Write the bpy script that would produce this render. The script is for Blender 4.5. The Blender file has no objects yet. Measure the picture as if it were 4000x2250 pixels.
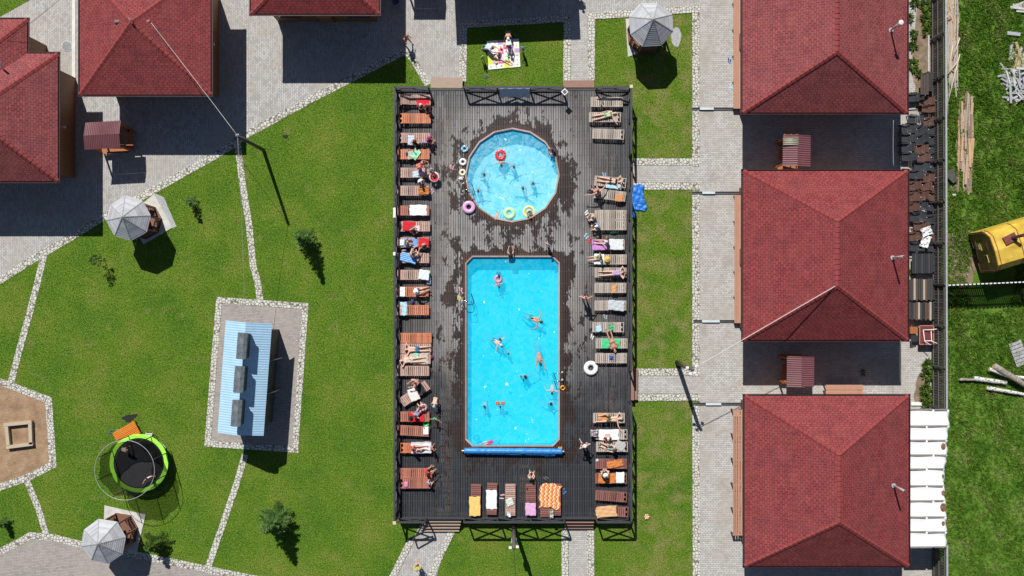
import bpy, bmesh, math, random
import numpy as np
from mathutils import Vector, Matrix
random.seed(7); np.random.seed(7)
S = bpy.context.scene
C = S.collection
rad = math.radians

# ---------------- camera, sky, sun, exposure ----------------
CAMH = 64.0
cam = bpy.data.cameras.new('camera'); co = bpy.data.objects.new('camera', cam); C.objects.link(co)
co.location = (0, 0, CAMH); co.rotation_euler = (0, 0, 0)
cam.sensor_width = 36; cam.lens = 34.56; cam.clip_start = 0.5; cam.clip_end = 3000
S.camera = co
SUN_T = 1.2                                   # tangent of the sun's elevation
SD = Vector((0.317, -0.948, -SUN_T)).normalized()   # the way sunlight travels
w = bpy.data.worlds.new("World"); S.world = w; w.use_nodes = True
nt = w.node_tree; bg = nt.nodes['Background']
sky = nt.nodes.new('ShaderNodeTexSky'); sky.sky_type = 'NISHITA'; sky.sun_disc = False
sky.sun_elevation = math.atan(SUN_T); sky.sun_rotation = math.atan2(-SD.x, -SD.y)
sky.air_density = 1.0; sky.dust_density = 0.4; sky.ozone_density = 1.5
nt.links.new(sky.outputs[0], bg.inputs[0]); bg.inputs[1].default_value = 0.05
sl = bpy.data.lights.new('sun', 'SUN'); sl.energy = 5.0; sl.angle = rad(0.5); sl.color = (1, .965, .9)
so = bpy.data.objects.new('sun', sl); C.objects.link(so); so.rotation_euler = SD.to_track_quat('-Z', 'Y').to_euler()
so.location = (-20, 40, 60)
S.view_settings.view_transform = 'Standard'; S.view_settings.look = 'None'
S.view_settings.exposure = 0.0; S.view_settings.gamma = 1
S.render.engine = 'CYCLES'; S.cycles.max_bounces = 8; S.cycles.transparent_max_bounces = 16

# ---------------- placing ----------------
def P(sx, sy, z=0.0):
    f = (1 - z / CAMH) / 60
    return Vector(((sx - 2000) * f, (1125 - sy) * f, z))
CR = dict(A1=(1520,320,3.02), A2=(1520,780,3.02), A3=(1520,1240,3.02), A4=(1520,1640,3.02),
  B1=(2230,320,3.02), B2=(2230,780,3.02), B3=(2230,1240,3.02), B4=(2230,1640,3.02),
  R=(1770,460,3.293), Q1=(1770,900,3.22), Q2=(1770,1350,3.22), K=(1770,1750,2.898),
  T1=(1550,0,3.149), T2=(2200,0,3.149), U1=(0,0,1.932), U2=(0,750,1.932), U3=(0,1500,1.932),
  V=(900,0,2.415), W=(700,1100,1.811), H1=(2800,0,2.415), H2=(2800,400,2.415), H3=(2800,1200,2.415),
  F1=(3450,0,3.22), F2=(3450,400,2.898), F3=(3450,850,2.898), F4=(3450,1300,1.525), E=(2500,1350,3.22), O=(800,1700,2.635), S=(0,0,1))
def px(c, x, y): a, b, s = CR[c]; return a + x / s, b + y / s
def at(c, x, y, z=0.0):
    sx, sy = px(c, x, y); return P(sx, sy, z)

# ---------------- materials ----------------
MATS = {}
class NT:
    def __init__(s, name):
        s.m = bpy.data.materials.new(name); s.m.use_nodes = True; s.t = s.m.node_tree; s.n = s.t.nodes
        s.b = s.n['Principled BSDF']; s.out = s.n['Material Output']
    def new(s, k, **kw):
        n = s.n.new('ShaderNode' + k)
        for a, v in kw.items(): setattr(n, a, v)
        return n
    def L(s, a, b): s.t.links.new(a, b)
    def val(s, op, a, b=None, c=None, clamp=False):
        n = s.new('Math', operation=op); n.use_clamp = clamp
        for i, v in enumerate((a, b, c)):
            if v is None: continue
            if isinstance(v, (int, float)): n.inputs[i].default_value = v
            else: s.L(v, n.inputs[i])
        return n.outputs[0]
    def mix(s, f, a, b, mode='MIX'):
        n = s.new('Mix', data_type='RGBA', blend_type=mode)
        for i, v in ((0, f), (6, a), (7, b)):
            if isinstance(v, (int, float)): n.inputs[i].default_value = v
            elif isinstance(v, tuple): n.inputs[i].default_value = v if len(v) == 4 else (*v, 1)
            else: s.L(v, n.inputs[i])
        return n.outputs[2]
    def ramp(s, f, stops, interp='LINEAR'):
        n = s.new('ValToRGB'); n.color_ramp.interpolation = interp
        e = n.color_ramp.elements
        while len(e) < len(stops): e.new(0.5)
        for i, (p, c) in enumerate(stops):
            e[i].position = p; c = (c, c, c) if isinstance(c, (int, float)) else c; e[i].color = (*c, 1)
        s.L(f, n.inputs[0]); return n.outputs[0]
    def coord(s, which='Object'): return s.new('TexCoord').outputs[which]
    def geo(s, which='Position'): return s.new('NewGeometry').outputs[which]
    def mapping(s, v, scale=(1,1,1), rot=(0,0,0), loc=(0,0,0)):
        n = s.new('Mapping'); s.L(v, n.inputs[0]); n.inputs['Scale'].default_value = scale
        n.inputs['Rotation'].default_value = rot; n.inputs['Location'].default_value = loc; return n.outputs[0]
    def noise(s, v, scale, detail=4, rough=.55, out=0):
        n = s.new('TexNoise'); s.L(v, n.inputs['Vector']); n.inputs['Scale'].default_value = scale
        n.inputs['Detail'].default_value = detail; n.inputs['Roughness'].default_value = rough; return n.outputs[out]
    def vor(s, v, scale, feature='F1', out=0, rnd=1):
        n = s.new('TexVoronoi', feature=feature); s.L(v, n.inputs['Vector']); n.inputs['Scale'].default_value = scale
        n.inputs['Randomness'].default_value = rnd; return n.outputs[out]
    def bump(s, h, strength=.4, dist=.02):
        n = s.new('Bump'); n.inputs['Strength'].default_value = strength; n.inputs['Distance'].default_value = dist
        s.L(h, n.inputs['Height']); s.L(n.outputs[0], s.b.inputs['Normal'])
    def col(s, c):
        if isinstance(c, tuple): s.b.inputs['Base Color'].default_value = (*c[:3], 1)
        else: s.L(c, s.b.inputs['Base Color'])
    def rough(s, r):
        if isinstance(r, (int, float)): s.b.inputs['Roughness'].default_value = r
        else: s.L(r, s.b.inputs['Roughness'])

def mul(c, k): return tuple(min(1, max(0, x * k)) for x in c)
def M(name, c=(.5,.5,.5), rough=.7, var=.18, scale=6, metal=0, bump=0.0, spec=None, c2=None):
    if name in MATS: return MATS[name]
    n = NT(name); v = n.coord()
    f = n.noise(v, scale, 5)
    f2 = n.ramp(f, [(.3, 0.0), (.7, 1.0)])
    n.col(n.mix(f2, mul(c, 1 - var), c2 or mul(c, 1 + var)))
    n.rough(rough); n.b.inputs['Metallic'].default_value = metal
    if spec is not None: n.b.inputs['Specular IOR Level'].default_value = spec
    if bump: n.bump(n.noise(v, scale * 4, 4), bump, .01)
    MATS[name] = n.m; return n.m
def wood(name, c, var=.3, rough=.65, isl=.45, grain=(3, 40, 40), world=False, c2=None):
    if name in MATS: return MATS[name]
    n = NT(name); v = n.geo() if world else n.coord()
    g = n.noise(n.mapping(v, grain), 1.0, 6, .65)
    ri = n.geo('Random Per Island')
    k = n.val('MULTIPLY_ADD', ri, isl, n.val('MULTIPLY', g, var * 2))
    k = n.val('ADD', k, 1 - isl / 2 - var)
    base = n.mix(n.noise(v, 1.7, 3), mul(c, .92), c2 or mul(c, 1.08))
    x = n.new('Mix', data_type='RGBA', blend_type='MULTIPLY'); x.inputs[0].default_value = 1
    n.L(base, x.inputs[6]); cc = n.new('CombineColor')
    for i in range(3): n.L(k, cc.inputs[i])
    n.L(cc.outputs[0], x.inputs[7]); n.L(x.outputs[2], n.b.inputs['Base Color'])
    n.rough(rough); n.bump(g, .3, .004)
    MATS[name] = n.m; return n.m
def cloth(name, c, stripe=None, freq=9, rough=.9):
    if name in MATS: return MATS[name]
    n = NT(name); v = n.coord()
    f = n.noise(v, 14, 4)
    base = n.mix(f, mul(c, .82), mul(c, 1.12))
    if stripe:
        uv = n.coord('UV'); sx = n.new('SeparateXYZ'); n.L(uv, sx.inputs[0])
        fr = n.val('FRACT', n.val('MULTIPLY', sx.outputs[1], freq))
        base = n.mix(n.val('GREATER_THAN', fr, .6), base, stripe)
    n.col(base); n.rough(rough); n.b.inputs['Sheen Weight'].default_value = .2
    n.bump(n.noise(v, 120, 2), .25, .003)
    MATS[name] = n.m; return n.m

# ---------------- mesh building ----------------
def setp(o, label=None, cat=None, group=None, kind=None):
    if label: o['label'] = label
    if cat: o['category'] = cat
    if group: o['group'] = group
    if kind: o['kind'] = kind
    return o
class MB:
    def __init__(s): s.v = []; s.f = []; s.mi = []; s.uv = {}
    def add(s, vs, fs, mi=0, uvs=None):
        b = len(s.v); s.v += [tuple(x) for x in vs]
        for i, f in enumerate(fs):
            if uvs: s.uv[len(s.f)] = [uvs[k] for k in f]
            s.f.append(tuple(b + k for k in f)); s.mi.append(mi)
        return s
    def box(s, c, d, rz=0, mi=0, m=None):
        hx, hy, hz = d[0]/2, d[1]/2, d[2]/2
        R = (m if m is not None else Matrix.Rotation(rz, 3, 'Z')); c = Vector(c)
        vs = [c + R @ Vector((x*hx, y*hy, z*hz)) for z in (-1,1) for x, y in ((-1,-1),(1,-1),(1,1),(-1,1))]
        return s.add(vs, [(3,2,1,0),(4,5,6,7),(0,1,5,4),(1,2,6,5),(2,3,7,6),(3,0,4,7)], mi)
    def beam(s, p, q, w=.1, h=.1, mi=0, up=(0,0,1)):
        p, q = Vector(p), Vector(q); d = q - p; L = d.length
        if L < 1e-6: return s
        x = d / L; u = Vector(up)
        if abs(x.dot(u)) > .98: u = Vector((0,1,0))
        y = u.cross(x).normalized(); z = x.cross(y)
        R = Matrix((x, y, z)).transposed()
        return s.box((p + q) / 2, (L, w, h), m=R, mi=mi)
    def tube(s, pts, r, seg=8, mi=0, closed=False, caps=True):
        pts = [Vector(p) for p in pts]; n = len(pts); rs = r if isinstance(r, (list, tuple)) else [r] * n
        b = []; prev = None
        for i, p in enumerate(pts):
            if closed: t = pts[(i+1) % n] - pts[i-1]
            else: t = pts[min(i+1, n-1)] - pts[max(i-1, 0)]
            t = t.normalized() if t.length > 0 else Vector((0,0,1))
            u = prev if prev is not None else (Vector((0,0,1)) if abs(t.z) < .9 else Vector((1,0,0)))
            u = (u - t * u.dot(t)); u = u.normalized() if u.length > 1e-5 else t.orthogonal().normalized()
            prev = u; w2 = t.cross(u)
            for k in range(seg):
                a = 2 * math.pi * k / seg; b.append(p + (u * math.cos(a) + w2 * math.sin(a)) * rs[i])
        fs = []
        for i in range(n if closed else n - 1):
            j = (i + 1) % n
            for k in range(seg):
                fs.append((i*seg+k, i*seg+(k+1) % seg, j*seg+(k+1) % seg, j*seg+k))
        if not closed and caps:
            fs.append(tuple(range(seg))[::-1]); fs.append(tuple((n-1)*seg + k for k in range(seg)))
        return s.add(b, fs, mi)
    def cap(s, a, b, ra, rb, seg=10, mi=0):      # tapered capsule
        a, b = Vector(a), Vector(b); d = b - a
        if d.length < 1e-4: d = Vector((0,0,1e-3)); b = a + d
        t = d.normalized(); pts = []; rs = []
        for k in (-80, -50, -20): q = rad(k); pts.append(a + t * ra * math.sin(q)); rs.append(ra * math.cos(q))
        for k in (20, 50, 80): q = rad(k); pts.append(b + t * rb * math.sin(q)); rs.append(rb * math.cos(q))
        return s.tube(pts, rs, seg, mi)
    def prism(s, poly, z0, z1, mi=0, bottom=True):
        n = len(poly)
        ar = sum(poly[i][0]*poly[(i+1) % n][1] - poly[(i+1) % n][0]*poly[i][1] for i in range(n))
        if ar < 0: poly = poly[::-1]
        vs = [(p[0], p[1], z0) for p in poly] + [(p[0], p[1], z1) for p in poly]
        fs = [tuple(range(n, 2*n))] + [(i, (i+1) % n, n+(i+1) % n, n+i) for i in range(n)]
        if bottom: fs.append(tuple(range(n))[::-1])
        return s.add(vs, fs, mi)
    def torus(s, c, R, r, N=32, n=12, mi=0, flat=1.0, colf=None):
        vs = []; c = Vector(c)
        for i in range(N):
            a = 2*math.pi*i/N
            for k in range(n):
                b = 2*math.pi*k/n
                vs.append(c + Vector(((R + r*math.cos(b))*math.cos(a), (R + r*math.cos(b))*math.sin(a), r*math.sin(b)*flat)))
        for i in range(N):
            for k in range(n):
                q = (i*n+k, ((i+1) % N)*n+k, ((i+1) % N)*n+(k+1) % n, i*n+(k+1) % n)
                s.mi.append(colf(i, k) if colf else mi); s.f.append(tuple(len(s.v) + x for x in q))
        s.v += [tuple(x) for x in vs]; return s
    def build(s, name, mats, parent=None, smooth=False, local=False):
        me = bpy.data.meshes.new(name)
        off = Vector((0,0,0))
        p = parent
        while p is not None and not local: off = off + Vector(p.location); p = p.parent
        me.from_pydata([(v[0]-off.x, v[1]-off.y, v[2]-off.z) for v in s.v], [], s.f)
        for m in (mats if isinstance(mats, (list, tuple)) else [mats]): me.materials.append(m)
        if any(s.mi): me.polygons.foreach_set('material_index', s.mi)
        if s.uv:
            ul = me.uv_layers.new(name='UVMap')
            for fi, us in s.uv.items():
                for li, u in zip(me.polygons[fi].loop_indices, us): ul.data[li].uv = u
        if smooth: me.polygons.foreach_set('use_smooth', [True] * len(me.polygons))
        me.update()
        o = bpy.data.objects.new(name, me); C.objects.link(o)
        if parent is not None: o.parent = parent
        return o
def thing(name, label, cat, loc=(0,0,0), group=None, rz=0):
    o = bpy.data.objects.new(name, None); C.objects.link(o); o.location = loc; o.rotation_euler = (0,0,rz)
    o.empty_display_size = .2
    return setp(o, label, cat, group)
KIDS = {}
def dup(o, parent=None):
    kids = [c for c in bpy.data.objects if c.parent == o]
    c = o.copy(); C.objects.link(c); c.parent = parent
    for k in kids: dup(k, c)
    return c
def place(proto, loc, rz, label, group, used={}):
    """first call moves the prototype itself, later calls copy it"""
    o = proto if proto.name not in used else dup(proto)
    used[proto.name] = 1
    o.location = loc; o.rotation_euler = (0, 0, rz); o['label'] = label
    if group: o['group'] = group
    elif 'group' in o: del o['group']
    return o
def sheet(name, polys, z, mat, kind='structure'):
    b = MB()
    for k, poly in enumerate(polys):
        n = len(poly); ar = sum(poly[i][0]*poly[(i+1) % n][1] - poly[(i+1) % n][0]*poly[i][1] for i in range(n))
        if ar < 0: poly = poly[::-1]
        b.add([(p[0], p[1], z) for p in poly], [tuple(range(n))])
    o = b.build(name, mat); setp(o, kind=kind); return o
def clip(poly, a, b, keep_inside):
    """keep the part of poly left of (inside) or right of edge a->b"""
    out = []; sgn = 1 if keep_inside else -1
    def sd(p): return sgn * ((b[0]-a[0])*(p[1]-a[1]) - (b[1]-a[1])*(p[0]-a[0]))
    for i in range(len(poly)):
        p, q = poly[i], poly[(i+1) % len(poly)]; dp, dq = sd(p), sd(q)
        if dp >= 0: out.append(p)
        if (dp > 0 and dq < 0) or (dp < 0 and dq > 0):
            t = dp / (dp - dq); out.append((p[0]+(q[0]-p[0])*t, p[1]+(q[1]-p[1])*t))
    return out
def area(poly): return abs(sum(poly[i][0]*poly[(i+1) % len(poly)][1] - poly[(i+1) % len(poly)][0]*poly[i][1] for i in range(len(poly)))) / 2
def minus(polys, hole):          # hole convex and counter-clockwise
    res = []
    for poly in polys:
        cur = poly
        for i in range(len(hole)):
            a, b = hole[i], hole[(i+1) % len(hole)]
            o = clip(cur, a, b, False)
            if len(o) > 2 and area(o) > 1e-5: res.append(o)
            cur = clip(cur, a, b, True)
            if len(cur) < 3: break
    return res
# ================= ground =================
DZ = 0.95                                     # deck height
DX0, DX1, DY0, DY1 = -7.42, 7.53, -14.77, 12.72
def G(*pts): return [tuple(P(x, y)[:2]) for x, y in pts]

n = NT('lawn_soil'); v = n.geo()
f = n.ramp(n.noise(v, .35, 5, .6), [(.32, (.065,.17,.014)), (.5, (.125,.23,.02)), (.68, (.22,.265,.045))])
f = n.mix(n.ramp(n.noise(v, 9, 4), [(.35, 0.0), (.65, 1.0)]), f, n.mix(.5, f, (.05,.10,.008)))
sxl = n.new('SeparateXYZ'); n.L(v, sxl.inputs[0]); rt = n.val('MULTIPLY', n.val('GREATER_THAN', sxl.outputs[0], 7.4), .13)
f = n.mix(n.ramp(n.val('ADD', n.noise(v, 1.0, 5, .6), rt), [(.58, 0.0), (.80, .85)]), f, (.27,.24,.09))
f = n.mix(n.ramp(n.noise(v, 11, 3, .6), [(.48, 0.0), (.62, .7)]), f, n.mix(.6, f, (.28,.38,.06)))
f = n.mix(n.ramp(n.noise(n.mapping(v, (1,1,1), (0,0,1)), 13, 3, .6), [(.46, 0.0), (.6, .8)]), f, n.mix(.7, f, (.015,.06,.004)))
n.col(f); n.rough(.95); n.b.inputs['Specular IOR Level'].default_value = .1; n.bump(n.noise(v, 14, 4), 1, .06)
M_LAWN = n.m
n = NT('wild_soil'); v = n.geo()
f = n.ramp(n.noise(v, .8, 5, .6), [(.3, (.06,.15,.014)), (.55, (.12,.23,.03)), (.75, (.17,.25,.07))])
n.col(f); n.rough(.95); n.b.inputs['Specular IOR Level'].default_value = .1; n.bump(n.noise(v, 12, 5), 1, .08)
M_WILD = n.m
n = NT('sand'); v = n.geo()
n.col(n.ramp(n.noise(v, 1.5, 8, .65), [(.3, (.22,.14,.085)), (.55, (.35,.23,.14)), (.8, (.45,.32,.21))])); n.rough(.95); n.bump(n.noise(v, 8, 6), .9, .05)
M_SAND = n.m
def paver(name, sc=(1,1,1), rot=0, c1=(.54,.53,.52), c2=(.33,.33,.33), tint=(.40,.36,.32), bw=.2, rh=.12):
    n = NT(name); v = n.geo(); mv = n.mapping(v, (1,1,1), (0,0,rot))
    b = n.new('TexBrick'); n.L(mv, b.inputs['Vector']); b.inputs['Scale'].default_value = 1
    b.inputs['Brick Width'].default_value = bw; b.inputs['Row Height'].default_value = rh; b.inputs['Mortar Size'].default_value = .009
    b.inputs['Mortar Smooth'].default_value = .4; b.inputs['Bias'].default_value = -.2
    b.inputs['Color1'].default_value = (*c1, 1); b.inputs['Color2'].default_value = (*c2, 1); b.inputs['Mortar'].default_value = (.10,.095,.09,1)
    big = n.noise(v, .45, 5, .6)
    c = n.mix(n.ramp(big, [(.4, 0.0), (.65, 1.0)]), b.outputs[0], n.mix(.65, b.outputs[0], tint))
    c = n.mix(n.ramp(n.noise(v, .9, 7, .7), [(.54, 0.0), (.66, .55)]), c, n.mix(.5, c, (.20,.18,.16)))
    c = n.mix(n.ramp(n.noise(v, 2.2, 5), [(.35, .0), (.8, .45)]), c, n.mix(.5, c, (.25,.24,.22)))
    n.col(c); n.rough(.9); n.bump(b.outputs[1], -.5, .008)
    return n.m
M_PAVA = paver('grey_paver', rot=rad(90))
M_PAVB = paver('pale_paver', rot=0, c1=(.56,.55,.53), c2=(.39,.38,.37), bw=.21, rh=.125)
M_PAVC = paver('pink_paver', rot=rad(3), c1=(.42,.37,.35), c2=(.27,.25,.24), bw=.2, rh=.1)
n = NT('cobble'); v = n.geo()
e = n.vor(v, 5.2, 'DISTANCE_TO_EDGE', 0, .75); cc = n.vor(v, 5.2, 'F1', 1, .75)
stone = n.mix(n.mix(.5, cc, (.5,.5,.5)), (.50,.49,.455), (.70,.685,.64))
stone = n.mix(n.ramp(n.noise(v, .8, 4), [(.5, 0.0), (.75, .5)]), stone, (.52,.44,.36))
f = n.ramp(e, [(.045, 0.0), (.12, 1.0)])
br = n.new('TexBrick'); n.L(v, br.inputs['Vector']); br.inputs['Scale'].default_value = 1; br.inputs['Brick Width'].default_value = .52; br.inputs['Row Height'].default_value = .52; br.offset = 0; br.inputs['Mortar Size'].default_value = .012
n.col(n.mix(f, (.15,.14,.105), stone)); n.rough(.8); n.bump(n.ramp(e, [(.0, 0.0), (.25, 1.0)]), .6, .02)
M_COB = n.m
M_CONC = M('concrete', (.45,.45,.44), .9, .2, 3, bump=.3)
M_GRAV = M('gravel', (.40,.41,.42), .95, .35, 25, bump=.8)
M_DIRT = M('dirt', (.22,.16,.11), .95, .35, 3, bump=.6)
M_WHITE = M('white_paint', (.80,.80,.80), .5, .04, 8)
M_BLACK = M('black_paint', (.025,.026,.03), .6, .3, 5)

BIG = 900
ring = minus([[(-BIG,-BIG),(BIG,-BIG),(BIG,BIG),(-BIG,BIG)]], [(DX0+.1,DY0+.1),(DX1-.1,DY0+.1),(DX1-.1,DY1-.1),(DX0+.1,DY1-.1)])
sheet('ground', ring, 0, M_LAWN)
sheet('pit_floor', [[(DX0,DY0),(DX1,DY0),(DX1,DY1),(DX0,DY1)]], -.9, M_DIRT)
pave_top = G((-800,-900),(2740,-900),(2740,40),(2295,70),(2230,74),(1797,98),(1797,322),(1672,322),(1581,200),(1221,384),(960,527),(875,588),(595,745),(400,850),(298,914),(142,1005),(0,1094),(-800,1560))
pave_right = G((2733,-900),(3640,-900),(3640,3200),(2733,3200))
pave_gap = G((2230,60),(2295,60),(2295,318),(2230,318))
path_a = G((2472,646),(2733,646),(2733,712),(2472,712))
path_b = G((2478,1468),(2733,1468),(2733,1537),(2478,1537))
path_c = G((2222,2060),(2292,2060),(2300,2500),(2222,2500))
path_d = G((1640,2050),(1775,2050),(1700,2260),(1600,2500),(1400,2500),(1540,2260))
pad = G((845,1160),(1206,1184),(1164,1768),(798,1743))
pave_bl = G((-800,2570),(-20,2165),(60,2125),(119,2092),(210,2100),(330,2130),(600,2180),(800,2222),(1000,2262),(1500,2370),(1500,3200),(-800,3200))
sheet('pavement', [pave_top], .004, M_PAVA)
sheet('pavement', [pave_right, pave_gap], .006, M_PAVB)
sheet('path', [path_a, path_b, path_c], .005, M_PAVB); sheet('path', [path_d], .005, M_PAVA)
sheet('pavement', [pad, pave_bl], .004, M_PAVC)
corner_lawn = G((-900,-900),(250,-900),(118,0),(0,66),(-900,600))
sheet('ground', [corner_lawn], .012, M_LAWN)
sand = G((-200,1440),(0,1500),(183,1560),(205,1815),(100,1870),(-200,1990))
sheet('sand', [sand], .006, M_SAND)
wild = [(27.4,-60),(80,-60),(80,60),(27.4,60)]
sheet('ground', [wild], .008, M_WILD)

STRIPS = [([(-300,1267),(0,1094),(142,1005),(298,914),(400,850),(595,745),(875,588),(960,527),(1221,384),(1581,200)], 30),
 ([(1581,200),(1615,232),(1672,332)], 27), ([(928,560),(948,720),(973,879),(989,1040),(1006,1100),(1016,1172)], 27),
 ([(173,992),(150,1090),(114,1230),(75,1370),(40,1508)], 27),
 ([(-200,1448),(0,1492),(40,1505),(190,1562),(207,1815),(103,1868),(0,1903),(-200,1985)], 29),
 ([(103,1872),(150,1985),(182,2092)], 26),
 ([(-300,2300),(-20,2165),(60,2125),(119,2092),(210,2100),(330,2130),(600,2180),(800,2222),(1000,2262),(1400,2345)], 29),
 ([(958,1775),(921,1900),(870,2050),(812,2218)], 26),
 ([(855,1172),(1196,1196)], 25), ([(1194,1184),(1152,1768)], 25), ([(1166,1757),(800,1732)], 25), ([(810,1743),(857,1160)], 25),
 ([(2718,20),(2718,650)], 30), ([(2718,745),(2718,1470)], 30), ([(2718,1580),(2722,3000)], 30),
 ([(2472,632),(2733,632)], 29), ([(2472,727),(2733,727)], 29), ([(2482,1453),(2733,1453)], 29), ([(2482,1552),(2733,1552)], 29),
 ([(1797,97),(2230,72)], 29), ([(1811,98),(1807,320)], 30), ([(2216,72),(2214,316)], 30), ([(2310,60),(2309,314)], 30), ([(2295,64),(2733,34)], 30),
 ([(1605,2110),(1535,2250),(1400,2500)], 27), ([(1765,2075),(1738,2130),(1675,2270),(1580,2480)], 27),
 ([(2207,2065),(2206,2500)], 29), ([(2307,2065),(2308,2500)], 29)]
def stripmesh(pts, wd, z):
    q = [P(*p) for p in pts]; L = []; Rr = []
    for i, p in enumerate(q):
        a = (q[i] - q[i-1]).normalized() if i else (q[1] - q[0]).normalized()
        b = (q[i+1] - q[i]).normalized() if i < len(q) - 1 else a
        t = (a + b).normalized(); nn = Vector((-t.y, t.x, 0)); k = wd / 128 / max(.4, nn.dot(Vector((-a.y, a.x, 0))))
        L.append(p + nn * k); Rr.append(p - nn * k)
    b = MB(); vs = [(p.x, p.y, z) for p in L] + [(p.x, p.y, z) for p in Rr]; m = len(L)
    b.add(vs, [(i, m+i, m+i+1, i+1) for i in range(m-1)]); return b
for i, (pts, wd) in enumerate(STRIPS):
    setp(stripmesh(pts, wd, .012 + .0015 * i).build('cobble_path', M_COB), kind='structure')

# soil and gravel patches that have an outline of their own
def blob(cx, cy, rx, ry, seed, n=26, amp=.3):
    r = random.Random(seed); ph = [r.uniform(0, 6.28) for _ in range(4)]
    out = []
    for i in range(n):
        a = 2*math.pi*i/n; k = 1 + amp*(math.sin(2*a+ph[0])*.4 + math.sin(3*a+ph[1])*.35 + math.sin(5*a+ph[2])*.3 + math.sin(9*a+ph[3])*.2)
        p = P(cx + rx*math.cos(a)*k, cy + ry*math.sin(a)*k); out.append((p.x, p.y))
    return out
bald = M('bald_turf', (.20,.17,.08), .95, .3, 6, bump=.5)
for i, (x, y, a, b2) in enumerate([(3625,120,50,330),(3620,330,45,120),(3600,1520,30,60)]):
    sheet('ground', [blob(x, y, a, b2, 40+i)], .0135 + .001*i, M_DIRT)
setp(sheet('gravel', [blob(2641,144,19,40,3,amp=.12)], .0225, M_GRAV))
setp(sheet('gravel', [G((598,752),(640,770),(690,885),(672,892))], .0215, M_GRAV))
for i, (x, y, a, b2) in enumerate([(1115,533,9,8),(505,1632,26,14)]):
    sheet('ground', [blob(x, y, a, b2, 60+i, amp=.5)], .0240+.001*i, M('charred_soil', (.02,.02,.02), .95, .3, 9))

# ---- grass blades ----
def inpoly(x, y, poly):
    r = np.zeros(len(x), bool); n = len(poly)
    for i in range(n):
        x1, y1 = poly[i]; x2, y2 = poly[(i+1) % n]
        if y1 == y2: continue
        r ^= ((y1 > y) != (y2 > y)) & (x < (x2-x1)*(y-y1)/(y2-y1)+x1)
    return r
def nearstrip(x, y, pts, wd):
    r = np.zeros(len(x), bool); q = [P(*p) for p in pts]
    for a, b in zip(q, q[1:]):
        d = b - a; L2 = d.x**2 + d.y**2
        t = np.clip(((x-a.x)*d.x + (y-a.y)*d.y) / L2, 0, 1)
        r |= np.hypot(x-a.x-t*d.x, y-a.y-t*d.y) < wd/120 - .05
    return r
def blades(name, x, y, z, h, wd, mat, lean=.6):
    n = len(x); a = np.random.rand(n)*6.283; b = np.random.rand(n)*6.283; k = np.random.rand(n)*lean*h
    v = np.empty((n, 3, 3)); v[:,0] = np.c_[x-np.cos(a)*wd/2, y-np.sin(a)*wd/2, z]
    v[:,1] = np.c_[x+np.cos(a)*wd/2, y+np.sin(a)*wd/2, z]; v[:,2] = np.c_[x+np.cos(b)*k, y+np.sin(b)*k, z+h]
    me = bpy.data.meshes.new(name); me.vertices.add(3*n); me.vertices.foreach_set('co', v.ravel())
    me.loops.add(3*n); me.loops.foreach_set('vertex_index', np.arange(3*n, dtype=np.int32))
    me.polygons.add(n); me.polygons.foreach_set('loop_start', np.arange(0, 3*n, 3, dtype=np.int32))
    me.update(calc_edges=True); me.materials.append(mat)
    o = bpy.data.objects.new(name, me); C.objects.link(o); setp(o, kind='stuff'); return o
def grassmat(name, a, b, c, sc=.35, dry=False):
    n = NT(name); v = n.geo(); ri = n.geo('Random Per Island')
    f = n.ramp(n.noise(v, sc, 5, .6), [(.32, a), (.5, b), (.7, c)])
    if dry:
        sxl = n.new('SeparateXYZ'); n.L(v, sxl.inputs[0]); rt = n.val('MULTIPLY', n.val('GREATER_THAN', sxl.outputs[0], 7.4), .12)
        f = n.mix(n.ramp(n.val('ADD', n.noise(v, 1.0, 5, .6), rt), [(.56, 0.0), (.80, .75)]), f, (.36,.32,.12))
    f = n.mix(n.ramp(n.noise(v, 7, 3, .6), [(.42, 0.0), (.62, .55)]), f, n.mix(.5, f, (.03,.09,.01)))
    f = n.mix(n.ramp(n.noise(v, 15, 2, .5), [(.5, 0.0), (.62, .6)]), f, n.mix(.5, f, (.34,.42,.08)))
    f = n.mix(n.ramp(n.noise(n.mapping(v, (1,1,1), (0,0,1)), 19, 2, .5), [(.52, 0.0), (.62, .7)]), f, n.mix(.6, f, (.02,.07,.006)))
    f = n.mix(n.val('MULTIPLY', ri, .9), f, n.mix(.75, f, (.025,.06,.006)))
    n.col(f); n.rough(.75); n.b.inputs['Specular IOR Level'].default_value = .2
    tr = n.new('BsdfTranslucent'); n.L(f, tr.inputs[0]); mx = n.new('MixShader'); mx.inputs[0].default_value = .25
    n.L(n.b.outputs[0], mx.inputs[1]); n.L(tr.outputs[0], mx.inputs[2]); n.L(mx.outputs[0], n.out.inputs[0])
    return n.m
NB = 360000
x = np.random.uniform(-34.5, 27.4, NB); y = np.random.uniform(-19.8, 19.8, NB)
bad = inpoly(x, y, pave_top) & ~inpoly(x, y, corner_lawn)
for pl in (pave_right, pave_gap, path_a, path_b, path_c, path_d, pad, pave_bl, sand): bad |= inpoly(x, y, pl)
for pts, wd in STRIPS: bad |= nearstrip(x, y, pts, wd)
bad |= (x > DX0) & (x < DX1) & (y > DY0) & (y < DY1)
ok = ~bad; x = x[ok]; y = y[ok]; hh = np.random.uniform(.03, .085, len(x))
blades('grass', x, y, np.full(len(x), .0), hh, np.random.uniform(.02, .045, len(x)), grassmat('grass_blade', (.085,.22,.018), (.155,.30,.028), (.29,.345,.065), .5, True))
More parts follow.
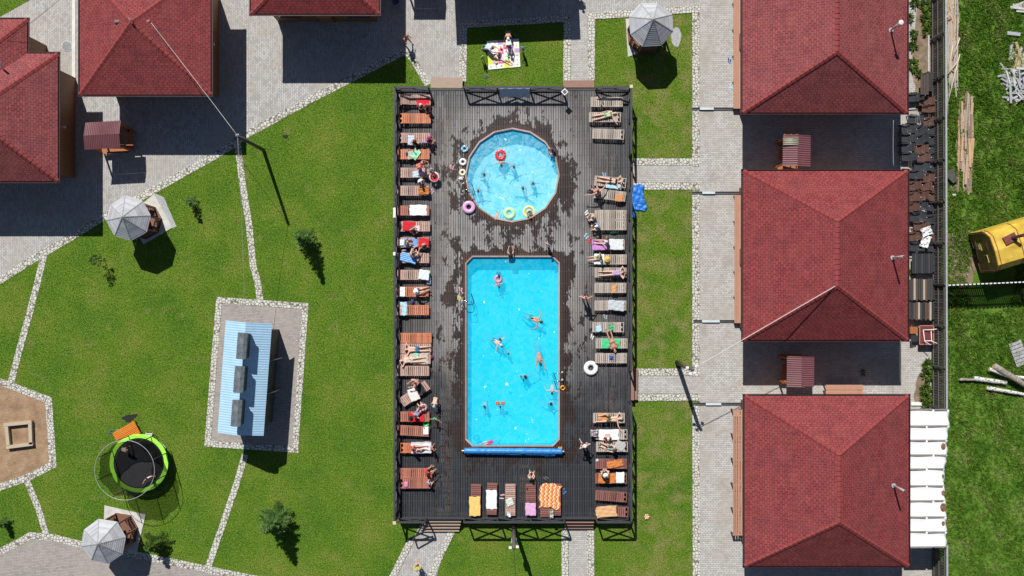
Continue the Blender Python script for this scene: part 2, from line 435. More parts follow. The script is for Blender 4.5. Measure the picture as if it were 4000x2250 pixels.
# wild field: clumps of tall leaves
NC = 21000
cx = np.random.uniform(27.6, 35.5, NC); cy = np.random.uniform(-20, 20, NC)
den = np.sin(cx*1.9+1)*np.sin(cy*1.3)+np.sin(cx*.7+cy*.9)*.8
keep = (den + np.random.rand(NC)*1.6) > -9
cut = (np.hypot(cx-31.2, (cy-.6)*.7) < 1.6) | ((cx < 28.9) & (cy > 13.5) & (cx > 28.1-.0))
keep &= ~cut; cx = cx[keep]; cy = cy[keep]
sz = np.random.uniform(.08, .24, len(cx)) * (1 + .5*(np.sin(cx*2.3+cy) > .3)); sz[cy < -6] *= .7
k = 13; x = np.repeat(cx, k) + np.random.normal(0, .05, len(cx)*k); y = np.repeat(cy, k) + np.random.normal(0, .05, len(cx)*k)
h = np.repeat(sz, k) * np.random.uniform(.5, 1, len(x))
blades('wild_grass', x, y, np.zeros(len(x)), h, np.random.uniform(.03, .08, len(x)), grassmat('wild_leaf', (.15,.36,.03), (.27,.50,.055), (.52,.58,.19), .8), 1.3)

# ================= trees and plants =================
M_NEED = grassmat('spruce_needle', (.10,.23,.065), (.17,.32,.09), (.25,.40,.13), 5)
M_BARK = M('bark', (.09,.06,.04), .9, .3, 12, bump=.5)
def spruce(sx, sy, h, R, label, dens=1.0, mat=None, group=None):
    p = P(sx, sy); t = thing('spruce_tree', label, 'tree', p, group)
    MB().tube([(p.x,p.y,0),(p.x,p.y,h*.5),(p.x,p.y,h*.97)], [h*.016+.01,h*.01+.008,.006], 8).build('trunk', M_BARK, t, True)
    b = MB(); r = random.Random(int(sx)); lev = int(h * 3.9 * dens) + 3
    for i in range(lev):
        z = h * (.12 + .88 * i / lev); rr = R * (1 - (z / h)**1.15) * 1.08 + .05
        nb = max(3, int((6 + r.randint(-1, 1)) * (.35 + dens*.65)))
        a0 = r.uniform(0, 6.28)
        for j in range(nb):
            a = a0 + 6.283 * j / nb + r.uniform(-.25, .25); L = rr * r.uniform(.6, 1.25)
            d = Vector((math.cos(a), math.sin(a), 0)); side = Vector((-d.y, d.x, 0)); m = max(3, int(L / .09))
            for q in range(m):
                u = (q + .6) / m; c0 = Vector((p.x, p.y, z)) + d * L * u + Vector((0, 0, .12*L*u - .25*L*u*u + r.uniform(-.02,.02)))
                sp = L * .24 * (1 - u * .7) + .06
                for sg in (-1, 1):
                    e = c0 + side * sg * sp + d * sp * .7 + Vector((0,0,-sp*.25 + r.uniform(-.03,.03)))
                    wv = d * (.055) + Vector((0,0,.02)); 
                    b.add([c0 - wv*.6, c0 + wv, e + wv*.5, e - wv*.2], [(0,1,2,3)])
                    w2 = Vector((0,0,.045)); b.add([c0 - w2, c0 + w2*.6, e], [(0,1,2)])
    b.build('crown', mat or M_NEED, t)
    return t
spruce(1092,2018,4.1,1.0,'largest spruce, standing alone on the lawn at the bottom', 1.15)
spruce(1206,935,3.8,.62,'slim young spruce on the lawn left of the pool deck', .9)
spruce(621,2108,2.4,.75,'bushy light green young conifer beside the lower gazebo', .9, grassmat('light_needle', (.07,.14,.02), (.10,.18,.03), (.13,.2,.04), 3))
spruce(760,795,1.75,.42,'small sparse sapling on grass right of the left gazebo', .5)
spruce(28,2035,1.5,.32,'small sapling on the lawn at the lower left edge', .8)
def sapling(sx, sy, h, label):
    p = P(sx, sy); t = thing('young_tree', label, 'tree', p); r = random.Random(3)
    tr = MB().tube([p, p+Vector((.03,.0,h*.5)), p+Vector((-.02,.03,h))], [.022,.015,.006], 6); b = MB()
    for i in range(13):
        z = h*(.35+.6*i/13); a = i*2.4; L = .34*(1-.5*i/13); e = p+Vector((math.cos(a)*L, math.sin(a)*L, z+.12))
        tr.tube([p+Vector((0,0,z)), e], [.008,.003], 5)
        for q in range(26):
            c0 = e + Vector([r.gauss(0,.07) for _ in range(3)]); d = Vector([r.uniform(-1,1) for _ in range(3)]).normalized()*.05; s2 = d.orthogonal()*.6
            b.add([c0-d, c0+s2, c0+d, c0-s2], [(0,1,2,3)])
    tr.build('trunk', M_BARK, t, True); b.build('crown', M_NEED, t)
sapling(409,1017,2.0,'thin bare-stemmed sapling on a dry patch below the left gazebo')
M_LEAF = grassmat('weed_leaf', (.06,.14,.015), (.10,.19,.02), (.14,.22,.03), 4)
def weed(c, x, y, r0, label, group=None, h=.4, n=60):
    p = at(c, x, y); b = MB(); r = random.Random(int(x*7+y))
    for i in range(n):
        a = r.uniform(0, 6.28); L = r0*r.uniform(.3, 1); z = h*r.uniform(.2, 1); s = r0*.22
        d = Vector((math.cos(a), math.sin(a), 0)); sd = Vector((-d.y, d.x, 0)); st = p + d*L*.3; st.z = z*.5; e = p + d*L; e.z = z*r.uniform(.5,1)
        m = (st+e)/2 + Vector((0,0,.05)); b.add([st, m+sd*s*.5, e, m-sd*s*.5], [(0,1,2,3)])
    o = b.build('weed', M_LEAF); o.location = (0,0,0); setp(o, label, 'plant', group); return o
gw = 'weeds between the houses and the black fence'
ORD = ['first','second','third','fourth','fifth','sixth','seventh','eighth','ninth','tenth','eleventh','twelfth','thirteenth']
for i, (x, y, r0) in enumerate([(385,40,.45),(320,230,.4),(530,70,.6),(540,250,.6),(545,400,.5),(375,430,.4),(360,580,.45),(360,820,.6),(440,930,.35),(330,1230,.5)]):
    weed('F1', x, y, r0, '%s leafy weed from the top between the top right house and the fence' % ORD[i], gw)
for i, (x, y) in enumerate(((262,190),(255,250),(250,330),(245,380),(258,420))): weed('F4', x, y, .55, '%s weed from the top along the fence foot above the white canopy' % ORD[i], 'weeds above the white canopy', h=.5, n=70)
weed('F3', 310, 610, .4, 'leafy weed by the middle house beside the black slatted stack')
weed('T2', 2105, 485, .22, 'small green weed at the terrace of the top right house', n=30)
weed('H3', 1370, 615, .3, 'weed in the shade left of the wooden bench', n=30)
# ================= deck and pools =================
RC = P(2001, 684, DZ); RR = 2.98
round_poly = [(RC.x + RR*math.cos(rad(90+22.5*k)), RC.y + RR*math.sin(rad(90+22.5*k))) for k in range(16)]
a0 = P(1820.5, 1002, DZ); a1 = P(2183.5, 1741, DZ); ch = .42
rx0, rx1, ry0, ry1 = a0.x, a1.x, a1.y, a0.y
rect_poly = [(rx0+ch,ry0),(rx1-ch,ry0),(rx1,ry0+ch),(rx1,ry1-ch),(rx1-ch,ry1),(rx0+ch,ry1),(rx0,ry1-ch),(rx0,ry0+ch)]
# deck boards: weathered wood above, freshly stained dark below, wet round the pools
n = NT('deck_boards'); v = n.geo(); ri = n.geo('Random Per Island')
sx = n.new('SeparateXYZ'); n.L(v, sx.inputs[0]); X, Y = sx.outputs[0], sx.outputs[1]
grain = n.noise(n.mapping(v, (45, 2.2, 1)), 1, 6, .65)
old = n.mix(grain, (.075,.072,.072), (.31,.30,.30))
brown = n.mix(grain, (.08,.06,.055), (.21,.17,.155))
old = n.mix(n.ramp(n.noise(v, .35, 4), [(.45, 0.0), (.7, .7)]), old, brown)
dark = n.mix(grain, (.008,.010,.015), (.040,.045,.056))
g = n.val('ADD', n.val('MULTIPLY_ADD', Y, -.16, -.22), n.val('MULTIPLY', n.val('SUBTRACT', n.noise(v, .5, 5), .5), 1.2))
g2 = n.val('ADD', n.val('MULTIPLY_ADD', Y, .30, -3.35), 0)
k = n.val('MINIMUM', n.val('MAXIMUM', g, g2), 1, clamp=True)
k = n.val('MULTIPLY_ADD', k, .95, .02)
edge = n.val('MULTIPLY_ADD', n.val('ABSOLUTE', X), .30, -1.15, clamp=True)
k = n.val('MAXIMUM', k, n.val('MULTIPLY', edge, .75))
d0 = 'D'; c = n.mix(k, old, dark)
tone = n.val('MULTIPLY_ADD', ri, .5, .75); cc = n.new('CombineColor')
for i in range(3): n.L(tone, cc.inputs[i])
c = n.mix(1.0, c, cc.outputs[0], 'MULTIPLY')
dr = n.val('SUBTRACT', n.val('SQRT', n.val('ADD', n.val('POWER', n.val('SUBTRACT', X, RC.x), 2), n.val('POWER', n.val('SUBTRACT', Y, RC.y), 2))), RR)
qx = n.val('SUBTRACT', n.val('ABSOLUTE', n.val('SUBTRACT', X, (rx0+rx1)/2)), (rx1-rx0)/2)
qy = n.val('SUBTRACT', n.val('ABSOLUTE', n.val('SUBTRACT', Y, (ry0+ry1)/2)), (ry1-ry0)/2)
dq = n.val('MAXIMUM', qx, qy)
d = n.val('MINIMUM', dr, dq)
prox = n.val('SUBTRACT', 1, n.val('MULTIPLY', d, .42))
prox = n.val('MINIMUM', n.val('MAXIMUM', prox, -.1), 1)
wn = n.noise(n.mapping(v, (1, .45, 1)), 1.35, 7, .66)
wn2 = n.noise(n.mapping(v, (1, .5, 1)), 6.5, 4, .6)
wet = n.val('ADD', n.val('MULTIPLY_ADD', prox, .17, -.01), n.val('ADD', n.val('MULTIPLY', wn, .74), n.val('MULTIPLY', wn2, .24)))
near = n.val('MULTIPLY_ADD', d, -2.6, 1, clamp=True)
wet = n.val('ADD', wet, n.val('MULTIPLY', near, .13))
wet = n.ramp(wet, [(.585, 0.0), (.605, 1.0)])
wcol = n.mix(n.val('MULTIPLY', n.noise(v, .9, 3), n.val('MULTIPLY_ADD', near, .8, .25)), (.016,.014,.015), (.13,.055,.035))
lite = n.ramp(n.val('MULTIPLY', d, .4), [(.2, 1.0), (1.0, 0.0)]); n_l = n.val('MULTIPLY', n.val('MULTIPLY', lite, .55), n.val('SUBTRACT', 1, k)); c = n.mix(n_l, c, n.mix(grain, (.26,.255,.25), (.54,.53,.52)))
c = n.mix(wet, c, wcol)
n.col(c); n.rough(n.val('MULTIPLY_ADD', wet, -.3, .8)); n.bump(grain, .35, .004)
M_DECK = n.m

deck = thing('pool_deck', 'dark wooden plank deck around both pools, wet near the water', 'deck', (0, 0, 0))
b = MB(); pitch = .153; gap = .03; x = DX0; r = random.Random(5); ci = 0
while x < DX1 - .05:
    xe = min(x + pitch - gap, DX1); y = DY0 + (-1.6 * (ci % 2)) * .5 - r.choice((0, .6))
    y = DY0
    cuts = [DY0 + 1.55*k + (.78 if ci % 2 else 0) for k in range(0, 20)]
    cuts = [DY0] + [q for q in cuts if DY0 + .3 < q < DY1 - .3] + [DY1]
    for s0, s1 in zip(cuts, cuts[1:]):
        pol = [(x, s0+.006), (xe, s0+.006), (xe, s1-.006), (x, s1-.006)]
        hit = (xe > rx0-.1 and x < rx1+.1)
        zz = DZ + r.uniform(-.002, .002)
        for q in (minus(minus([pol], round_poly), rect_poly) if hit else [pol]): b.prism(q, DZ-.035, zz, bottom=False)
    x += pitch; ci += 1
b.build('boards', M_DECK, deck)
b = MB()
M_DARKW = wood('dark_stained_wood', (.04,.042,.048), .25, .6, .3, (20,20,20))
M_RAIL = wood('black_rail_wood', (.045,.047,.053), .25, .6, .3, (8,8,8))
for x in np.arange(DX0+.1, DX1, 1.2):
    for pol in minus(minus([[(x,DY0+.05),(x+.06,DY0+.05),(x+.06,DY1-.05),(x,DY1-.05)]], round_poly), rect_poly): b.prism(pol, DZ-.25, DZ-.055)
for y in np.arange(DY0+.3, DY1, .775):
    for pol in minus(minus([[(DX0+.05,y),(DX1-.05,y),(DX1-.05,y+.07),(DX0+.05,y+.07)]], round_poly), rect_poly): b.prism(pol, DZ-.052, DZ-.036)
b.build('joists', M_DARKW, deck)
b = MB()
for p, q in (((DX0-.03,DY0),(DX0-.03,DY1)),((DX1+.03,DY0),(DX1+.03,DY1)),((DX0,DY0-.03),(DX1,DY0-.03)),((DX0,DY1+.03),(DX1,DY1+.03))):
    b.beam((p[0],p[1],DZ/2-.03),(q[0],q[1],DZ/2-.03), .04, DZ+.05)
b.build('skirt', M_DARKW, deck)
b = MB(); b.beam((DX0,DY1+.01,DZ+.016),(DX1,DY1+.01,DZ+.016),.14,.03)
b.build('edge_board', M_RAIL, deck); b = MB(); b.beam((DX0,DY0+.02,DZ+.016),(DX1,DY0+.02,DZ+.016),.16,.03); b.build('edge_board', M_RAIL, deck)

WZ = DZ - .13; FZ = DZ - 1.0
def liner(name, a, c2):
    n = NT(name); v = n.geo(); n.col(n.mix(n.noise(v, 1.3, 4), a, c2)); n.rough(.5); n.bump(n.noise(v, 3, 3), .3, .03); return n.m
M_LIN = {'round_pool': liner('round_liner', (.50,.92,.97), (.62,.95,.98)), 'rectangular_pool': liner('blue_liner', (.05,.90,.97), (.12,.95,.98))}
M_WALL = liner('wall_liner', (.02,.40,.75), (.03,.46,.80))
def watermat(name, ripple, painted_caustic, body, tint):
    n = NT(name); v = n.geo()
    gl = n.new('BsdfGlossy'); gl.inputs['Roughness'].default_value = .10; tr = n.new('BsdfTransparent')
    wv = n.noise(v, 1.1, 4, .6, 1)                      # warp so the cells look like moving water
    warp = n.new('VectorMath', operation='MULTIPLY_ADD'); n.L(wv, warp.inputs[0]); warp.inputs[1].default_value = (1.3,1.3,0); n.L(v, warp.inputs[2])
    e = n.vor(warp.outputs[0], ripple, 'DISTANCE_TO_EDGE'); e2 = n.vor(warp.outputs[0], ripple*2.1, 'DISTANCE_TO_EDGE')
    big = n.noise(v, .7, 5, .6)
    crest = n.val('MAXIMUM', n.ramp(e, [(0, 1.0), (.22, .0)]), n.val('MULTIPLY', n.ramp(e2, [(0, 1.0), (.25, .0)]), .7))  # bright net painted as the light pattern that ripples throw
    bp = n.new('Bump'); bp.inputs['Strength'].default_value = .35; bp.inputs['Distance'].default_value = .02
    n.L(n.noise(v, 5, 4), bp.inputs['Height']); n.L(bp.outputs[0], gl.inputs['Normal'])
    lo = n.mix(big, *tint); tr_c = n.mix(n.val('MULTIPLY', crest, painted_caustic[0]), lo, (1,1,1)); n.L(tr_c, tr.inputs[0])
    fr = n.new('Fresnel'); fr.inputs[0].default_value = 1.33
    mx = n.new('MixShader'); n.L(fr.outputs[0], mx.inputs[0]); n.L(tr.outputs[0], mx.inputs[1]); n.L(gl.outputs[0], mx.inputs[2])
    sc = n.new('BsdfDiffuse'); n.L(n.mix(big, body, mul(body, 1.2)), sc.inputs[0])      # light scattered back inside the water
    m1 = n.new('MixShader'); m1.inputs[0].default_value = .38 if painted_caustic[1] > .1 else .48; n.L(mx.outputs[0], m1.inputs[1]); n.L(sc.outputs[0], m1.inputs[2])
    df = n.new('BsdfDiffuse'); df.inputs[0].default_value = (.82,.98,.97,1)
    bub = n.ramp(n.noise(n.mapping(v, (1,1,1), (0,0,.6)), 3.1, 2, .5), [(.735, 0.0), (.755, .8)])     # loose foamy patches, with white sparkle painted in
    amt = n.val('MAXIMUM', n.val('MULTIPLY', n.val('MULTIPLY', crest, n.ramp(big, [(.35, .35), (.6, 1.0)])), painted_caustic[1]), bub, clamp=True)
    mott = n.ramp(n.noise(warp.outputs[0], 4.2, 3, .6), [(.46, 0.0), (.58, 1.0)]); amt = n.val('ADD', amt, n.val('MULTIPLY', mott, painted_caustic[2]), clamp=True)  # pale mottling painted in for the same rippled light
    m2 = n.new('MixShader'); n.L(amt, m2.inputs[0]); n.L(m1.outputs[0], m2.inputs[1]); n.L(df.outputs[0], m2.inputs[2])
    n.L(m2.outputs[0], n.out.inputs[0]); return n.m
M_COPE = wood('coping_wood', (.34,.21,.15), .35, .6, .5, (9,9,9), c2=(.46,.40,.35))
def pool(name, label, poly, ripple, painted_caustic, body, tint, cope_w):
    cxx = sum(p[0] for p in poly)/len(poly); cyy = sum(p[1] for p in poly)/len(poly)
    t = thing(name, label, 'pool', (cxx, cyy, FZ)); N = len(poly)
    b = MB(); b.add([(p[0],p[1],FZ) for p in poly], [tuple(range(N))]); b.build('floor', M_LIN[name], t)
    b = MB(); vs = [(p[0],p[1],FZ) for p in poly] + [(p[0],p[1],DZ-.02) for p in poly]
    b.add(vs, [((i+1) % N, i, N+i, N+(i+1) % N) for i in range(N)]); b.build('liner', M_WALL, t)
    inn = Vector((cxx, cyy)); b = MB()
    def off(i, w):
        p, pr, nx = Vector(poly[i]), Vector(poly[i-1]), Vector(poly[(i+1) % N])
        a = (p-pr).normalized(); c = (nx-p).normalized(); na = Vector((a.y,-a.x)); nc = Vector((c.y,-c.x)); m = (na+nc).normalized()
        q = p + m * w / m.dot(na); return q
    for i in range(N):
        j = (i+1) % N
        q = [off(i,-.035), off(j,-.035), off(j,cope_w), off(i,cope_w)]
        b.prism([(u.x,u.y) for u in q], DZ-.06, DZ+.045)
    b.build('coping', M_COPE, t)
    q = [off(i,-.0) for i in range(N)]
    wb = MB(); wb.add([(u.x,u.y,WZ) for u in q], [tuple(range(N))]); wo = wb.build('water', watermat(name+'_water', ripple, painted_caustic, body, tint)); setp(wo, kind='structure')
pool('round_pool', 'round sixteen sided pool with wooden rim, bright foamy water and painted light ripples', round_poly, 3.2, (1.0,.13,.14), (.0,.57,.98), ((.42,.93,.98),(.96,.99,.99)), .06)
pool('rectangular_pool', 'long rectangular blue pool with cut corners and wooden rim', rect_poly, 1.5, (.5,.02,.03), (.0,.60,.94), ((.40,.88,.96),(.92,.98,.99)), .055)

# ---------------- railings ----------------
def railing(x0, y0, x1, y1, label, bay=2.0, h=1.15, zb=DZ, ends=(1,1)):
    A, B = Vector((x0,y0,zb)), Vector((x1,y1,zb)); t = thing('railing', label, 'railing', (A+B)/2, 'black wooden railings round the pool deck')
    L = (B-A).length; nb = max(1, round(L/bay)); d = (B-A)/nb; H = Vector((0,0,h))
    MB().beam(A+H, B+H, .13, .05).build('top_rail', M_RAIL, t)
    MB().beam(A+Vector((0,0,.14)), B+Vector((0,0,.14)), .06, .07).build('bottom_rail', M_RAIL, t)
    u = d.normalized()*.05
    for i in range(nb+1):
        MB().beam(A+d*i-Vector((0,0,.2)), A+d*i+Vector((0,0,h-.028)), .09, .09).build('post', M_RAIL, t)
    for i in range(nb):
        p, q = A+d*i+u, A+d*(i+1)-u; s = Vector((-d.y, d.x, 0)).normalized()*.026
        b = MB(); b.beam(p+Vector((0,0,.18))+s, q+Vector((0,0,h-.05))+s, .045, .09); b.beam(q+Vector((0,0,.18))-s, p+Vector((0,0,h-.05))-s, .045, .09)
        b.build('cross_brace', M_RAIL, t)
    return t
xl, xr, yt, yb = DX0+.02, DX1-.02, DY1-.06, DY0+.02
W = lambda sx: (sx-2000)*(1-2.1/64)/60
railing(xl, yb, xl, yt, 'long black railing down the left side of the deck')
railing(xl, yt, W(1672), yt, 'short black railing behind the top left lounger corner', bay=2.2)
railing(W(1812), yt, W(2202), yt, 'black railing behind the hanging banner at the top', bay=2.1)
railing(W(2333), yt, xr, yt, 'short black railing at the top right deck corner', bay=2.2)
railing(xr, yt, xr, (1125-600)*.967/60, 'black railing right of the top three grey loungers')
railing(xr, (1125-735)*.967/60, xr, (1125-1450)*.967/60, 'long black railing down the middle of the right side')
railing(xr, (1125-1575)*.967/60, xr, yb, 'black railing down the lower part of the right side')
railing(xl, yb, W(1660), yb, 'short black railing at the bottom left corner beside stairs', bay=2.2)
railing(W(1812), yb, W(2205), yb, 'black railing behind the bottom row of upright loungers', bay=2.1)
railing(W(2333), yb, xr, yb, 'short black railing at the bottom right deck corner', bay=2.2)
for cx, cy in ((xl, yb-.03), (xr+.0, yt+.03)):
    o = MB().box((cx, cy, DZ+1.19), (.2,.2,.03)).build('post_cap', wood('pale_wood', (.62,.52,.33), .15, .6, .1)); setp(o, 'pale yellow square block on the railing at the %s corner' % ('bottom left' if cy < 0 else 'top right'), 'cap')

M_STEP = wood('tan_step_wood', (.36,.27,.21), .35, .7, .4, (2,25,25)); M_STEPD = wood('red_step_wood', (.28,.16,.12), .35, .7, .4, (2,25,25))
def steps(c, x0, y0, x1, y1, nst, axis, label, mat, ztop=DZ, skew=0):
    """treads going down away from the deck; axis 'y-' is down the picture"""
    t = thing('steps', label, 'steps', at(c, (x0+x1)/2, (y0+y1)/2, 0))
    p, q = at(c, x0, y0, ztop*.6), at(c, x1, y1, ztop*.6)
    X0, X1, Y0, Y1 = min(p.x,q.x), max(p.x,q.x), min(p.y,q.y), max(p.y,q.y)
    for i in range(nst):
        z = ztop * (nst - i) / (nst + 1)
        if axis == 'y-':
            ya = Y1 - (Y1-Y0)*i/nst; yb2 = Y1 - (Y1-Y0)*(i+1)/nst; bb = (X0+skew*i, X1+skew*i, yb2+.05, ya-.02)
        elif axis == 'y+':
            ya = Y0 + (Y1-Y0)*i/nst; yb2 = Y0 + (Y1-Y0)*(i+1)/nst; bb = (X0, X1, ya+.01, yb2-.015)
        else:
            xa = X0 + (X1-X0)*i/nst; xb = X0 + (X1-X0)*(i+1)/nst; bb = (xa+.01, xb-.015, Y0, Y1)
        MB().box(((bb[0]+bb[1])/2, (bb[2]+bb[3])/2, z-.025), (bb[1]-bb[0], bb[3]-bb[2], .05)).build('tread', mat, t)
        for e in ((bb[0]+.08), (bb[1]-.08)):
            MB().box((e, (bb[2]+bb[3])/2, z/2-.028), (.06, max(.1,(bb[3]-bb[2])*.8), z-.056)).build('riser_post', M_DARKW, t)
    return t
steps('T1', 418, 938, 808, 1085, 2, 'y+', 'wide pale wooden steps at the top left gap of the deck', M_STEP)
steps('T2', 0, 975, 383, 1080, 2, 'y+', 'brown wooden steps at the top right gap of the deck', M_STEPD)
steps('A4', 400, 1165, 850, 1345, 4, 'y-', 'four pale wooden stair treads at the bottom left gap', M_STEP, skew=-.05)
steps('B4', -75, 1175, 270, 1310, 3, 'y-', 'wooden stair treads at the bottom right gap of the deck', M_STEPD)
steps('B1', 686, 890, 733, 1258, 2, 'x+', 'narrow wooden steps at the upper gap in the right side', M_STEPD)
steps('B3', 697, 602, 797, 976, 2, 'x+', 'two board wooden steps at the lower gap in the right side', M_STEPD)
A, B = at('A4', 410, 1225, 1.9), at('A4', 275, 1425, 1.0)
t = thing('handrail', 'grey sloping handrail beside the bottom left stairs', 'handrail', (B.x, B.y, 0))
MB().beam(A, B, .09, .05).build('top_rail', M_RAIL, t)
MB().beam((B.x,B.y,0), (B.x,B.y,.97), .08, .08).build('post', M_RAIL, t); MB().beam(A+Vector((.02,-.02,-.3)), B+Vector((.02,.02,-.6)), .04, .08).build('cross_brace', M_RAIL, t)

# ---------------- banner and lamp on the railing ----------------
t = thing('banner', 'pale blue white fabric banner hanging on the top railing', 'banner', (0, DY1, DZ))
b = MB(); p0, p1 = W(1951), W(2071); N = 24; vs = []
for i in range(N+1):
    x = p0 + (p1-p0)*i/N
    for j in range(7):
        s = j/6; vs.append((x, yt-.08-.42*s-.05*math.sin(i*.9)*s, DZ+1.16-.85*s - .02*math.cos(i*1.3)*s))
b.add(vs, [(i*7+j, i*7+j+1, (i+1)*7+j+1, (i+1)*7+j) for i in range(N) for j in range(6)])
o = b.build('fabric', cloth('banner_cloth', (.42,.50,.62), (.55,.60,.66), 3), t, True); md = o.modifiers.new('s', 'SOLIDIFY'); md.thickness = .006
o = MB().box(at('T1', 2065, 1130, DZ+1.25), (.33,.33,.04), rz=rad(45)).build('frame', M_WHITE); o.name = 'sign_board'
q = at('T1', 2065, 1130, DZ+1.2)
t = thing('sign', 'small white edged diamond panel at the end of the top railing', 'sign', (q.x, q.y, DZ)); o.parent = t; o.location = (-q.x, -q.y, -DZ); o.name = 'frame'
MB().box(at('T1', 2065, 1130, DZ+1.25)+Vector((0,0,.022)), (.22,.22,.012), rz=rad(45)).build('panel', M('purple_grey', (.12,.08,.09), .5), t)
MB().beam((q.x,q.y,DZ), (q.x,q.y,DZ+1.2), .05, .05).build('post', M_RAIL, t)

# ---------------- roller cover ----------------
t = thing('pool_cover_roller', 'blue bubble pool cover rolled up along the bottom of the rectangular pool', 'pool cover', at('Q2', 750, 1330, DZ))
M_COVER = M('blue_cover', (.03,.24,.62), .35, .18, 8, bump=.6)
pA, pB = at('Q2', 140, 1322, DZ+.3), at('Q2', 1372, 1322, DZ+.3); b = MB(); N = 60; rr = random.Random(2)
b.tube([pA.lerp(pB, i/N) + Vector((0, -.05*i/N + rr.uniform(-.006,.006), rr.uniform(-.006,.006))) for i in range(N+1)], [.19+rr.uniform(-.01,.012) for _ in range(N+1)], 16)
b.build('roll', M_COVER, t, True)
b = MB(); b.beam(pA+Vector((.1,-.20,-.1)), pB+Vector((-.45,-.27,-.1)), .03, .26); b.beam(pB+Vector((-1.1,-.37,-.16)), pB+Vector((-.45,-.36,-.16)), .09, .05); b.build('flap', M_COVER, t)
for p in (pA+Vector((-.06,0,0)), pB+Vector((.06,-.05,0))):
    e = MB(); e.box(p+Vector((0,0,-.13)), (.05,.1,.32)); e.tube([p+Vector((-.1,0,0)), p+Vector((.06,0,0))], .05, 10); e.build('end_frame', M('dull_metal', (.45,.42,.38), .4, .2, 8, metal=.6), t)

# ---------------- ladders ----------------
M_STEEL = M('steel', (.75,.76,.78), .2, .05, 10, metal=1)
def ladder(c, x, ya, yb2, sgn, label):
    p = at(c, x, (ya+yb2)/2, DZ); t = thing('pool_ladder', label, 'ladder', (p.x, p.y, DZ))
    for y in (ya, yb2):
        q = at(c, x, y, DZ+.6)
        pts = [Vector((q.x, q.y, DZ))]
        for k in range(0, 181, 20): a = rad(180-k); pts.append(Vector((q.x + sgn*(.27 + .27*math.cos(a)), q.y, DZ+.55+.27*math.sin(a))))
        pts.append(Vector((q.x+sgn*.54, q.y, FZ+.25)))
        MB().tube(pts, .024, 10).build('rail', M_STEEL, t, True)
        MB().tube([(q.x,q.y,DZ-.002),(q.x,q.y,DZ+.02)], .055, 12).build('flange', M_WHITE, t)
    ya2, yb3 = at(c, x, ya, DZ+.6).y, at(c, x, yb2, DZ+.6).y
    for k in range(4): MB().box((q.x+sgn*.54, (ya2+yb3)/2, WZ-.1-.27*k), (.09, abs(ya2-yb3)-.05, .03)).build('rung', M_STEEL, t)
ladder('Q1', 112, 790, 890, 1, 'steel ladder on the left edge of the rectangular pool')
ladder('Q2', 1378, 345, 440, -1, 'steel ladder on the right edge of the rectangular pool')
ladder('R', 125, 830, 930, 1, 'steel ladder on the left edge of the round pool')

# ================= loungers =================
WT = {'red': wood('red_brown_slats', (.40,.15,.10), .35, .55, .5, (3,30,30)),
      'orange': wood('orange_slats', (.54,.18,.085), .45, .5, .55, (3,30,30)),
      'brown': wood('faded_brown_slats', (.44,.28,.235), .45, .65, .5, (3,30,30)),
      'grey': wood('weathered_grey_slats', (.40,.345,.30), .45, .8, .6, (3,30,30)),
      'dark': wood('dark_red_slats', (.23,.095,.08), .35, .55, .45, (3,30,30))}
def make_lounger(mat, back):
    """x runs from the foot end to the head end, origin on the floor"""
    t = thing('sun_lounger', '', 'sun lounger'); H = .33; L = 2.02; Wd = .64; hx = .32     # hinge position
    f = MB()
    for s in (-1, 1): f.beam((-L/2,s*(Wd/2-.025),H-.04),(L/2,s*(Wd/2-.025),H-.04),.045,.09)
    for x in (-L/2+.02, L/2-.02): f.beam((x,-Wd/2+.05,H-.045),(x,Wd/2-.05,H-.045),.04,.08)
    f.beam((hx+.36,-Wd/2+.05,H-.05),(hx+.36,Wd/2-.05,H-.05),.05,.05); f.box((L/2-.15,0,H-.03),(.1,.12,.03))
    f.build('frame', mat, t, local=True)
    s = MB(); k = 0; x = -L/2+.045
    while x < hx - .05: s.box((x+.05,0,H+.018),(.098,Wd-.012,.022)); x += .127
    s.build('seat', mat, t, local=True)
    s = MB(); n2 = 7; bl = .095*n2 if back < 2 else .095*6; a = (0, rad(7), rad(24), rad(4))[back]
    ext = 5 if back in (0,2) else 4
    for i in range(ext):
        u = .05 + .127*i; s.box((hx+.01+u*math.cos(a), 0, H+.02+u*math.sin(a)), (.098,Wd-.012,.022), m=Matrix.Rotation(-a, 3, 'Y'))
    for sg in (-1, 1):
        s.beam((hx+.01,sg*.22,H+.002),(hx+.01+.127*ext*math.cos(a),sg*.22,H+.002+.127*ext*math.sin(a)),.04,.022)
    s.build('backrest', mat, t, local=True)
    if a > .1: MB().beam((hx+.36,0,H-.03),(hx+.33*math.cos(a),0,H+.33*math.sin(a)),.03,.03).build('prop', mat, t, local=True)
    for x in (-L/2+.14, L/2-.16):
        for sg in (-1, 1): MB().box((x, sg*(Wd/2-.075), (H-.085)/2), (.06,.05,H-.085)).build('leg', mat, t, local=True)
    return t
PROTO = {}
def lounger(c, x0, x1, y0, y1, mat, back, head, label, rot=None, group=None):
    key = (mat, back)
    if key not in PROTO: PROTO[key] = make_lounger(WT[mat], back); first = True
    else: first = False
    o = PROTO[key] if first else dup(PROTO[key])
    p = at(c, (x0+x1)/2, (y0+y1)/2, DZ+.35); o.location = (p.x, p.y, DZ)
    o.rotation_euler = (0, 0, rad(rot if rot is not None else {'L': 180, 'R': 0, 'D': -90}[head]))
    o['label'] = label; o['group'] = group or {'L': 'loungers along the left railing', 'R': 'loungers along the right railing', 'D': 'loungers in the bottom row'}[head]
    return o
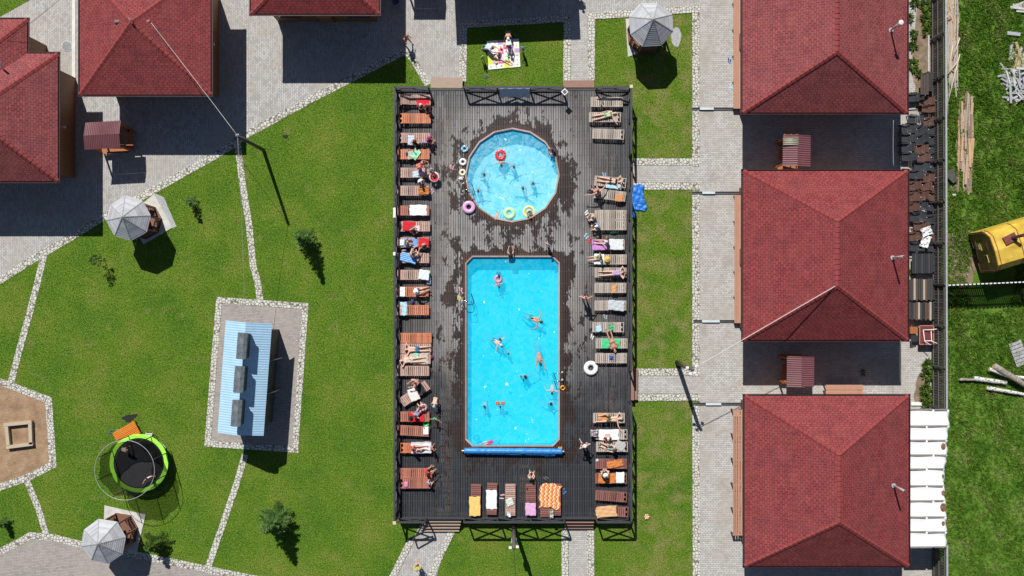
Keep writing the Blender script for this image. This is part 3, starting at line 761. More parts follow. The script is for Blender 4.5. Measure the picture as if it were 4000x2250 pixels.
LL = [('A1',130,475,150,268,'brown',2,'reddish lounger with its back raised in the top left corner'),
 ('A1',130,475,368,492,'orange',1,'empty orange lounger, second from the top on the left'),
 ('A1',110,480,600,720,'brown',1,'faded lounger under the family with the pink shirt'),
 ('A1',98,478,795,912,'orange',0,'orange lounger with a mint green towel lying on it'),
 ('A1',98,480,1010,1130,'brown',0,'faded lounger behind the child with the red swim ring'),
 ('A1',98,472,1225,1340,'brown',0,'faded lounger with an orange towel at its foot'),
 ('A2',98,472,68,188,'red',1,'red brown lounger with a white sheet across the middle'),
 ('A2',108,480,255,375,'brown',0,'lounger with a red towel and a blond person sitting'),
 ('A2',98,472,445,563,'brown',0,'lounger carrying a blue towel and a red towel'),
 ('A2',98,470,628,748,'brown',0,'lounger with a dark haired man on a blue towel'),
 ('A2',98,470,828,945,'brown',0,'faded lounger with a white towel hanging over its foot'),
 ('A2',85,465,1027,1145,'orange',0,'orange lounger with the white shirted person on it'),
 ('A2',93,472,1243,1362,'orange',1,'orange lounger with a light blue towel over its head end'),
 ('A3',125,500,183,300,'orange',0,'empty orange lounger, topmost of three pushed together on the left'),
 ('A3',125,490,308,425,'brown',0,'lounger under the man in blue trunks, middle of three together'),
 ('A3',125,478,432,550,'brown',0,'lounger under the woman on a beige towel, lowest of three together'),
 ('A3',98,470,570,690,'brown',0,'empty faded lounger just above the slanted one on the left'),
 ('A3',98,475,1110,1230,'red',1,'red brown lounger with a red towel and a black bag'),
 ('A3',95,475,1278,1398,'red',1,'red brown lounger with a folded white towel at its foot'),
 ('A4',130,505,272,392,'orange',1,'orange brown lounger with a wide white towel'),
 ('A4',130,505,570,690,'red',0,'red brown lounger under the man in the red shirt'),
 ('A4',130,495,690,810,'red',3,'lowest red brown lounger on the left with a pink cloth')]
for c, x0, x1, y0, y1, m, bk, lb in LL: lounger(c, x0, x1, y0, y1, m, bk, 'L', lb, rot=180 + (-3 if 'folded white' in lb else 0))
lounger('A3', 120, 478, 842, 958, 'brown', 0, 'L', 'slanted lounger turned away from the left railing with a white towel', rot=180+35)
RL = [('B1',235,612,178,293,'grey',0,'pale grey lounger in the top right corner of the deck',0),
 ('B1',213,592,355,475,'grey',1,'grey lounger under the woman in the green bikini',0),
 ('B1',252,630,555,675,'grey',3,'empty weathered lounger, third from the top on the right',-2),
 ('B1',275,655,1118,1238,'grey',3,'grey lounger under the woman in the black bikini',-5),
 ('B1',270,650,1272,1392,'grey',0,'grey lounger with an orange cloth at its head end',-7),
 ('B2',280,655,122,238,'grey',0,'empty weathered lounger pushed against the one below it',0),
 ('B2',280,655,242,358,'grey',0,'weathered lounger beside the green bag',0),
 ('B2',255,640,470,590,'grey',3,'grey lounger under a lilac and a patterned towel',0),
 ('B2',280,660,645,765,'grey',0,'grey lounger with a yellow and white bag on it',0),
 ('B2',278,658,800,918,'grey',0,'grey lounger under the woman in a lilac swimsuit',0),
 ('B2',275,655,982,1100,'grey',0,'grey lounger with a crumpled peach cloth',0),
 ('B2',275,658,1188,1308,'grey',0,'grey lounger with a pale grey towel hanging over it',0),
 ('B3',250,630,55,175,'grey',1,'grey lounger with a crumpled green cloth and a blue towel',0),
 ('B3',290,672,248,365,'grey',0,'grey lounger under a spread green towel',0),
 ('B3',282,665,423,540,'grey',0,'grey lounger with a small blue cloth, by the white ring',0),
 ('B3',258,640,1127,1247,'grey',0,'lounger under the man in olive trunks',0),
 ('B3',290,670,1322,1440,'grey',1,'grey lounger under a wide white towel on the right',0),
 ('B4',295,675,258,378,'grey',3,'grey lounger with a phone and a grey towel',0),
 ('B4',285,665,460,578,'dark',0,'dark lounger with a twisted orange towel',0),
 ('B4',280,665,632,752,'dark',3,'dark lounger with orange and white towels side by side',0),
 ('B4',283,668,842,960,'dark',1,'empty dark red lounger, second from the bottom on the right',-4),
 ('B4',300,683,1022,1142,'dark',1,'dark red lounger with a peach towel in the bottom right corner',-2)]
for c, x0, x1, y0, y1, m, bk, lb, rt in RL: lounger(c, x0, x1, y0, y1, m, bk, 'R', lb, rot=rt)
for x0, x1, y0, y1, m, lb, rt in [(195,315,403,775,'dark','lounger with a yellow orange towel, leftmost of the bottom row',-91),
  (378,500,388,765,'dark','lounger with a white towel in the bottom row',-91), (590,706,400,775,'brown','faded lounger with a white cloth and a small white bag',-90),
  (822,940,400,775,'dark','lounger with a pink towel and a black phone',-89), (978,1105,410,795,'dark','lounger under the left half of the zigzag towel',-89),
  (1105,1222,400,770,'dark','lounger under the right half of the zigzag towel',-90)]:
    lounger('K', x0, x1, y0, y1, m, 0, 'D', lb, rot=rt)
# ================= houses =================
n = NT('red_shingles'); uv = n.coord('UV')
br = n.new('TexBrick'); n.L(uv, br.inputs['Vector']); br.inputs['Scale'].default_value = 1
br.inputs['Brick Width'].default_value = .30; br.inputs['Row Height'].default_value = .15; br.inputs['Mortar Size'].default_value = .005; br.inputs['Mortar Smooth'].default_value = .2
br.inputs['Color1'].default_value = (.305,.046,.050,1); br.inputs['Color2'].default_value = (.215,.030,.036,1); br.inputs['Mortar'].default_value = (.06,.012,.014,1); br.inputs['Bias'].default_value = -.1
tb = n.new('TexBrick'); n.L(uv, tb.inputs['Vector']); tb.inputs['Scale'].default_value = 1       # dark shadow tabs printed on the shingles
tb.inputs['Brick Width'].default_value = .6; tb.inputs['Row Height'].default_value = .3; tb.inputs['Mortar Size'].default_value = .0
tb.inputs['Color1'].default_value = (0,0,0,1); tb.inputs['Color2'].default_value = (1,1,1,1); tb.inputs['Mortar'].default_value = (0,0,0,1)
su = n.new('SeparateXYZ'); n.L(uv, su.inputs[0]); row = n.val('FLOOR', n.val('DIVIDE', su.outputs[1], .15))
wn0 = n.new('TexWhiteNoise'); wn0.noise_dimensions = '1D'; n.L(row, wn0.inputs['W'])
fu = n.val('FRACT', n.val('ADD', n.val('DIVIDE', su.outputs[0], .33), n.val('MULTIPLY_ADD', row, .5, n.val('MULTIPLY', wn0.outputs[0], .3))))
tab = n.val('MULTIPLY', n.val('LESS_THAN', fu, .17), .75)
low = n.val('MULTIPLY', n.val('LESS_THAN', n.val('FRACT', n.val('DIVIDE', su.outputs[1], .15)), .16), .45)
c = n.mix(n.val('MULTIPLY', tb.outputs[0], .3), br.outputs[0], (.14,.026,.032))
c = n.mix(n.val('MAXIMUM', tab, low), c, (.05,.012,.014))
c = n.mix(n.ramp(n.noise(uv, 1.1, 6, .65), [(.38, 0.0), (.72, .75)]), c, n.mix(.5, c, (.34,.07,.06)))
c = n.mix(n.ramp(n.noise(uv, .5, 4), [(.5, 0.0), (.8, .4)]), c, (.15,.05,.055))
oi = n.new('ObjectInfo'); hv = n.new('HueSaturation'); n.L(c, hv.inputs['Color']); n.L(n.val('MULTIPLY_ADD', oi.outputs['Random'], .22, .90), hv.inputs['Value']); n.L(n.val('MULTIPLY_ADD', oi.outputs['Random'], -.14, 1.02), hv.inputs['Saturation']); c = n.mix(n.ramp(n.noise(n.mapping(uv, (1,.35,1)), 1.6, 6, .7), [(.6, 0.0), (.72, .4)]), hv.outputs[0], (.12,.06,.06))
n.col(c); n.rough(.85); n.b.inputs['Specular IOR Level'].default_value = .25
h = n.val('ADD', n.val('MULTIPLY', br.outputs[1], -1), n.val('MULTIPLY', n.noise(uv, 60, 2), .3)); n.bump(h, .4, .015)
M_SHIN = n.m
M_CAP = M('ridge_shingle', (.25,.040,.040), .85, .2, 4, bump=.3)
M_GUT = M('brown_gutter', (.05,.018,.018), .4, .2, 3)
M_FASC = M('pale_drip_edge', (.30,.16,.16), .5, .1, 3)
M_LOG = wood('brown_wall_boards', (.22,.09,.03), .3, .55, .4, (25,25,2))
M_GLASS = M('dark_glass', (.02,.025,.03), .08, .1, 2, spec=.8)
def house(label, e0, e1, ze, r0, r1, zr, inset=.65, side='L', rot=0, shift=None, cat='house', name='house', wallmat=None, doors=()):
    """e0,e1: opposite eave corners in the photograph at height ze; r0,r1: ridge ends at height zr"""
    a, b2 = P(*e0, ze), P(*e1, ze); X0, X1, Y0, Y1 = min(a.x,b2.x), max(a.x,b2.x), min(a.y,b2.y), max(a.y,b2.y)
    p, q = P(*r0, zr), P(*r1, zr)
    cx, cy = (X0+X1)/2, (Y0+Y1)/2
    t = thing(name, label, cat, (cx, cy, 0), 'red roofed wooden houses')
    c4 = [Vector((X0,Y0,ze)), Vector((X1,Y0,ze)), Vector((X1,Y1,ze)), Vector((X0,Y1,ze))]
    if rot:
        for v4 in c4: d = Vector((v4.x-cx, v4.y-cy)); v4.x = cx + d.x*math.cos(rot) - d.y*math.sin(rot); v4.y = cy + d.x*math.sin(rot) + d.y*math.cos(rot)
    top = p if p.y > q.y else q; bot = q if p.y > q.y else p
    single = (p-q).length < .05
    b = MB()
    def slope(pts):
        o = pts[0]; u = (pts[1]-pts[0]).normalized(); nn = (pts[1]-pts[0]).cross(pts[-1]-pts[0]).normalized(); v3 = nn.cross(u)
        off = random.Random(int(o.x*10)).uniform(0, 5)
        b.add(pts, [tuple(range(len(pts)))], 0, [((w3-o).dot(u)+off, (w3-o).dot(v3)) for w3 in pts])
    slope([c4[0], c4[1], bot]); slope([c4[2], c4[3], top])
    if single: slope([c4[1], c4[2], top]); slope([c4[3], c4[0], top])
    else: slope([c4[1], c4[2], top, bot]); slope([c4[3], c4[0], bot, top])
    dn = Vector((0,0,-.16)); lo = [v4 + dn for v4 in c4]
    for i in range(4): b.add([lo[i], lo[(i+1) % 4], c4[(i+1) % 4], c4[i]], [(0,1,2,3)], 1, [(0,0)]*4)
    b.add(lo, [(3,2,1,0)], 1, [(0,0)]*4)
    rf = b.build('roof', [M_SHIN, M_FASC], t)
    # ridge and hip caps: overlapping pieces
    cb = MB()
    def caps(A, B):
        A, B = Vector(A), Vector(B); L = (B-A).length; m = max(1, int(L/.30)); d = (B-A)/m; u = d.normalized(); sd = Vector((-u.y,u.x,0)).normalized()
        for i in range(m):
            s0 = A + d*i; s1 = A + d*(i+.90); zlo, zhi = Vector((0,0,.024)), Vector((0,0,.010))
            # each piece is folded over the ridge
            wv = .15; dz = Vector((0,0,-.055)) if abs(u.z) < .1 else Vector((0,0,-.068))
            v0 = [s0+sd*wv+dz+zlo, s0+zlo+Vector((0,0,.025)), s0-sd*wv+dz+zlo]; v1 = [s1+sd*wv+dz+zhi, s1+zhi+Vector((0,0,.02)), s1-sd*wv+dz+zhi]
            th = Vector((0,0,-.05)); vv = v0+v1+[k+th for k in v0]
            e1 = A + d*(i+1.0); zl2 = Vector((0,0,.006)); v9 = [s1+sd*wv+dz+zl2, s1+zl2+Vector((0,0,.02)), s1-sd*wv+dz+zl2, e1+sd*wv+dz+zl2, e1+zl2+Vector((0,0,.02)), e1-sd*wv+dz+zl2]; cb.add(v9, [(0,1,4,3),(1,2,5,4)], 1)
            cb.add(vv, [(0,1,4,3),(1,2,5,4),(0,6,7,1),(1,7,8,2),(0,3,6),(2,8,5)])
    for cc3, e in ((c4[0],bot),(c4[1],bot),(c4[2],top),(c4[3],top)): caps(cc3, e)
    if not single: caps(bot, top)
    cb.build('ridge_cap', [M_CAP, M('ridge_joint', (.03,.012,.013), .9)], rf)
    g = MB()
    for i in range(4):
        A, B = c4[i], c4[(i+1) % 4]; u = (B-A).normalized(); o3 = Vector((u.y,-u.x,0))*.07
        g.beam(A+o3+Vector((0,0,-.09))-u*.12, B+o3+Vector((0,0,-.09))+u*.12, .03, .12, mi=0); g.beam(A+o3*.5+Vector((0,0,-.145))-u*.1, B+o3*.5+Vector((0,0,-.145))+u*.1, .06, .02)
        g.beam(A+o3*1.5+Vector((0,0,-.05))-u*.12, B+o3*1.5+Vector((0,0,-.05))+u*.12, .02, .05)
    g.build('gutter', M_GUT, rf)
    wl = MB(); W2, H2 = (X1-X0)-2*inset, (Y1-Y0)-2*inset
    wl.box((cx,cy,(ze-.17)/2), (W2,H2,ze-.17), rz=rot)
    wm = wl.build('wall', wallmat or M_LOG, t)
    def opening(nm, w3, h3, off, z, s):
        d = {'R': Vector((1,0,0)), 'L': Vector((-1,0,0)), 'D': Vector((0,-1,0)), 'U': Vector((0,1,0))}[s]; tt = Vector((-d.y,d.x,0))
        ext = (W2 if s in 'RL' else H2)/2 + .03; c0 = Vector((cx,cy,0)) + Matrix.Rotation(rot,3,'Z') @ (d*ext + tt*off); R3 = rot + math.atan2(d.y,d.x)
        fr = MB().box(c0+Vector((0,0,z+h3/2)), (.05,w3+.16,h3+.16), rz=R3).build('frame', M('brown_frame', (.10,.04,.02), .5), None)
        if nm == 'door': fr.name = 'door'; fr.parent = t; pan = 'panel'
        else: fr.name = 'window'; fr.parent = t; pan = 'pane'
        fr.location = -Vector(t.location)
        o = MB().box(c0+Matrix.Rotation(R3,3,'Z') @ Vector((.03,0,0))+Vector((0,0,z+h3/2)), (.02,w3,h3), rz=R3).build(pan, M('door_wood', (.28,.13,.05), .5) if nm == 'door' else M_GLASS, None)
        o.parent = fr
    for args in doors: opening(*args)
    return t
Dw = lambda x, y: (x*1.5528, y*1.5528)
wins = lambda s: (('window',1.3,1.2,-2.2,1.1,s),('door',.9,2.0,0,.05,s),('window',1.3,1.2,2.2,1.1,s))
R1 = house('top right house with a red shingled hip roof and white capped pipe', (2901,-220), (3544,440), 3.9, (3271,-55), (3272,200), 6.3, doors=wins('L')+wins('D'), side='L')
R2 = house('middle right house with a red shingled hip roof crossed by a wire', (2903,668), (3546,1328), 3.9, (3274,866), (3273,1116), 6.3, doors=wins('L')+wins('D'))
R3 = house('bottom right house with a red shingled hip roof beside the white canopy', (2909,1547), (3550,2211), 3.9, (3280,1780), (3280,2040), 6.3, doors=wins('L'))
L2 = house('upper left house with a pyramid shaped red shingled roof and vents', (311,-135), (823,370), 3.9, (510,86), (510,86), 5.9)
LA = house('house cut by the left edge, with the lower red roof and lamp', (-560,209), (226,708), 3.9, (-60,400), (-60,497), 6.1)
house('smaller red roofed wing behind the left edge house', (-560,75), (106,560), 3.9, (-140,262), (-140,340), 5.75)
house('top middle house showing only its lower red roof edge and brown wall', (980,-440), (1480,54), 4.15, (1215,-205), (1215,-190), 6.2, doors=wins('D'))
hn = house('red roofed house just above the picture that shades the picnic lawn', (1700,-640), (2200,-98), 3.9, (1950,-380), (1950,-370), 6.2, rot=rad(2.7))
# wall lamps
for c, x, y, z, lb in (('U1',1605,332,2.5,'small white lamp on the wall of the upper left house'), ('U1',482,957,2.5,'small white lamp on the wall of the left edge house')):
    p = at(c, x, y, z); t = thing('wall_lamp', lb, 'lamp', p)
    MB().tube([p-Vector((.25,0,.0)), p], .03, 8).build('arm', M_WHITE, t); MB().box(p+Vector((.03,0,-.04)), (.12,.14,.1)).build('lamp_head', M_WHITE, t)
# pipes and vents on the roofs
def pipe(b0, zb, t0, zt, cap, label):
    A, B = P(*b0, zb), P(*t0, zt); B.x, B.y = A.x + (B.x-A.x), A.y + (B.y-A.y)
    t = thing('flue_pipe', label, 'pipe', A); MB().tube([A-Vector((0,0,.3)), B], .065, 12).build('pipe', M('zinc', (.55,.56,.57), .35, .1, 5, metal=.3), t, True)
    MB().tube([A-Vector((0,0,.12)), A+Vector((0,0,.05))], .14, 14).build('collar', M('zinc', 0), t)
    if cap: MB().tube([B, B+Vector((0,0,.06)), B+Vector((0,0,.1))], [.14,.14,.03], 16).build('cap', M_WHITE, t)
    else: MB().tube([B-Vector((0,0,.0)), B+Vector((0,0,.02))], .05, 12).build('opening', M_BLACK, t)
pipe((3480,118), 4.5, (3519,88), 6.2, True, 'vent pipe with a round white cap on the top right roof')
pipe((3487,1007), 4.5, (3530,1001), 6.2, False, 'grey vent pipe on the middle right roof')
pipe((3491,1897), 4.5, (3534,1918), 6.2, False, 'grey vent pipe on the bottom right roof beside the canopy')
pipe((17,292), 4.3, (-5,238), 5.6, False, 'dark grey pipe on the roof at the left edge')
def vent(c, x, y, z, mat, label, rz=0):
    p = at(c, x, y, z); t = thing('roof_vent', label, 'vent', p, None)
    b = MB(); N = 8; b.prism([(p.x-.13,p.y-.15),(p.x+.13,p.y-.15),(p.x+.13,p.y+.15),(p.x-.13,p.y+.15)], p.z-.35, p.z+.10); b.build('base', mat, t)
    b = MB(); b.tube([(p.x-.17,p.y+.0,p.z+.14),(p.x+.17,p.y+.0,p.z+.14)], .12, 14); b.build('hood', mat, t, True)
vent('U1', 897, 170, 5.25, M('grey_vent', (.18,.17,.18), .5), 'dark grey vent left of the peak of the upper left roof')
vent('U1', 1118, 168, 5.25, M('pink_vent', (.42,.22,.20), .5), 'pinkish vent right of the peak of the upper left roof')
vent('U1', 1012, 285, 5.0, M('pink_vent', 0), 'pinkish vent below the peak of the upper left roof')
q = at('U1', 1000, 158, 6.0); t = thing('finial', 'small grey antenna at the peak of the upper left roof', 'antenna', q)
MB().tube([q-Vector((0,0,.25)), q+Vector((-.05,.05,.25))], .03, 8).build('mast', M('grey_vent', 0), t); MB().box(q+Vector((-.08,.06,.22)), (.2,.06,.05), rz=-.6).build('bracket', M('grey_vent', 0), t)

# porches and slatted platforms in front of the right houses
M_PORCH = wood('porch_boards', (.42,.22,.15), .25, .6, .25, (25,2,25)); 
def porch(x0, x1, y0, y1, z, slat, label, nm='porch', cat='porch', along='y', mat=None):
    a, b2 = P(x0, y0, z), P(x1, y1, z); X0, X1, Y0, Y1 = a.x, b2.x, b2.y, a.y
    t = thing(nm, label, cat, ((X0+X1)/2, (Y0+Y1)/2, 0)); b = MB(); w3 = .13
    if along == 'y':
        k = max(2, int((X1-X0)/w3)); p = (X1-X0)/k
        for i in range(k): b.box((X0+p*(i+.5), (Y0+Y1)/2, z-.015), (p-slat, Y1-Y0, .03))
    else:
        k = max(2, int((Y1-Y0)/w3)); p = (Y1-Y0)/k
        for i in range(k): b.box(((X0+X1)/2, Y0+p*(i+.5), z-.015), (X1-X0, p-slat, .03))
    b.build('boards', mat or M_PORCH, t)
    m = max(2, int((Y1-Y0)/1.6)); 
    for i in range(m+1):
        y = Y0+.05+(Y1-Y0-.1)*i/m; MB().box(((X0+X1)/2, y, z-.055), (X1-X0, .07, .05)).build('crossbeam', mat or M_PORCH, t)
        for x in (X0+.06, X1-.06): MB().box((x, y, (z-.08)/2), (.08,.068,z-.08)).build('post', M_DARKW, t)
    return t
porch(2865, 2895, -200, 424, .45, .008, 'long brown plank porch of the top right house')
porch(2869, 2896, 762, 1262, .45, .008, 'long brown plank porch of the middle right house')
porch(2862, 2901, 1600, 2092, .75, .045, 'slatted brown rack with gaps along the bottom right house', 'slatted_rack', 'rack')
porch(3226, 3371, 1503, 1560, .7, .01, 'brown plank table top between the middle and bottom right houses', 'plank_table', 'table', 'x')
# drains, manhole, kerbs
def drain(y, xs, label, dark=((0,1),), x1=2900):
    a, b2 = P(xs, y), P(x1, y); t = thing('drain_channel', label, 'drain', ((a.x+b2.x)/2, a.y, 0))
    MB().box(((a.x+b2.x)/2, a.y, .0425), (b2.x-a.x, .16, .085)).build('channel', M('drain_grey', (.12,.12,.13), .6), t)
    MB().box(((a.x+b2.x)/2, a.y+.03, .1), (b2.x-a.x-.02, .07, .03)).build('grate', M_BLACK, t)
    c0 = a.lerp(b2, dark[0]); c1 = a.lerp(b2, dark[1]); MB().box(((c0.x+c1.x)/2, a.y-.01, .125), (c1.x-c0.x, .15, .02)).build('metal_cover', M('pale_metal', (.58,.66,.70), .4, .08, 4), t)
drain(425, 2703, 'topmost black drain across the right walkway', (.18,.50), 2870)
drain(753, 2703, 'drain across the right walkway above the middle right house porch', (.2,.45))
drain(1254, 2708, 'drain across the right walkway below the middle porch', (.2,.62), 2872)
drain(1577, 2708, 'lowest black drain across the right walkway', (.25,.56))
a, b2 = P(282,-100), P(296,305); t = setp(MB().box(((a.x+b2.x)/2,(a.y+b2.y)/2,.03), (b2.x-a.x,a.y-b2.y,.06)).build('drain_channel', M('pale_concrete', (.66,.66,.62), .85, .1, 3)), 'long pale concrete gutter between the two left houses', 'drain')
q = at('U1', 505, 348, 0); t = thing('manhole_cover', 'round grey manhole cover in the paving between the left houses', 'manhole cover', q)
MB().tube([q, q+Vector((0,0,.03))], .36, 32).build('rim', M_CONC, t); MB().tube([q+Vector((0,0,.03)), q+Vector((0,0,.045))], .29, 32).build('lid', M('lid_grey', (.22,.25,.27), .6), t)
a, b2 = P(3560,1568), P(3612,1585)
setp(MB().box(((a.x+b2.x)/2,(a.y+b2.y)/2,.06), (b2.x-a.x+.1,.22,.1)).build('kerb_stone', M_WHITE), 'white kerb slab between the bottom right house and the canopy', 'kerb')
p0, p1 = P(3622,140), P(3622,282)
setp(MB().box(((p0.x+p1.x)/2,(p0.y+p1.y)/2,.12), (.1,p0.y-p1.y,.24)).build('kerb_stone', M_CONC), 'pale kerb at the foot of the black fence near the top', 'kerb')

# ================= fence, canopy =================
M_FENCE = wood('black_fence_boards', (.11,.10,.095), .4, .8, .8, (2,2,20))
def fence(x0, y0, x1, y1, h, label, pitch, bw, mat, capm, cap=True, z0=0.02, name='fence'):
    A, B = Vector((x0,y0,0)), Vector((x1,y1,0)); L = (B-A).length; u = (B-A).normalized(); t = thing(name, label, 'fence', (A+B)/2)
    b = MB(); n3 = int(L/pitch); r = random.Random(9); rz = math.atan2(u.y,u.x)
    for i in range(n3):
        p = A + u*(pitch*(i+.5)); hh = h + r.uniform(-.02,.02); b.box(p+Vector((0,0,z0+hh/2)), (bw,.025,hh), rz=rz+r.uniform(-.03,.03))
    b.build('boards', mat, t); sd = Vector((-u.y,u.x,0))
    for z in (.35, h*.5, h-.25): MB().beam(A+Vector((0,0,z))-sd*.04, B+Vector((0,0,z))-sd*.04, .045, .09).build('rail', mat, t)
    k = int(L/2.6)
    for i in range(k+1): p = A + u*(L*i/k); MB().beam(p-sd*.1, p-sd*.1+Vector((0,0,h)), .07, .07).build('post', mat, t)
    if cap: MB().beam(A+Vector((0,0,h+.05)), B+Vector((0,0,h+.05)), .11, .03).build('cap_rail', capm, t)
    return t
M_GALV = M('galvanised', (.42,.45,.48), .4, .12, 4, metal=.2)
FX = P(3693, 0, 2.2).x
fence(FX, 24, FX+.07, P(0,1600,2.2).y, 2.2, 'tall black board fence with a grey metal cap, above the canopy', .17, .12, M_FENCE, M_GALV)
fence(FX+.09, P(0,2130,2.2).y, FX+.12, -24, 2.2, 'tall black board fence continuing below the white canopy', .17, .12, M_FENCE, M_GALV)
a = P(3702,1113,2.0); b2 = P(4200,1092,2.0)
fence(a.x, a.y, b2.x, b2.y, 2.0, 'black and white topped picket fence crossing the wild field', .13, .105, M_FENCE, M_WHITE, False)
fw = [o for o in C.objects if o.name.startswith('fence') and 'picket' in o.get('label','')][0]
b = MB(); u = (b2-a).normalized(); r = random.Random(4)
for i in range(int((b2-a).length/.26)):
    p = a + u*(.26*i+.1); b.box((p.x, p.y-.02, 2.045), (.16,.07,.03), rz=math.atan2(u.y,u.x))
b.build('white_tips', M_WHITE, fw)
# white canopy
t = thing('canopy', 'white sheet canopy roof with grey battens beside the bottom right house', 'canopy', P(3630,1870))
n = NT('white_sheet'); v = n.geo(); n.col(n.mix(n.noise(v, 1.2, 5), (.80,.82,.84), (.92,.92,.92))); n.rough(.45); n.bump(n.noise(v, 2.5, 4), .35, .06); M_SHEET = n.m
ys = [1600,1664,1720,1778,1832,1899,1956,2020,2078,2137]; zc = 2.7
XL = P(3551,0,zc).x; r = random.Random(6)
rights = [3707,3708,3700,3702,3692,3690,3693,3696,3698,3698]
for i in range(9):
    y0, y1 = P(0,ys[i],zc).y, P(0,ys[i+1],zc).y; N = 14; vs = []
    for a3 in range(N+1):
        for k in range(9):
            u2, v2 = a3/N, k/8; xr2 = P(rights[i]*(1-v2)+rights[i+1]*v2,0,zc).x + .04*math.sin(v2*9+i)
            vs.append((XL+(xr2-XL)*u2, y0+(y1-y0)*v2, zc-.05*math.sin(math.pi*v2)+.02*math.sin(u2*7+i)-.03*max(0,u2-.9)*10*abs(math.sin(v2*6))))
    o = MB().add(vs, [(a3*9+k, a3*9+k+1, (a3+1)*9+k+1, (a3+1)*9+k) for a3 in range(N) for k in range(8)]).build('sheet_panel', M_SHEET, t, True)
    md = o.modifiers.new('s', 'SOLIDIFY'); md.thickness = .01
for i, yv in enumerate(ys):
    y0 = P(0,yv,zc).y; sp = XL + (2.6*(.42 if i % 3 else .58)); e = P(rights[i]-8,0,zc).x
    for q0, q1 in ((XL+.02, sp-.06), (sp+.06, e)): MB().box(((q0+q1)/2, y0+r.uniform(-.02,.02), zc+.04), (q1-q0,.09,.03), rz=r.uniform(-.01,.01)).build('batten', M('grey_batten', (.24,.21,.20), .8), t)
    MB().beam((XL,y0,zc-.16),(e+.1,y0,zc-.16),.05,.1).build('rafter', M_DARKW, t)
for i in (0,3,6,9):
    y0 = P(0,ys[i],zc).y; MB().beam((P(3685,0,zc).x,y0-.03,0),(P(3685,0,zc).x,y0-.03,zc-.2),.09,.09).build('post', M_DARKW, t)
for yy, s in ((1744,.16),(1860,.08),(1925,.11),(1982,.2),(2045,.11)):
    q = P(3684,yy,zc+.01); b = MB()
    b.prism([(q.x+s*math.cos(k*.6283)*.9+.02, q.y+s*1.3*math.sin(k*.6283)) for k in range(10)], zc-.08, zc+.012)
    b.build('rust_patch', M('rusty_patch', (.22,.11,.06), .9, .6, 6), t)

# ================= kiosk with the blue roof =================
W4 = [(330,275),(657,297),(597,1090),(272,1067)]; ze, zr = 2.9, 3.85
cor = [at('W', *p, ze) for p in W4]; rA, rB = at('W', 473, 290, zr), at('W', 411, 1088, zr)
t = thing('changing_kiosk', 'long kiosk with a light blue corrugated roof on a paved pad', 'kiosk', (sum((c.x for c in cor))/4, sum((c.y for c in cor))/4, 0))
M_BLUE = M('light_blue_sheet', (.40,.62,.82), .45, .06, 2)
def corrug(b, p0, p1, q0, q1, pitch=.155, amp=.0075):
    """sheet from edge p0-p1 to edge q0-q1; ribs run p->q"""
    L = (p1-p0).length; m = int(L/pitch*6); nn = (p1-p0).cross(q0-p0).normalized(); nn = nn if nn.z > 0 else -nn; vs = []
    for i in range(m+1):
        u = i/m; o = nn*amp*math.sin(2*math.pi*u*L/pitch); vs += [p0.lerp(p1,u)+o, q0.lerp(q1,u)+o]
    b.add(vs, [(2*i,2*i+1,2*i+3,2*i+2) for i in range(m)])
for e0, e1, nm in ((cor[0],cor[3],'w'),(cor[1],cor[2],'e')):
    b = MB(); corrug(b, e0, e1, rA, rB); o = b.build('roof_slope', M_BLUE, t); md = o.modifiers.new('s','SOLIDIFY'); md.thickness = .01
cc = sum(cor, Vector())/4; ins = [cc + (c-cc)*.86 for c in cor]; b = MB(); b.prism([(c.x,c.y) for c in ins], 0, ze-.12)
b.build('wall', M('dark_wall', (.07,.06,.06), .7, .3, 3), t)
for g0, g1, r0 in ((cor[0],cor[1],rA),(cor[3],cor[2],rB)):
    d = (cc-(g0+g1)/2).normalized()*.25; dz = Vector((0,0,-.08)); b = MB(); b.add([g0+d+dz, g1+d+dz, r0+d+dz], [(0,1,2),(2,1,0)]); b.build('gable', M('dark_wall', 0), t)
for y, x in ((555,665),(785,645)):
    q = at('W', x, y, 1.0); MB().box((q.x,q.y,1.02), (.75,.05,1.95), rz=.25).build('door', M('pale_door', (.6,.6,.6), .6), t)
for x0, x1, y0, y1 in ((405,482,365,545),(384,462,600,785),(366,444,840,1023)):
    p = at('W', (x0+x1)/2, (y0+y1)/2, 4.6); h = thing('roof_hatch', '', '', p); h.parent = None
    lb = {365:'topmost',600:'middle',840:'lowest'}[y0]; setp(h, lb+' of three grey box hoods on the blue kiosk roof', 'hood', 'grey hoods on the blue roof')
    h.name = 'roof_hood'; rz = rad(-4.2); R3 = Matrix.Rotation(rz,3,'Z'); h.rotation_euler = (0,0,0)
    def tr(x, y, z): return p + R3 @ Vector((x,y,z))
    w3, l3 = .30, .80; pr = [(-w3,0.0),(-w3*.9,.0),( -.1,.12),(.12,.14),(w3,.0),(w3,-.12),(-w3,-.12)]
    b = MB(); pr = [(-w3,-.14),(w3,-.14),(w3,.02),(.1,.15),(-.1,.15),(-w3,.02)]
    vs = [tr(a,-l3,z) for a, z in pr] + [tr(a,l3,z) for a, z in pr]; m = 6
    b.add(vs, [tuple(range(m)), tuple(range(m,2*m))[::-1]] + [(i,m+i,m+(i+1)%m,(i+1)%m) for i in range(m)]); b.build('hood', M('weathered_zinc', (.13,.15,.17), .5, .45, 4), h)
    b = MB(); b.box(tr(.05,0,-.5), (.42,1.45,.75), rz=rz); b.build('shaft', M_BLACK, h)

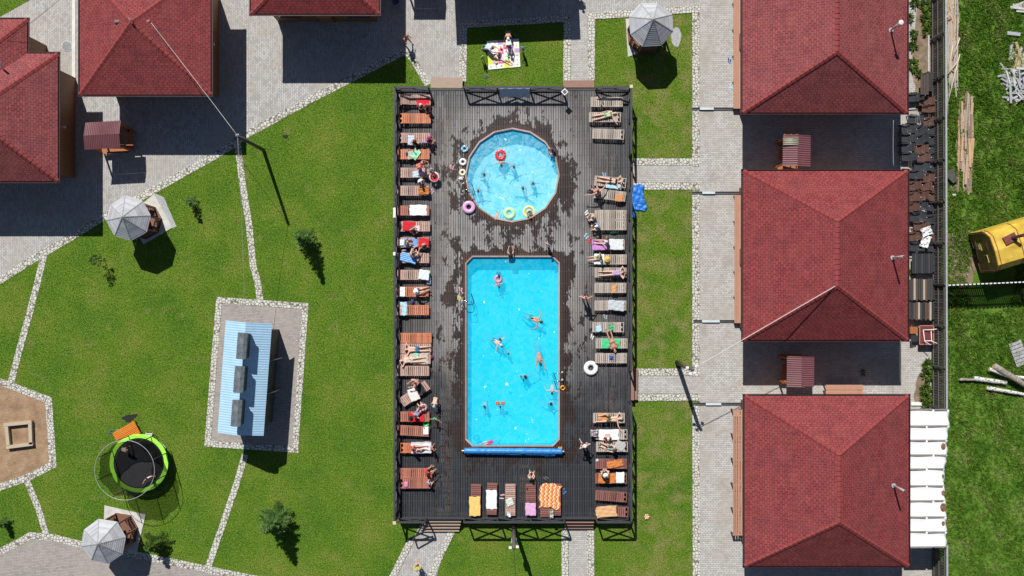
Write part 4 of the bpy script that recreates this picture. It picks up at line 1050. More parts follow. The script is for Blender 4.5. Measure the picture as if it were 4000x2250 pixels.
# ================= small red corrugated shelters =================
M_RSHEET = M('maroon_sheet', (.17,.065,.078), .5, .12, 2); M_OWOOD = wood('orange_wood', (.38,.13,.045), .3, .5, .3)
def shelter(cn, zs, ridge, label, ribs):
    """cn four photo corners clockwise from top left; ridge 'x' runs left-right"""
    c = [P(*p, zs) for p in cn]; cen = sum(c, Vector())/4; up = Vector((0,0,.22))
    t = thing('shelter', label, 'shelter', (cen.x,cen.y,0), 'small red roofed shelters between the houses')
    if ridge == 'x':
        A, B = (c[0]+c[3])/2+up, (c[1]+c[2])/2+up; sl2 = ((c[0],c[1],A,B),(c[3],c[2],A,B))
    else:
        A, B = (c[0]+c[1])/2+up, (c[3]+c[2])/2+up; sl2 = ((c[0],c[3],A,B),(c[1],c[2],A,B))
    for e0, e1, r0, r1 in sl2:
        b = MB(); corrug(b, e0, e1, r0, r1, ribs, .02); o = b.build('roof_slope', M_RSHEET, t); md = o.modifiers.new('s','SOLIDIFY'); md.thickness = .01
    for q in c:
        g = cen + (q-cen)*.82; MB().beam((g.x,g.y,0),(g.x,g.y,zs-.03),.1,.1).build('post', M_OWOOD, t)
    g = [cen + (q-cen)*.78 for q in c]
    MB().beam(Vector((g[3].x,g[3].y,.45)), Vector((g[2].x,g[2].y,.45)), .4, .05).build('bench', M_OWOOD, t)
    MB().beam(Vector((g[0].x,g[0].y,.45)), Vector((g[1].x,g[1].y,.45)), .4, .05).build('bench', M_OWOOD, t)
    MB().box((cen.x,cen.y,.72), (1.3,.7,.05)).build('table_top', M_OWOOD, t)
    MB().box((cen.x,cen.y,.34), (.12,.5,.69)).build('table_leg', M_OWOOD, t)
    return t, cen
t, cen = shelter([(334,479),(472,471),(470,577),(331,585)], 2.45, 'x', 'shelter with a maroon corrugated roof beside the left houses', .11)
b = MB(); q = at('U1', 975, 1040, .7); b.box((q.x,q.y,.45),(.4,1.2,.05)); b.box((q.x+.05,q.y-.4,.72),(.45,.2,.04)); 
for dx, dy in ((-.15,-.5),(.2,-.5),(-.15,.5),(.2,.5)): b.beam((q.x+dx,q.y+dy,0),(q.x+dx,q.y+dy,.43),.06,.06)
setp(b.build('bench', M_OWOOD), 'orange brown bench sticking out right of the left shelter', 'bench')
t2, cen = shelter([(3059,526),(3167,530),(3166,650),(3057,648)], 2.6, 'y', 'maroon corrugated shelter with a pale patch above the middle right house', .135)
q0, q1 = at('H2', 628, 335, 2.78), at('H2', 768, 402, 2.78)
b = MB(); corrug(b, Vector((q0.x,q0.y,2.72)), Vector((q0.x,q1.y,2.72)), Vector((q1.x,q0.y,2.86)), Vector((q1.x,q1.y,2.86)), .135, .025)
o = b.build('pale_sheet', M('greenish_sheet', (.30,.30,.22), .5), t2, True); md = o.modifiers.new('s','SOLIDIFY'); md.thickness = .01
b = MB()
for x in (640,700,757): a, c2 = at('H2', x, 262, 2.6), at('H2', x, 335, 2.6); b.beam(a, c2, .06, .06)
a, c2 = at('H2', 636, 262, 2.6), at('H2', 760, 262, 2.6); b.beam(a, c2, .055, .055); b.build('open_rafters', M_OWOOD, t2)
shelter([(3074,1391),(3181,1394),(3180,1511),(3073,1511)], 2.6, 'y', 'maroon corrugated shelter between the middle and bottom right houses', .135)
shelter([(1560,-200),(1690,-200),(1690,-85),(1560,-85)], 2.45, 'x', 'corrugated shelter just above the picture that casts a ribbed shadow', .11)

# ================= gazebos =================
M_GZR = wood('silver_roof_boards', (.42,.43,.46), .3, .6, .35, (2,2,2)); M_GZW = wood('gazebo_brown_wood', (.20,.09,.06), .3, .6, .35)
def gazebo(c, vs, apex, ze, za, label, open_a, padc, items=True):
    V4 = [at(c, *v, ze) for v in vs]; A = at(c, *apex, za); cen = sum(V4, Vector())/len(V4); N = len(V4)
    t = thing('gazebo', label, 'gazebo', (cen.x,cen.y,0), 'octagonal wooden gazebos with silver board roofs')
    rf = None; b = MB()
    for i in range(N):
        p, q = V4[i], V4[(i+1) % N]; L = ((p+q)/2-A).length; m = int(L/.125)   # boards laid parallel to the eave
        nn = (q-p).cross(A-p).normalized(); nn = nn if nn.z > 0 else -nn
        for k in range(m):
            u0, u1 = k/m, min(1,(k+1)/m)
            a1, b1, a2, b3 = p.lerp(A,u0), q.lerp(A,u0), p.lerp(A,u1), q.lerp(A,u1); hi, lo = nn*.022, nn*.0
            vv = [a1+hi,b1+hi,b3+lo,a2+lo,a1-nn*.01,b1-nn*.01,b3-nn*.02,a2-nn*.02]
            b.add(vv, [(0,1,2,3),(7,6,5,4),(0,4,5,1),(1,5,6,2),(2,6,7,3),(3,7,4,0)])
    rf = b.build('roof', M_GZR, t)
    h = MB()
    for p in V4: h.beam(p+Vector((0,0,.02)), A+Vector((0,0,.03)), .05, .02)
    h.build('hip_strip', M('grey_strip', (.34,.34,.36), .6), rf)
    for p in V4:
        g = cen + (p-cen)*.80; MB().beam((g.x,g.y,0),(g.x,g.y,ze-.04),.1,.1).build('post', M_GZW, t)
    fl = [cen + (p-cen)*.86 for p in V4]; MB().prism([(p.x,p.y) for p in fl], .05, .14).build('floor', M_GZW, t)
    for i in range(N):
        if i == open_a: continue
        p, q = cen+(V4[i]-cen)*.80, cen+(V4[(i+1)%N]-cen)*.80; b = MB()
        for z in (.5,.95): b.beam((p.x,p.y,z),(q.x,q.y,z),.06,.07)
        for k in range(1,6): s = p.lerp(q,k/6); b.beam((s.x,s.y,.16),(s.x,s.y,.93),.035,.035)
        b.build('rail_panel', M_GZW, t)
        p2, q2 = cen+(V4[i]-cen)*.66, cen+(V4[(i+1)%N]-cen)*.66; MB().beam((p2.x,p2.y,.5),(q2.x,q2.y,.5),.3,.04).build('seat', M_GZW, t)
    MB().box((cen.x,cen.y,.78),(.9,.9,.05),rz=.4).build('table_top', M_GZW, t); MB().box((cen.x,cen.y,.44),(.12,.12,.6)).build('table_leg', M_GZW, t)
    if padc: 
        q4 = [at(c, *v) for v in padc]; setp(MB().prism([(p.x,p.y) for p in q4], 0, .045).build('paving_slab', M('pale_slab', (.55,.54,.51), .85, .15, 2, bump=.3)), kind='structure')
    return t
gazebo('U2', [(945,25),(1078,70),(1138,178),(1108,302),(990,367),(865,330),(803,215),(835,98)], (922,188), 2.6, 3.75, 'silver board gazebo on the lawn edge below the left houses', 1,
   [(1165,15),(1303,268),(1085,395),(955,190)])
gazebo('U3', [(745,1018),(885,1040),(950,1155),(925,1282),(815,1355),(690,1330),(612,1225),(635,1100)], (737,1208), 2.6, 3.75, 'silver board gazebo at the bottom left below the trampoline', 0,
   [(790,915),(1100,985),(1030,1290),(780,1200)])
gazebo('T2', [(950,42),(1165,38),(1340,180),(1352,388),(1208,558),(975,572),(828,425),(808,208)], (1108,235), 2.7, 4.0, 'silver board gazebo on the lawn above the right deck corner', 6,
   [(768,235),(1080,215),(1100,600),(795,700)])

# ================= playground =================
t = thing('sandbox', 'square pale timber sandbox frame on the sand', 'sandbox', at('U3', 135, 385)); M_TIMB = wood('pale_timber', (.46,.38,.28), .3, .8, .35)
for (a1, b1) in (((28,309),(238,287)),((225,300),(231,456)),((246,452),(46,478)),((61,466),(47,318))):
    p, q = at('U3',*a1,.3), at('U3',*b1,.3); u = (q-p).normalized()
    for k in range(3): MB().beam((p.x+u.x*.0,p.y,.055+.105*k),(q.x,q.y,.055+.105*k),.22,.1).build('timber', M_TIMB, t) if k == 2 else MB().beam((p.x,p.y,.055+.105*k),(q.x,q.y,.055+.105*k),.16,.1).build('timber', M_TIMB, t)
t = thing('trampoline', 'round trampoline with green rim pad and black safety net', 'trampoline', at('U3', 1049, 597))
c0 = at('U3', 1049, 597, .85); R0 = 1.86; Z0 = .85; TZ = 2.95; c1 = at('U3', 940, 650, TZ)
MB().torus((c0.x,c0.y,Z0-.03), R0-.03, .03, 48, 8).build('frame', M_GALV, t, True)
b = MB(); N = 48; 
for i in range(N):
    a1, a2 = 6.2832*i/N, 6.2832*(i+1)/N; r0, r1 = R0-.24, R0+.02
    vs = [(c0.x+r*math.cos(a), c0.y+r*math.sin(a), Z0+z) for r, a, z in ((r0,a1,.0),(r1,a1,.0),(r1,a2,.0),(r0,a2,.0),(r0,a1,.04),((r0+r1)/2,a1,.048+.01*math.sin(i*2.1)),(r1,a1,.03),(r0,a2,.04),((r0+r1)/2,a2,.048+.01*math.sin((i+1)*2.1)),(r1,a2,.03))]
    b.add(vs, [(4,5,8,7),(5,6,9,8),(0,3,2,1),(4,7,3,0),(6,1,2,9)])
b.build('rim_pad', M('lime_green_pad', (.36,.85,.06), .5, .12, 2, bump=.2), t)
b = MB(); b.prism([(c0.x+(R0-.235)*math.cos(6.2832*i/48), c0.y+(R0-.235)*math.sin(6.2832*i/48)) for i in range(48)], Z0-.03, Z0-.015); b.build('mat', M('black_mat', (.014,.014,.017), .95, .2, 3), t)
MB().torus((c1.x,c1.y,TZ), 1.86, .016, 64, 8).build('top_ring', M_GALV, t, True)
cx0, cy0 = c0.x, c0.y
for k in range(8):
    a = 6.2832*k/8+.35; p = (cx0+R0*math.cos(a), cy0+R0*math.sin(a)); q = (c1.x+1.86*math.cos(a), c1.y+1.86*math.sin(a))
    MB().tube([(p[0],p[1],.1),(p[0]*.97+q[0]*.03,p[1]*.97+q[1]*.03,Z0),(q[0],q[1],TZ)], .028, 8).build('pole', M_BLACK, t, True)
for k in range(4):
    a = 6.2832*k/4+.75; pts = [(cx0+R0*math.cos(a+s)*.9, cy0+R0*math.sin(a+s)*.9, z) for s, z in ((-.25,Z0-.06),(-.22,.03),(.22,.03),(.25,Z0-.06))]; MB().tube(pts, .03, 8).build('leg', M_GALV, t, True)
n = NT('net'); tr = n.new('BsdfTransparent'); df = n.new('BsdfDiffuse'); df.inputs[0].default_value = (.012,.014,.012,1); mx = n.new('MixShader'); mx.inputs[0].default_value = .62
n.L(tr.outputs[0], mx.inputs[1]); n.L(df.outputs[0], mx.inputs[2]); n.L(mx.outputs[0], n.out.inputs[0]); M_NET = n.m
b = MB(); N = 64; M2 = 6; vs = []
for j in range(M2+1):
    s = j/M2
    for i in range(N):
        a = 6.2832*i/N; pin = .10*math.sin(math.pi*s)*(1-abs(math.cos(4*(a-.35)))) 
        sag = .18*(1-abs(math.cos(4*(a-.35))))*(s**2); R4 = R0-.32+(.2)*s - pin*2.2 - sag
        vs.append(((cx0*(1-s)+c1.x*s)+R4*math.cos(a), (cy0*(1-s)+c1.y*s)+R4*math.sin(a), Z0+.05+(TZ-.25-Z0)*s))
b.add(vs, [(j*N+i, j*N+(i+1)%N, (j+1)*N+(i+1)%N, (j+1)*N+i) for j in range(M2) for i in range(N)]); b.build('safety_net', M_NET, t, True)
q = at('U3', 1125, 378, .3); t = thing('ladder', 'short white ladder at the top edge of the trampoline', 'ladder', (q.x,q.y,0))
for s in (-.2,.2): MB().beam((q.x+s-.1,q.y+.05,0),(q.x+s+.1,q.y-.22,.8),.03,.03).build('rail', M_WHITE, t)
for k in range(3): MB().beam((q.x-.2-.05+.05*k,q.y-.0-.06*k,.2+.22*k),(q.x+.2-.05+.05*k,q.y-.0-.06*k,.2+.22*k),.05,.03).build('rung', M_WHITE, t)
t = thing('plank_platform', 'bright orange slatted platform beside the trampoline', 'platform', at('U3', 950, 350)); 
A, B, Cc = at('U3', 848, 372, .45), at('U3', 1010, 278, .45), at('U3', 1050, 350, .45); D4 = A + (Cc-B)*1.25; e = Cc + (Cc-B)*.25
M_ORP = wood('orange_paint', (.70,.20,.02), .12, .5, .15)
for k in range(8):
    u = (k+.5)/8; p = A.lerp(D4,u); q = B.lerp(e,u); MB().beam(p, q, (D4-A).length/8*.78, .035).build('slat', M_ORP, t)
for p in (A,B,D4,e): g = (p*.9+(A+e)/2*.1); MB().beam((g.x,g.y,0),(g.x,g.y,.42),.07,.07).build('leg', M_ORP, t)
# ================= people =================
SKIN = {'pale': M('skin_pale', (.72,.45,.34), .5, .06, 5), 'tan': M('skin_tan', (.52,.27,.17), .5, .06, 5), 'pink': M('skin_pink', (.68,.34,.26), .5, .06, 5)}
EYE = M('eye_dark', (.02,.02,.02), .2); LIP = M('lips', (.45,.12,.10), .5)
HAIR = {'dark': M('dark_hair', (.02,.014,.01), .5, .3, 20), 'brown': M('brown_hair', (.09,.045,.022), .5, .3, 20), 'blond': M('blond_hair', (.42,.28,.13), .5, .2, 20), 'red': M('auburn_hair', (.16,.06,.03), .5, .2, 20)}
def solid(parts, voxel=.02, smooth=4):
    b = MB()
    for a, c, ra, rb in parts: b.cap(a, c, ra, rb, 9)
    o = b.build('tmp', [], local=True); m = o.modifiers.new('r', 'REMESH'); m.mode = 'VOXEL'; m.voxel_size = voxel; m.use_smooth_shade = True
    m2 = o.modifiers.new('s', 'SMOOTH'); m2.iterations = smooth; m2.factor = .5
    dg = bpy.context.evaluated_depsgraph_get(); me = bpy.data.meshes.new_from_object(o.evaluated_get(dg)); old = o.data
    bpy.data.objects.remove(o); bpy.data.meshes.remove(old); return me
def obj_from(me, name, mats, parent):
    me.materials.clear()
    for m in mats: me.materials.append(m)
    me.polygons.foreach_set('use_smooth', [True]*len(me.polygons)); me.name = name
    o = bpy.data.objects.new(name, me); C.objects.link(o); o.parent = parent; return o
def pose(kind):
    V = Vector; J = {}
    def sy(name, x, y, z, x2=None, z2=None):
        J[name+'L'] = V((x,y,z)); J[name+'R'] = V((x if x2 is None else x2,-y,z if z2 is None else z2))
    up, fw = V((0,0,1)), V((1,0,0))
    if kind in ('stand','walk'):
        J['pel'] = V((0,0,.94)); J['che'] = V((.01,0,1.24)); J['nek'] = V((0,0,1.44)); J['hea'] = V((.03,0,1.58)); sy('sho',0,.17,1.38); sy('hip',0,.09,.92)
        if kind == 'stand': sy('kne',.02,.10,.50); sy('ank',-.02,.11,.09); sy('toe',.13,.13,.03)
        else: sy('kne',.16,.10,.52,-.02,.50); sy('ank',.24,.11,.09,-.32,.16); sy('toe',.39,.12,.05,-.20,.04)
    elif kind == 'bend':
        J['pel'] = V((-.12,0,.92)); J['che'] = V((.14,0,1.12)); J['nek'] = V((.30,0,1.22)); J['hea'] = V((.42,0,1.24)); sy('sho',.25,.17,1.17); sy('hip',-.1,.09,.88)
        sy('kne',.05,.10,.50); sy('ank',-.02,.11,.09); sy('toe',.13,.13,.03); up = V((.8,0,.6)); fw = V((.5,0,-.86))
    elif kind == 'sit':       # on a lounger, feet on the floor
        J['pel'] = V((0,0,.49)); J['che'] = V((.06,0,.80)); J['nek'] = V((.12,0,.98)); J['hea'] = V((.18,0,1.11)); sy('sho',.11,.17,.92); sy('hip',.02,.09,.45)
        sy('kne',.44,.15,.50); sy('ank',.40,.16,.09); sy('toe',.54,.18,.03)
    elif kind == 'longsit':   # legs stretched forward
        J['pel'] = V((0,0,.13)); J['che'] = V((-.04,0,.42)); J['nek'] = V((.0,0,.62)); J['hea'] = V((.05,0,.75)); sy('sho',-.01,.17,.55); sy('hip',.02,.09,.10)
        sy('kne',.44,.10,.15,.40,.30); sy('ank',.84,.10,.06,.80,.07); sy('toe',.90,.12,.18)
    elif kind == 'hug':       # knees drawn up or crossed
        J['pel'] = V((0,0,.13)); J['che'] = V((.05,0,.42)); J['nek'] = V((.12,0,.60)); J['hea'] = V((.18,0,.72)); sy('sho',.10,.17,.53); sy('hip',.02,.10,.11)
        sy('kne',.34,.26,.26); sy('ank',.30,.03,.08,.38,.07); sy('toe',.38,-.06,.05,.46,.05)
    elif kind in ('lie','prone','side'):
        J['pel'] = V((0,0,.12)); J['che'] = V((.30,0,.13)); J['nek'] = V((.50,0,.12)); J['hea'] = V((.65,0,.14)); sy('sho',.44,.17,.12); sy('hip',0,.09,.11)
        sy('kne',-.42,.12,.12); sy('ank',-.84,.13,.07); sy('toe',-.90,.17,.16); up = V((1,0,0)); fw = V((0,0,1))
        if kind == 'prone': fw = V((0,0,-1)); sy('toe',-.98,.14,.03)
        if kind == 'side': J['kneL'] = V((-.26,.34,.24)); J['ankL'] = V((-.58,.20,.08)); J['toeL'] = V((-.70,.22,.05))
    elif kind == 'swim':
        J['pel'] = V((0,0,-.08)); J['che'] = V((.30,0,-.03)); J['nek'] = V((.48,0,.03)); J['hea'] = V((.61,0,.08)); sy('sho',.43,.17,0); sy('hip',0,.09,-.1)
        sy('kne',-.32,.14,-.28); sy('ank',-.58,.13,-.50); sy('toe',-.68,.15,-.52); up = V((.9,0,.4)); fw = V((.4,0,-.9))
    elif kind == 'tread':
        J['pel'] = V((-.14,0,-.48)); J['che'] = V((-.03,0,-.27)); J['nek'] = V((0,0,-.04)); J['hea'] = V((.03,0,.09)); sy('sho',-.01,.17,-.08); sy('hip',-.14,.09,-.51)
        sy('kne',-.08,.13,-.72); sy('ank',-.36,.12,-.74); sy('toe',-.46,.12,-.76)
    elif kind == 'kneel':
        J['pel'] = V((-.05,0,.34)); J['che'] = V((.16,0,.58)); J['nek'] = V((.32,0,.70)); J['hea'] = V((.44,0,.75)); sy('sho',.27,.17,.63); sy('hip',-.05,.09,.30)
        sy('kne',.14,.13,.07); sy('ank',-.26,.12,.08); sy('toe',-.36,.12,.04); up = V((.7,0,.7)); fw = V((.7,0,-.7))
    hz = kind in ('lie','prone','side','swim')
    return J, up, fw, hz
ARMS = {  # shoulder->elbow, elbow->wrist (x, y outward, z)
 0: {'down': ((.03,.06,-.27),(.10,.01,-.23)), 'fwd': ((.22,.04,-.12),(.24,-.06,.02)), 'up': ((.05,.14,.22),(.05,-.06,.22)), 'head': ((.10,.20,.10),(-.08,-.20,.16)),
     'wide': ((.05,.26,-.06),(.12,.22,-.04)), 'lap': ((.10,.09,-.24),(.20,-.14,-.10)), 'hips': ((-.04,.20,-.18),(.10,-.14,-.16))},
 1: {'down': ((-.26,.08,.0),(-.23,.0,-.02)), 'fwd': ((.25,.08,.0),(.25,-.02,.0)), 'up': ((.20,.16,.03),(.24,.0,.0)), 'head': ((.14,.22,.04),(.10,-.22,.03)),
     'wide': ((.04,.27,-.0),(.12,.22,-.0)), 'lap': ((-.20,.14,.02),(-.14,-.18,.09)), 'hips': ((-.16,.2,0),(-.14,-.12,.04)), 'sweep': ((.05,.26,0),(-.18,.16,0))}}
def person(c, x, y, z, kind, head, label, arms='down', ht=1.7, skin='pale', hair='brown', wear='trunks', col=(.02,.03,.10), hat=None, hatcol=(.8,.8,.8), zref=None, armR=None, group=None, long=False):
    """x,y is where the hips appear in the photograph; z the surface underneath; head = heading in degrees"""
    s = ht / 1.7; J, up, fw, hz = pose(kind); A2 = ARMS[1 if hz else 0]
    pz = z + (J['pel'].z) * s
    p = at(c, x, y, pz); t = thing('person', label, 'person', (p.x - 0, p.y, z), group)
    pel = J['pel'].copy(); t.rotation_euler = (0, 0, rad(head)); off = Matrix.Rotation(rad(head), 3, 'Z') @ Vector((pel.x*s, 0, 0)); t.location = (p.x-off.x, p.y-off.y, z)
    for sd, k in (('L',1),('R',-1)):
        am = A2.get(arms if sd == 'L' or armR is None else armR) or A2['down']
        e, w2 = am; J['elb'+sd] = J['sho'+sd] + Vector((e[0], e[1]*k, e[2])); J['wri'+sd] = J['elb'+sd] + Vector((w2[0], w2[1]*k, w2[2]))
        if kind in ('lie','prone','longsit','hug','kneel','side'):
            J['elb'+sd].z = max(.05, J['elb'+sd].z); J['wri'+sd].z = max(.045, J['wri'+sd].z)
    J = {k: v*s for k, v in J.items()}; a = lambda k: J[k]; up = up.normalized(); fw = (fw - up*fw.dot(up)).normalized(); side = up.cross(fw)
    H = a('hea'); hs = s if s > .8 else s*1.12 + .0
    lat = (a('shoL')-a('shoR')).normalized()
    tor = []
    for k in (-1, 1):
        sd = 'L' if k > 0 else 'R'
        tor += [(a('hip'+sd), a('pel')+lat*.065*k*s, .098*s, .098*s), (a('pel')+lat*.06*k*s, a('che')+lat*.075*k*s, .094*s, .105*s), (a('che')+lat*.075*k*s, a('sho'+sd)-lat*.05*k*s, .10*s, .062*s)]
    tor += [(a('shoL')-lat*.02*s, a('shoR')+lat*.02*s, .058*s, .058*s), (a('che'), a('nek'), .10*s, .055*s)]
    arms_ = []
    parts = list(tor) + [(a('nek'), H, .052*s, .055*s), (H-up*.035*hs+fw*.012, H+up*.04*hs-fw*.008, .074*hs, .086*hs), (H-up*.07*hs+fw*.035*hs, H-up*.02*hs+fw*.03*hs, .045*hs, .06*hs),
        (H+side*.085*hs-up*.02, H+side*.088*hs+up*.01, .018*hs, .022*hs), (H-side*.085*hs-up*.02, H-side*.088*hs+up*.01, .018*hs, .022*hs)]
    for sd in 'LR':
        parts += [(a('hip'+sd), a('kne'+sd), .088*s, .056*s), (a('kne'+sd), a('kne'+sd).lerp(a('ank'+sd),.35), .054*s, .057*s), (a('kne'+sd).lerp(a('ank'+sd),.35), a('ank'+sd), .057*s, .034*s), (a('ank'+sd), a('toe'+sd), .038*s, .028*s)]
        ar = [(a('sho'+sd), a('elb'+sd), .055*s, .040*s), (a('elb'+sd), a('wri'+sd), .040*s, .027*s)]; parts += ar; arms_ += [(a('sho'+sd), a('sho'+sd).lerp(a('elb'+sd),.6), .062*s, .054*s)]
        d = (a('wri'+sd)-a('elb'+sd)).normalized(); parts.append((a('wri'+sd), a('wri'+sd)+d*.065*s, .027*s, .034*s))
    me = solid(parts, .021*max(.75,s))
    # fingers, nose, eyes, mouth join the same mesh
    x2 = MB(); r = random.Random(int(x*3+y))
    for sd, k in (('L',1),('R',-1)):
        wv = a('wri'+sd); d = (wv-a('elb'+sd)).normalized(); q = d.cross(up if abs(d.dot(up)) < .9 else fw).normalized(); nn = q.cross(d); base = wv + d*.085*s
        for i, L in enumerate((.066,.076,.072,.056)):
            o0 = base + q*(i-1.5)*.019*s; m1 = o0 + d*L*.6*s + q*(i-1.5)*.004*s - nn*.008*s; m2 = m1 + d*L*.45*s - nn*(.016+.004*i)*s; x2.tube([o0-d*.02*s, m1, m2], [.0095*s,.0088*s,.007*s], 6)
        tb = wv + d*.03*s + q*-.028*s; x2.tube([tb, tb+d*.03*s-q*.022*s, tb+d*.06*s-q*.030*s-nn*.01*s], [.011*s,.010*s,.008*s], 6)
    fh = H + fw*.085*hs; x2.tube([fh+up*.012*hs-fw*.01, fh+fw*.020*hs-up*.028*hs, fh-up*.034*hs-fw*.005], [.008*hs,.015*hs,.012*hs], 6)
    for k in (-1,1):
        e = H+fw*.082*hs+side*.03*k*hs+up*.008*hs; x2.tube([e-side*.012*hs, e+side*.012*hs], .009*hs, 6, mi=1)
    mo = H+fw*.083*hs-up*.052*hs; x2.tube([mo-side*.02*hs, mo, mo+side*.02*hs], [.004,.009*hs,.004], 6, mi=2)
    bm = bmesh.new(); bm.from_mesh(me); tm = bpy.data.meshes.new('x'); tm.from_pydata(x2.v, [], x2.f); tm.polygons.foreach_set('material_index', x2.mi); bm.from_mesh(tm); bm.to_mesh(me); bm.free(); bpy.data.meshes.remove(tm)
    obj_from(me, 'body', [SKIN[skin], EYE, LIP], t)
    if hair:
        hp = [(H+up*.03*hs-fw*.018*hs, H+up*.045*hs-fw*.02*hs, .092*hs, .092*hs), (H-fw*.045*hs-up*.03*hs, H-fw*.03*hs+up*.02*hs, .066*hs, .085*hs)]
        if long: hp += [(H-fw*.06*hs, a('nek')-fw*.09*s-up*.06*s, .07*hs, .05*hs)]
        obj_from(solid(hp, .02, 3), 'hair', [HAIR[hair]], t)
    cm = cloth('cloth_%d_%d_%d' % tuple(int(v*255) for v in col), col)
    g = .013
    def inflate(L, k=g): return [(p0, p1, r0+k, r1+k) for p0, p1, r0, r1 in L]
    def hipsband(f=.4):
        o = [(a('hipL'), a('hipR'), .112*s, .112*s), (a('pel'), a('pel').lerp(a('che'),.15), .112*s, .108*s)]
        if f: o += [(a('hip'+q), a('hip'+q).lerp(a('kne'+q), f), .106*s, .088*s) for q in 'LR']
        return o
    if wear == 'trunks': obj_from(solid(hipsband(.42), .024, 3), 'swim_trunks', [cm], t)
    elif wear == 'bikini':
        obj_from(solid(hipsband(0), .024, 3), 'bikini_bottom', [cm], t)
        cc = a('che').lerp(a('nek'), .25); obj_from(solid([(cc-lat*.075*s, cc+lat*.075*s, .118*s, .118*s)], .024, 3), 'bikini_top', [cm], t)
    elif wear in ('suit', 'dress'):
        L = inflate(tor[:6], .010) + hipsband(0 if wear == 'suit' else .7); obj_from(solid(L, .026, 3), 'swimsuit' if wear == 'suit' else 'dress', [cm], t)
    elif wear == 'shirt':
        obj_from(solid(inflate(tor, .014) + arms_, .026, 3), 'shirt', [cm], t); obj_from(solid(hipsband(.45), .026, 3), 'shorts', [cloth('dark_shorts', (.03,.04,.07))], t)
    elif wear == 'jeans':
        obj_from(solid(inflate(tor, .014) + arms_, .026, 3), 'shirt', [cm], t)
        obj_from(solid(hipsband(1) + [(a('kne'+q), a('ank'+q), .07*s, .06*s) for q in 'LR'], .026, 3), 'trousers', [cloth('denim', (.08,.13,.26))], t)
    if hat:
        hm = cloth('hat_%d_%d_%d' % tuple(int(v*255) for v in hatcol), hatcol); c2 = H+up*.05*hs-fw*.01
        b = MB(); b.cap(c2, c2+up*.025, .105*hs, .098*hs, 16)
        if hat == 'cap': b.tube([c2+fw*.03-up*.005, c2+fw*.16*hs-up*.02], [.085*hs,.05*hs], 12)
        else: b.tube([c2-up*.03, c2-up*.015, c2], [.17*hs,.165*hs,.10*hs], 20)
        obj_from_b = b.build('hat', hm, t, True, local=True)
    return t
LZ = DZ + .365
PE = person
# -- left side of the deck
PE('A1',445,272,DZ,'sit',-80,'person with red towel on shoulders sitting on the top left lounger','lap',1.6,'tan','brown','suit',(.6,.02,.03))
PE('A1',378,262,DZ,'sit',-95,'child in a white cap sitting on the top left lounger','lap',1.15,'tan',None,'trunks',(.03,.03,.05),'cap',(.75,.80,.85))
PE('A1',285,690,DZ,'sit',-50,'thin person sitting crosswise on the third lounger from the top left','up',1.45,'tan','brown','trunks',(.03,.03,.04))
PE('A1',398,718,DZ,'sit',-75,'small child in a blue top on the third left lounger','lap',1.0,'tan','brown','shirt',(.03,.22,.62))
PE('A1',458,668,DZ,'sit',-35,'person in a magenta shirt at the foot of the third left lounger','lap',1.55,'pink','brown','shirt',(.62,.02,.24),long=True)
PE('A1',335,1000,DZ,'bend',20,'woman with a bare back bending over a towel above the pink hat','lap',1.65,'pink','brown','bikini',(.65,.04,.06),long=True)
PE('A1',365,1160,DZ,'sit',-60,'person in a white top sitting with head bowed beside the red ring','lap',1.5,'pale','brown','shirt',(.72,.70,.72),'cap',(.75,.72,.72))
PE('A1',505,1035,DZ,'stand',-90,'child in a blue cap standing and holding the red swim ring','fwd',1.15,'tan',None,'trunks',(.03,.03,.05),'cap',(.25,.45,.62))
PE('A2',270,330,DZ,'sit',-60,'blond person sitting on the red towel on the left','lap',1.55,'pink','blond','bikini',(.03,.03,.05))
PE('A2',200,500,LZ,'hug',-10,'blond person sitting on the blue towel with raised arm','up',1.55,'tan','blond','bikini',(.05,.05,.07),armR='lap')
PE('A2',410,520,LZ,'hug',-80,'blond child sitting on the small red towel','lap',1.2,'tan','blond','trunks',(.05,.05,.07))
PE('A2',275,665,LZ,'hug',55,'dark haired man in blue trunks seen from behind on a blue towel','fwd',1.75,'pale','dark','trunks',(.02,.08,.42))
PE('A2',320,1085,LZ,'longsit',15,'person in a white shirt and navy shorts on the orange lounger','fwd',1.65,'pale',None,'shirt',(.80,.82,.85),'sunhat',(.85,.87,.9))
PE('A3',318,375,LZ,'lie',182,'man in blue trunks lying on his back on the left','head',1.75,'pale','dark','trunks',(.05,.16,.30))
PE('A3',262,505,LZ,'lie',183,'pale woman lying on a beige towel on the left','head',1.7,'pale','brown','bikini',(.62,.62,.60),armR='lap')
PE('A3',345,755,LZ,'hug',200,'sunburnt person curled forward on the slanted lounger','fwd',1.7,'pink','brown','trunks',(.03,.03,.04))
PE('A3',548,955,DZ,'bend',-100,'pale child in a blue cap bending on the deck beside the slanted lounger','lap',1.4,'pale',None,'trunks',(.35,.38,.30),'cap',(.30,.50,.65))
PE('A3',318,1150,LZ,'longsit',55,'man holding a pink ring while sitting on the red towel','up',1.7,'pale','brown','trunks',(.15,.25,.55))
PE('A3',385,1065,DZ,'sit',120,'girl with brown hair inside the pink ring by the red towel','up',1.3,'pale','brown','suit',(.65,.18,.40))
PE('A3',540,1195,DZ,'stand',-100,'child in a bright green shirt standing on the deck at left','wide',1.1,'tan','brown','shirt',(.04,.50,.16))
PE('A4',290,330,LZ,'longsit',0,'woman in a red swimsuit sitting on the wide white towel','fwd',1.65,'pink','dark','suit',(.62,.03,.06),armR='lap')
PE('A4',510,345,DZ,'walk',55,'child in red stepping off the foot of the white towel lounger','down',1.2,'pink','dark','suit',(.62,.04,.06))
PE('A4',440,625,DZ,'sit',35,'man in a red shirt sitting at the foot of a lounger','fwd',1.7,'tan','brown','shirt',(.72,.015,.03))
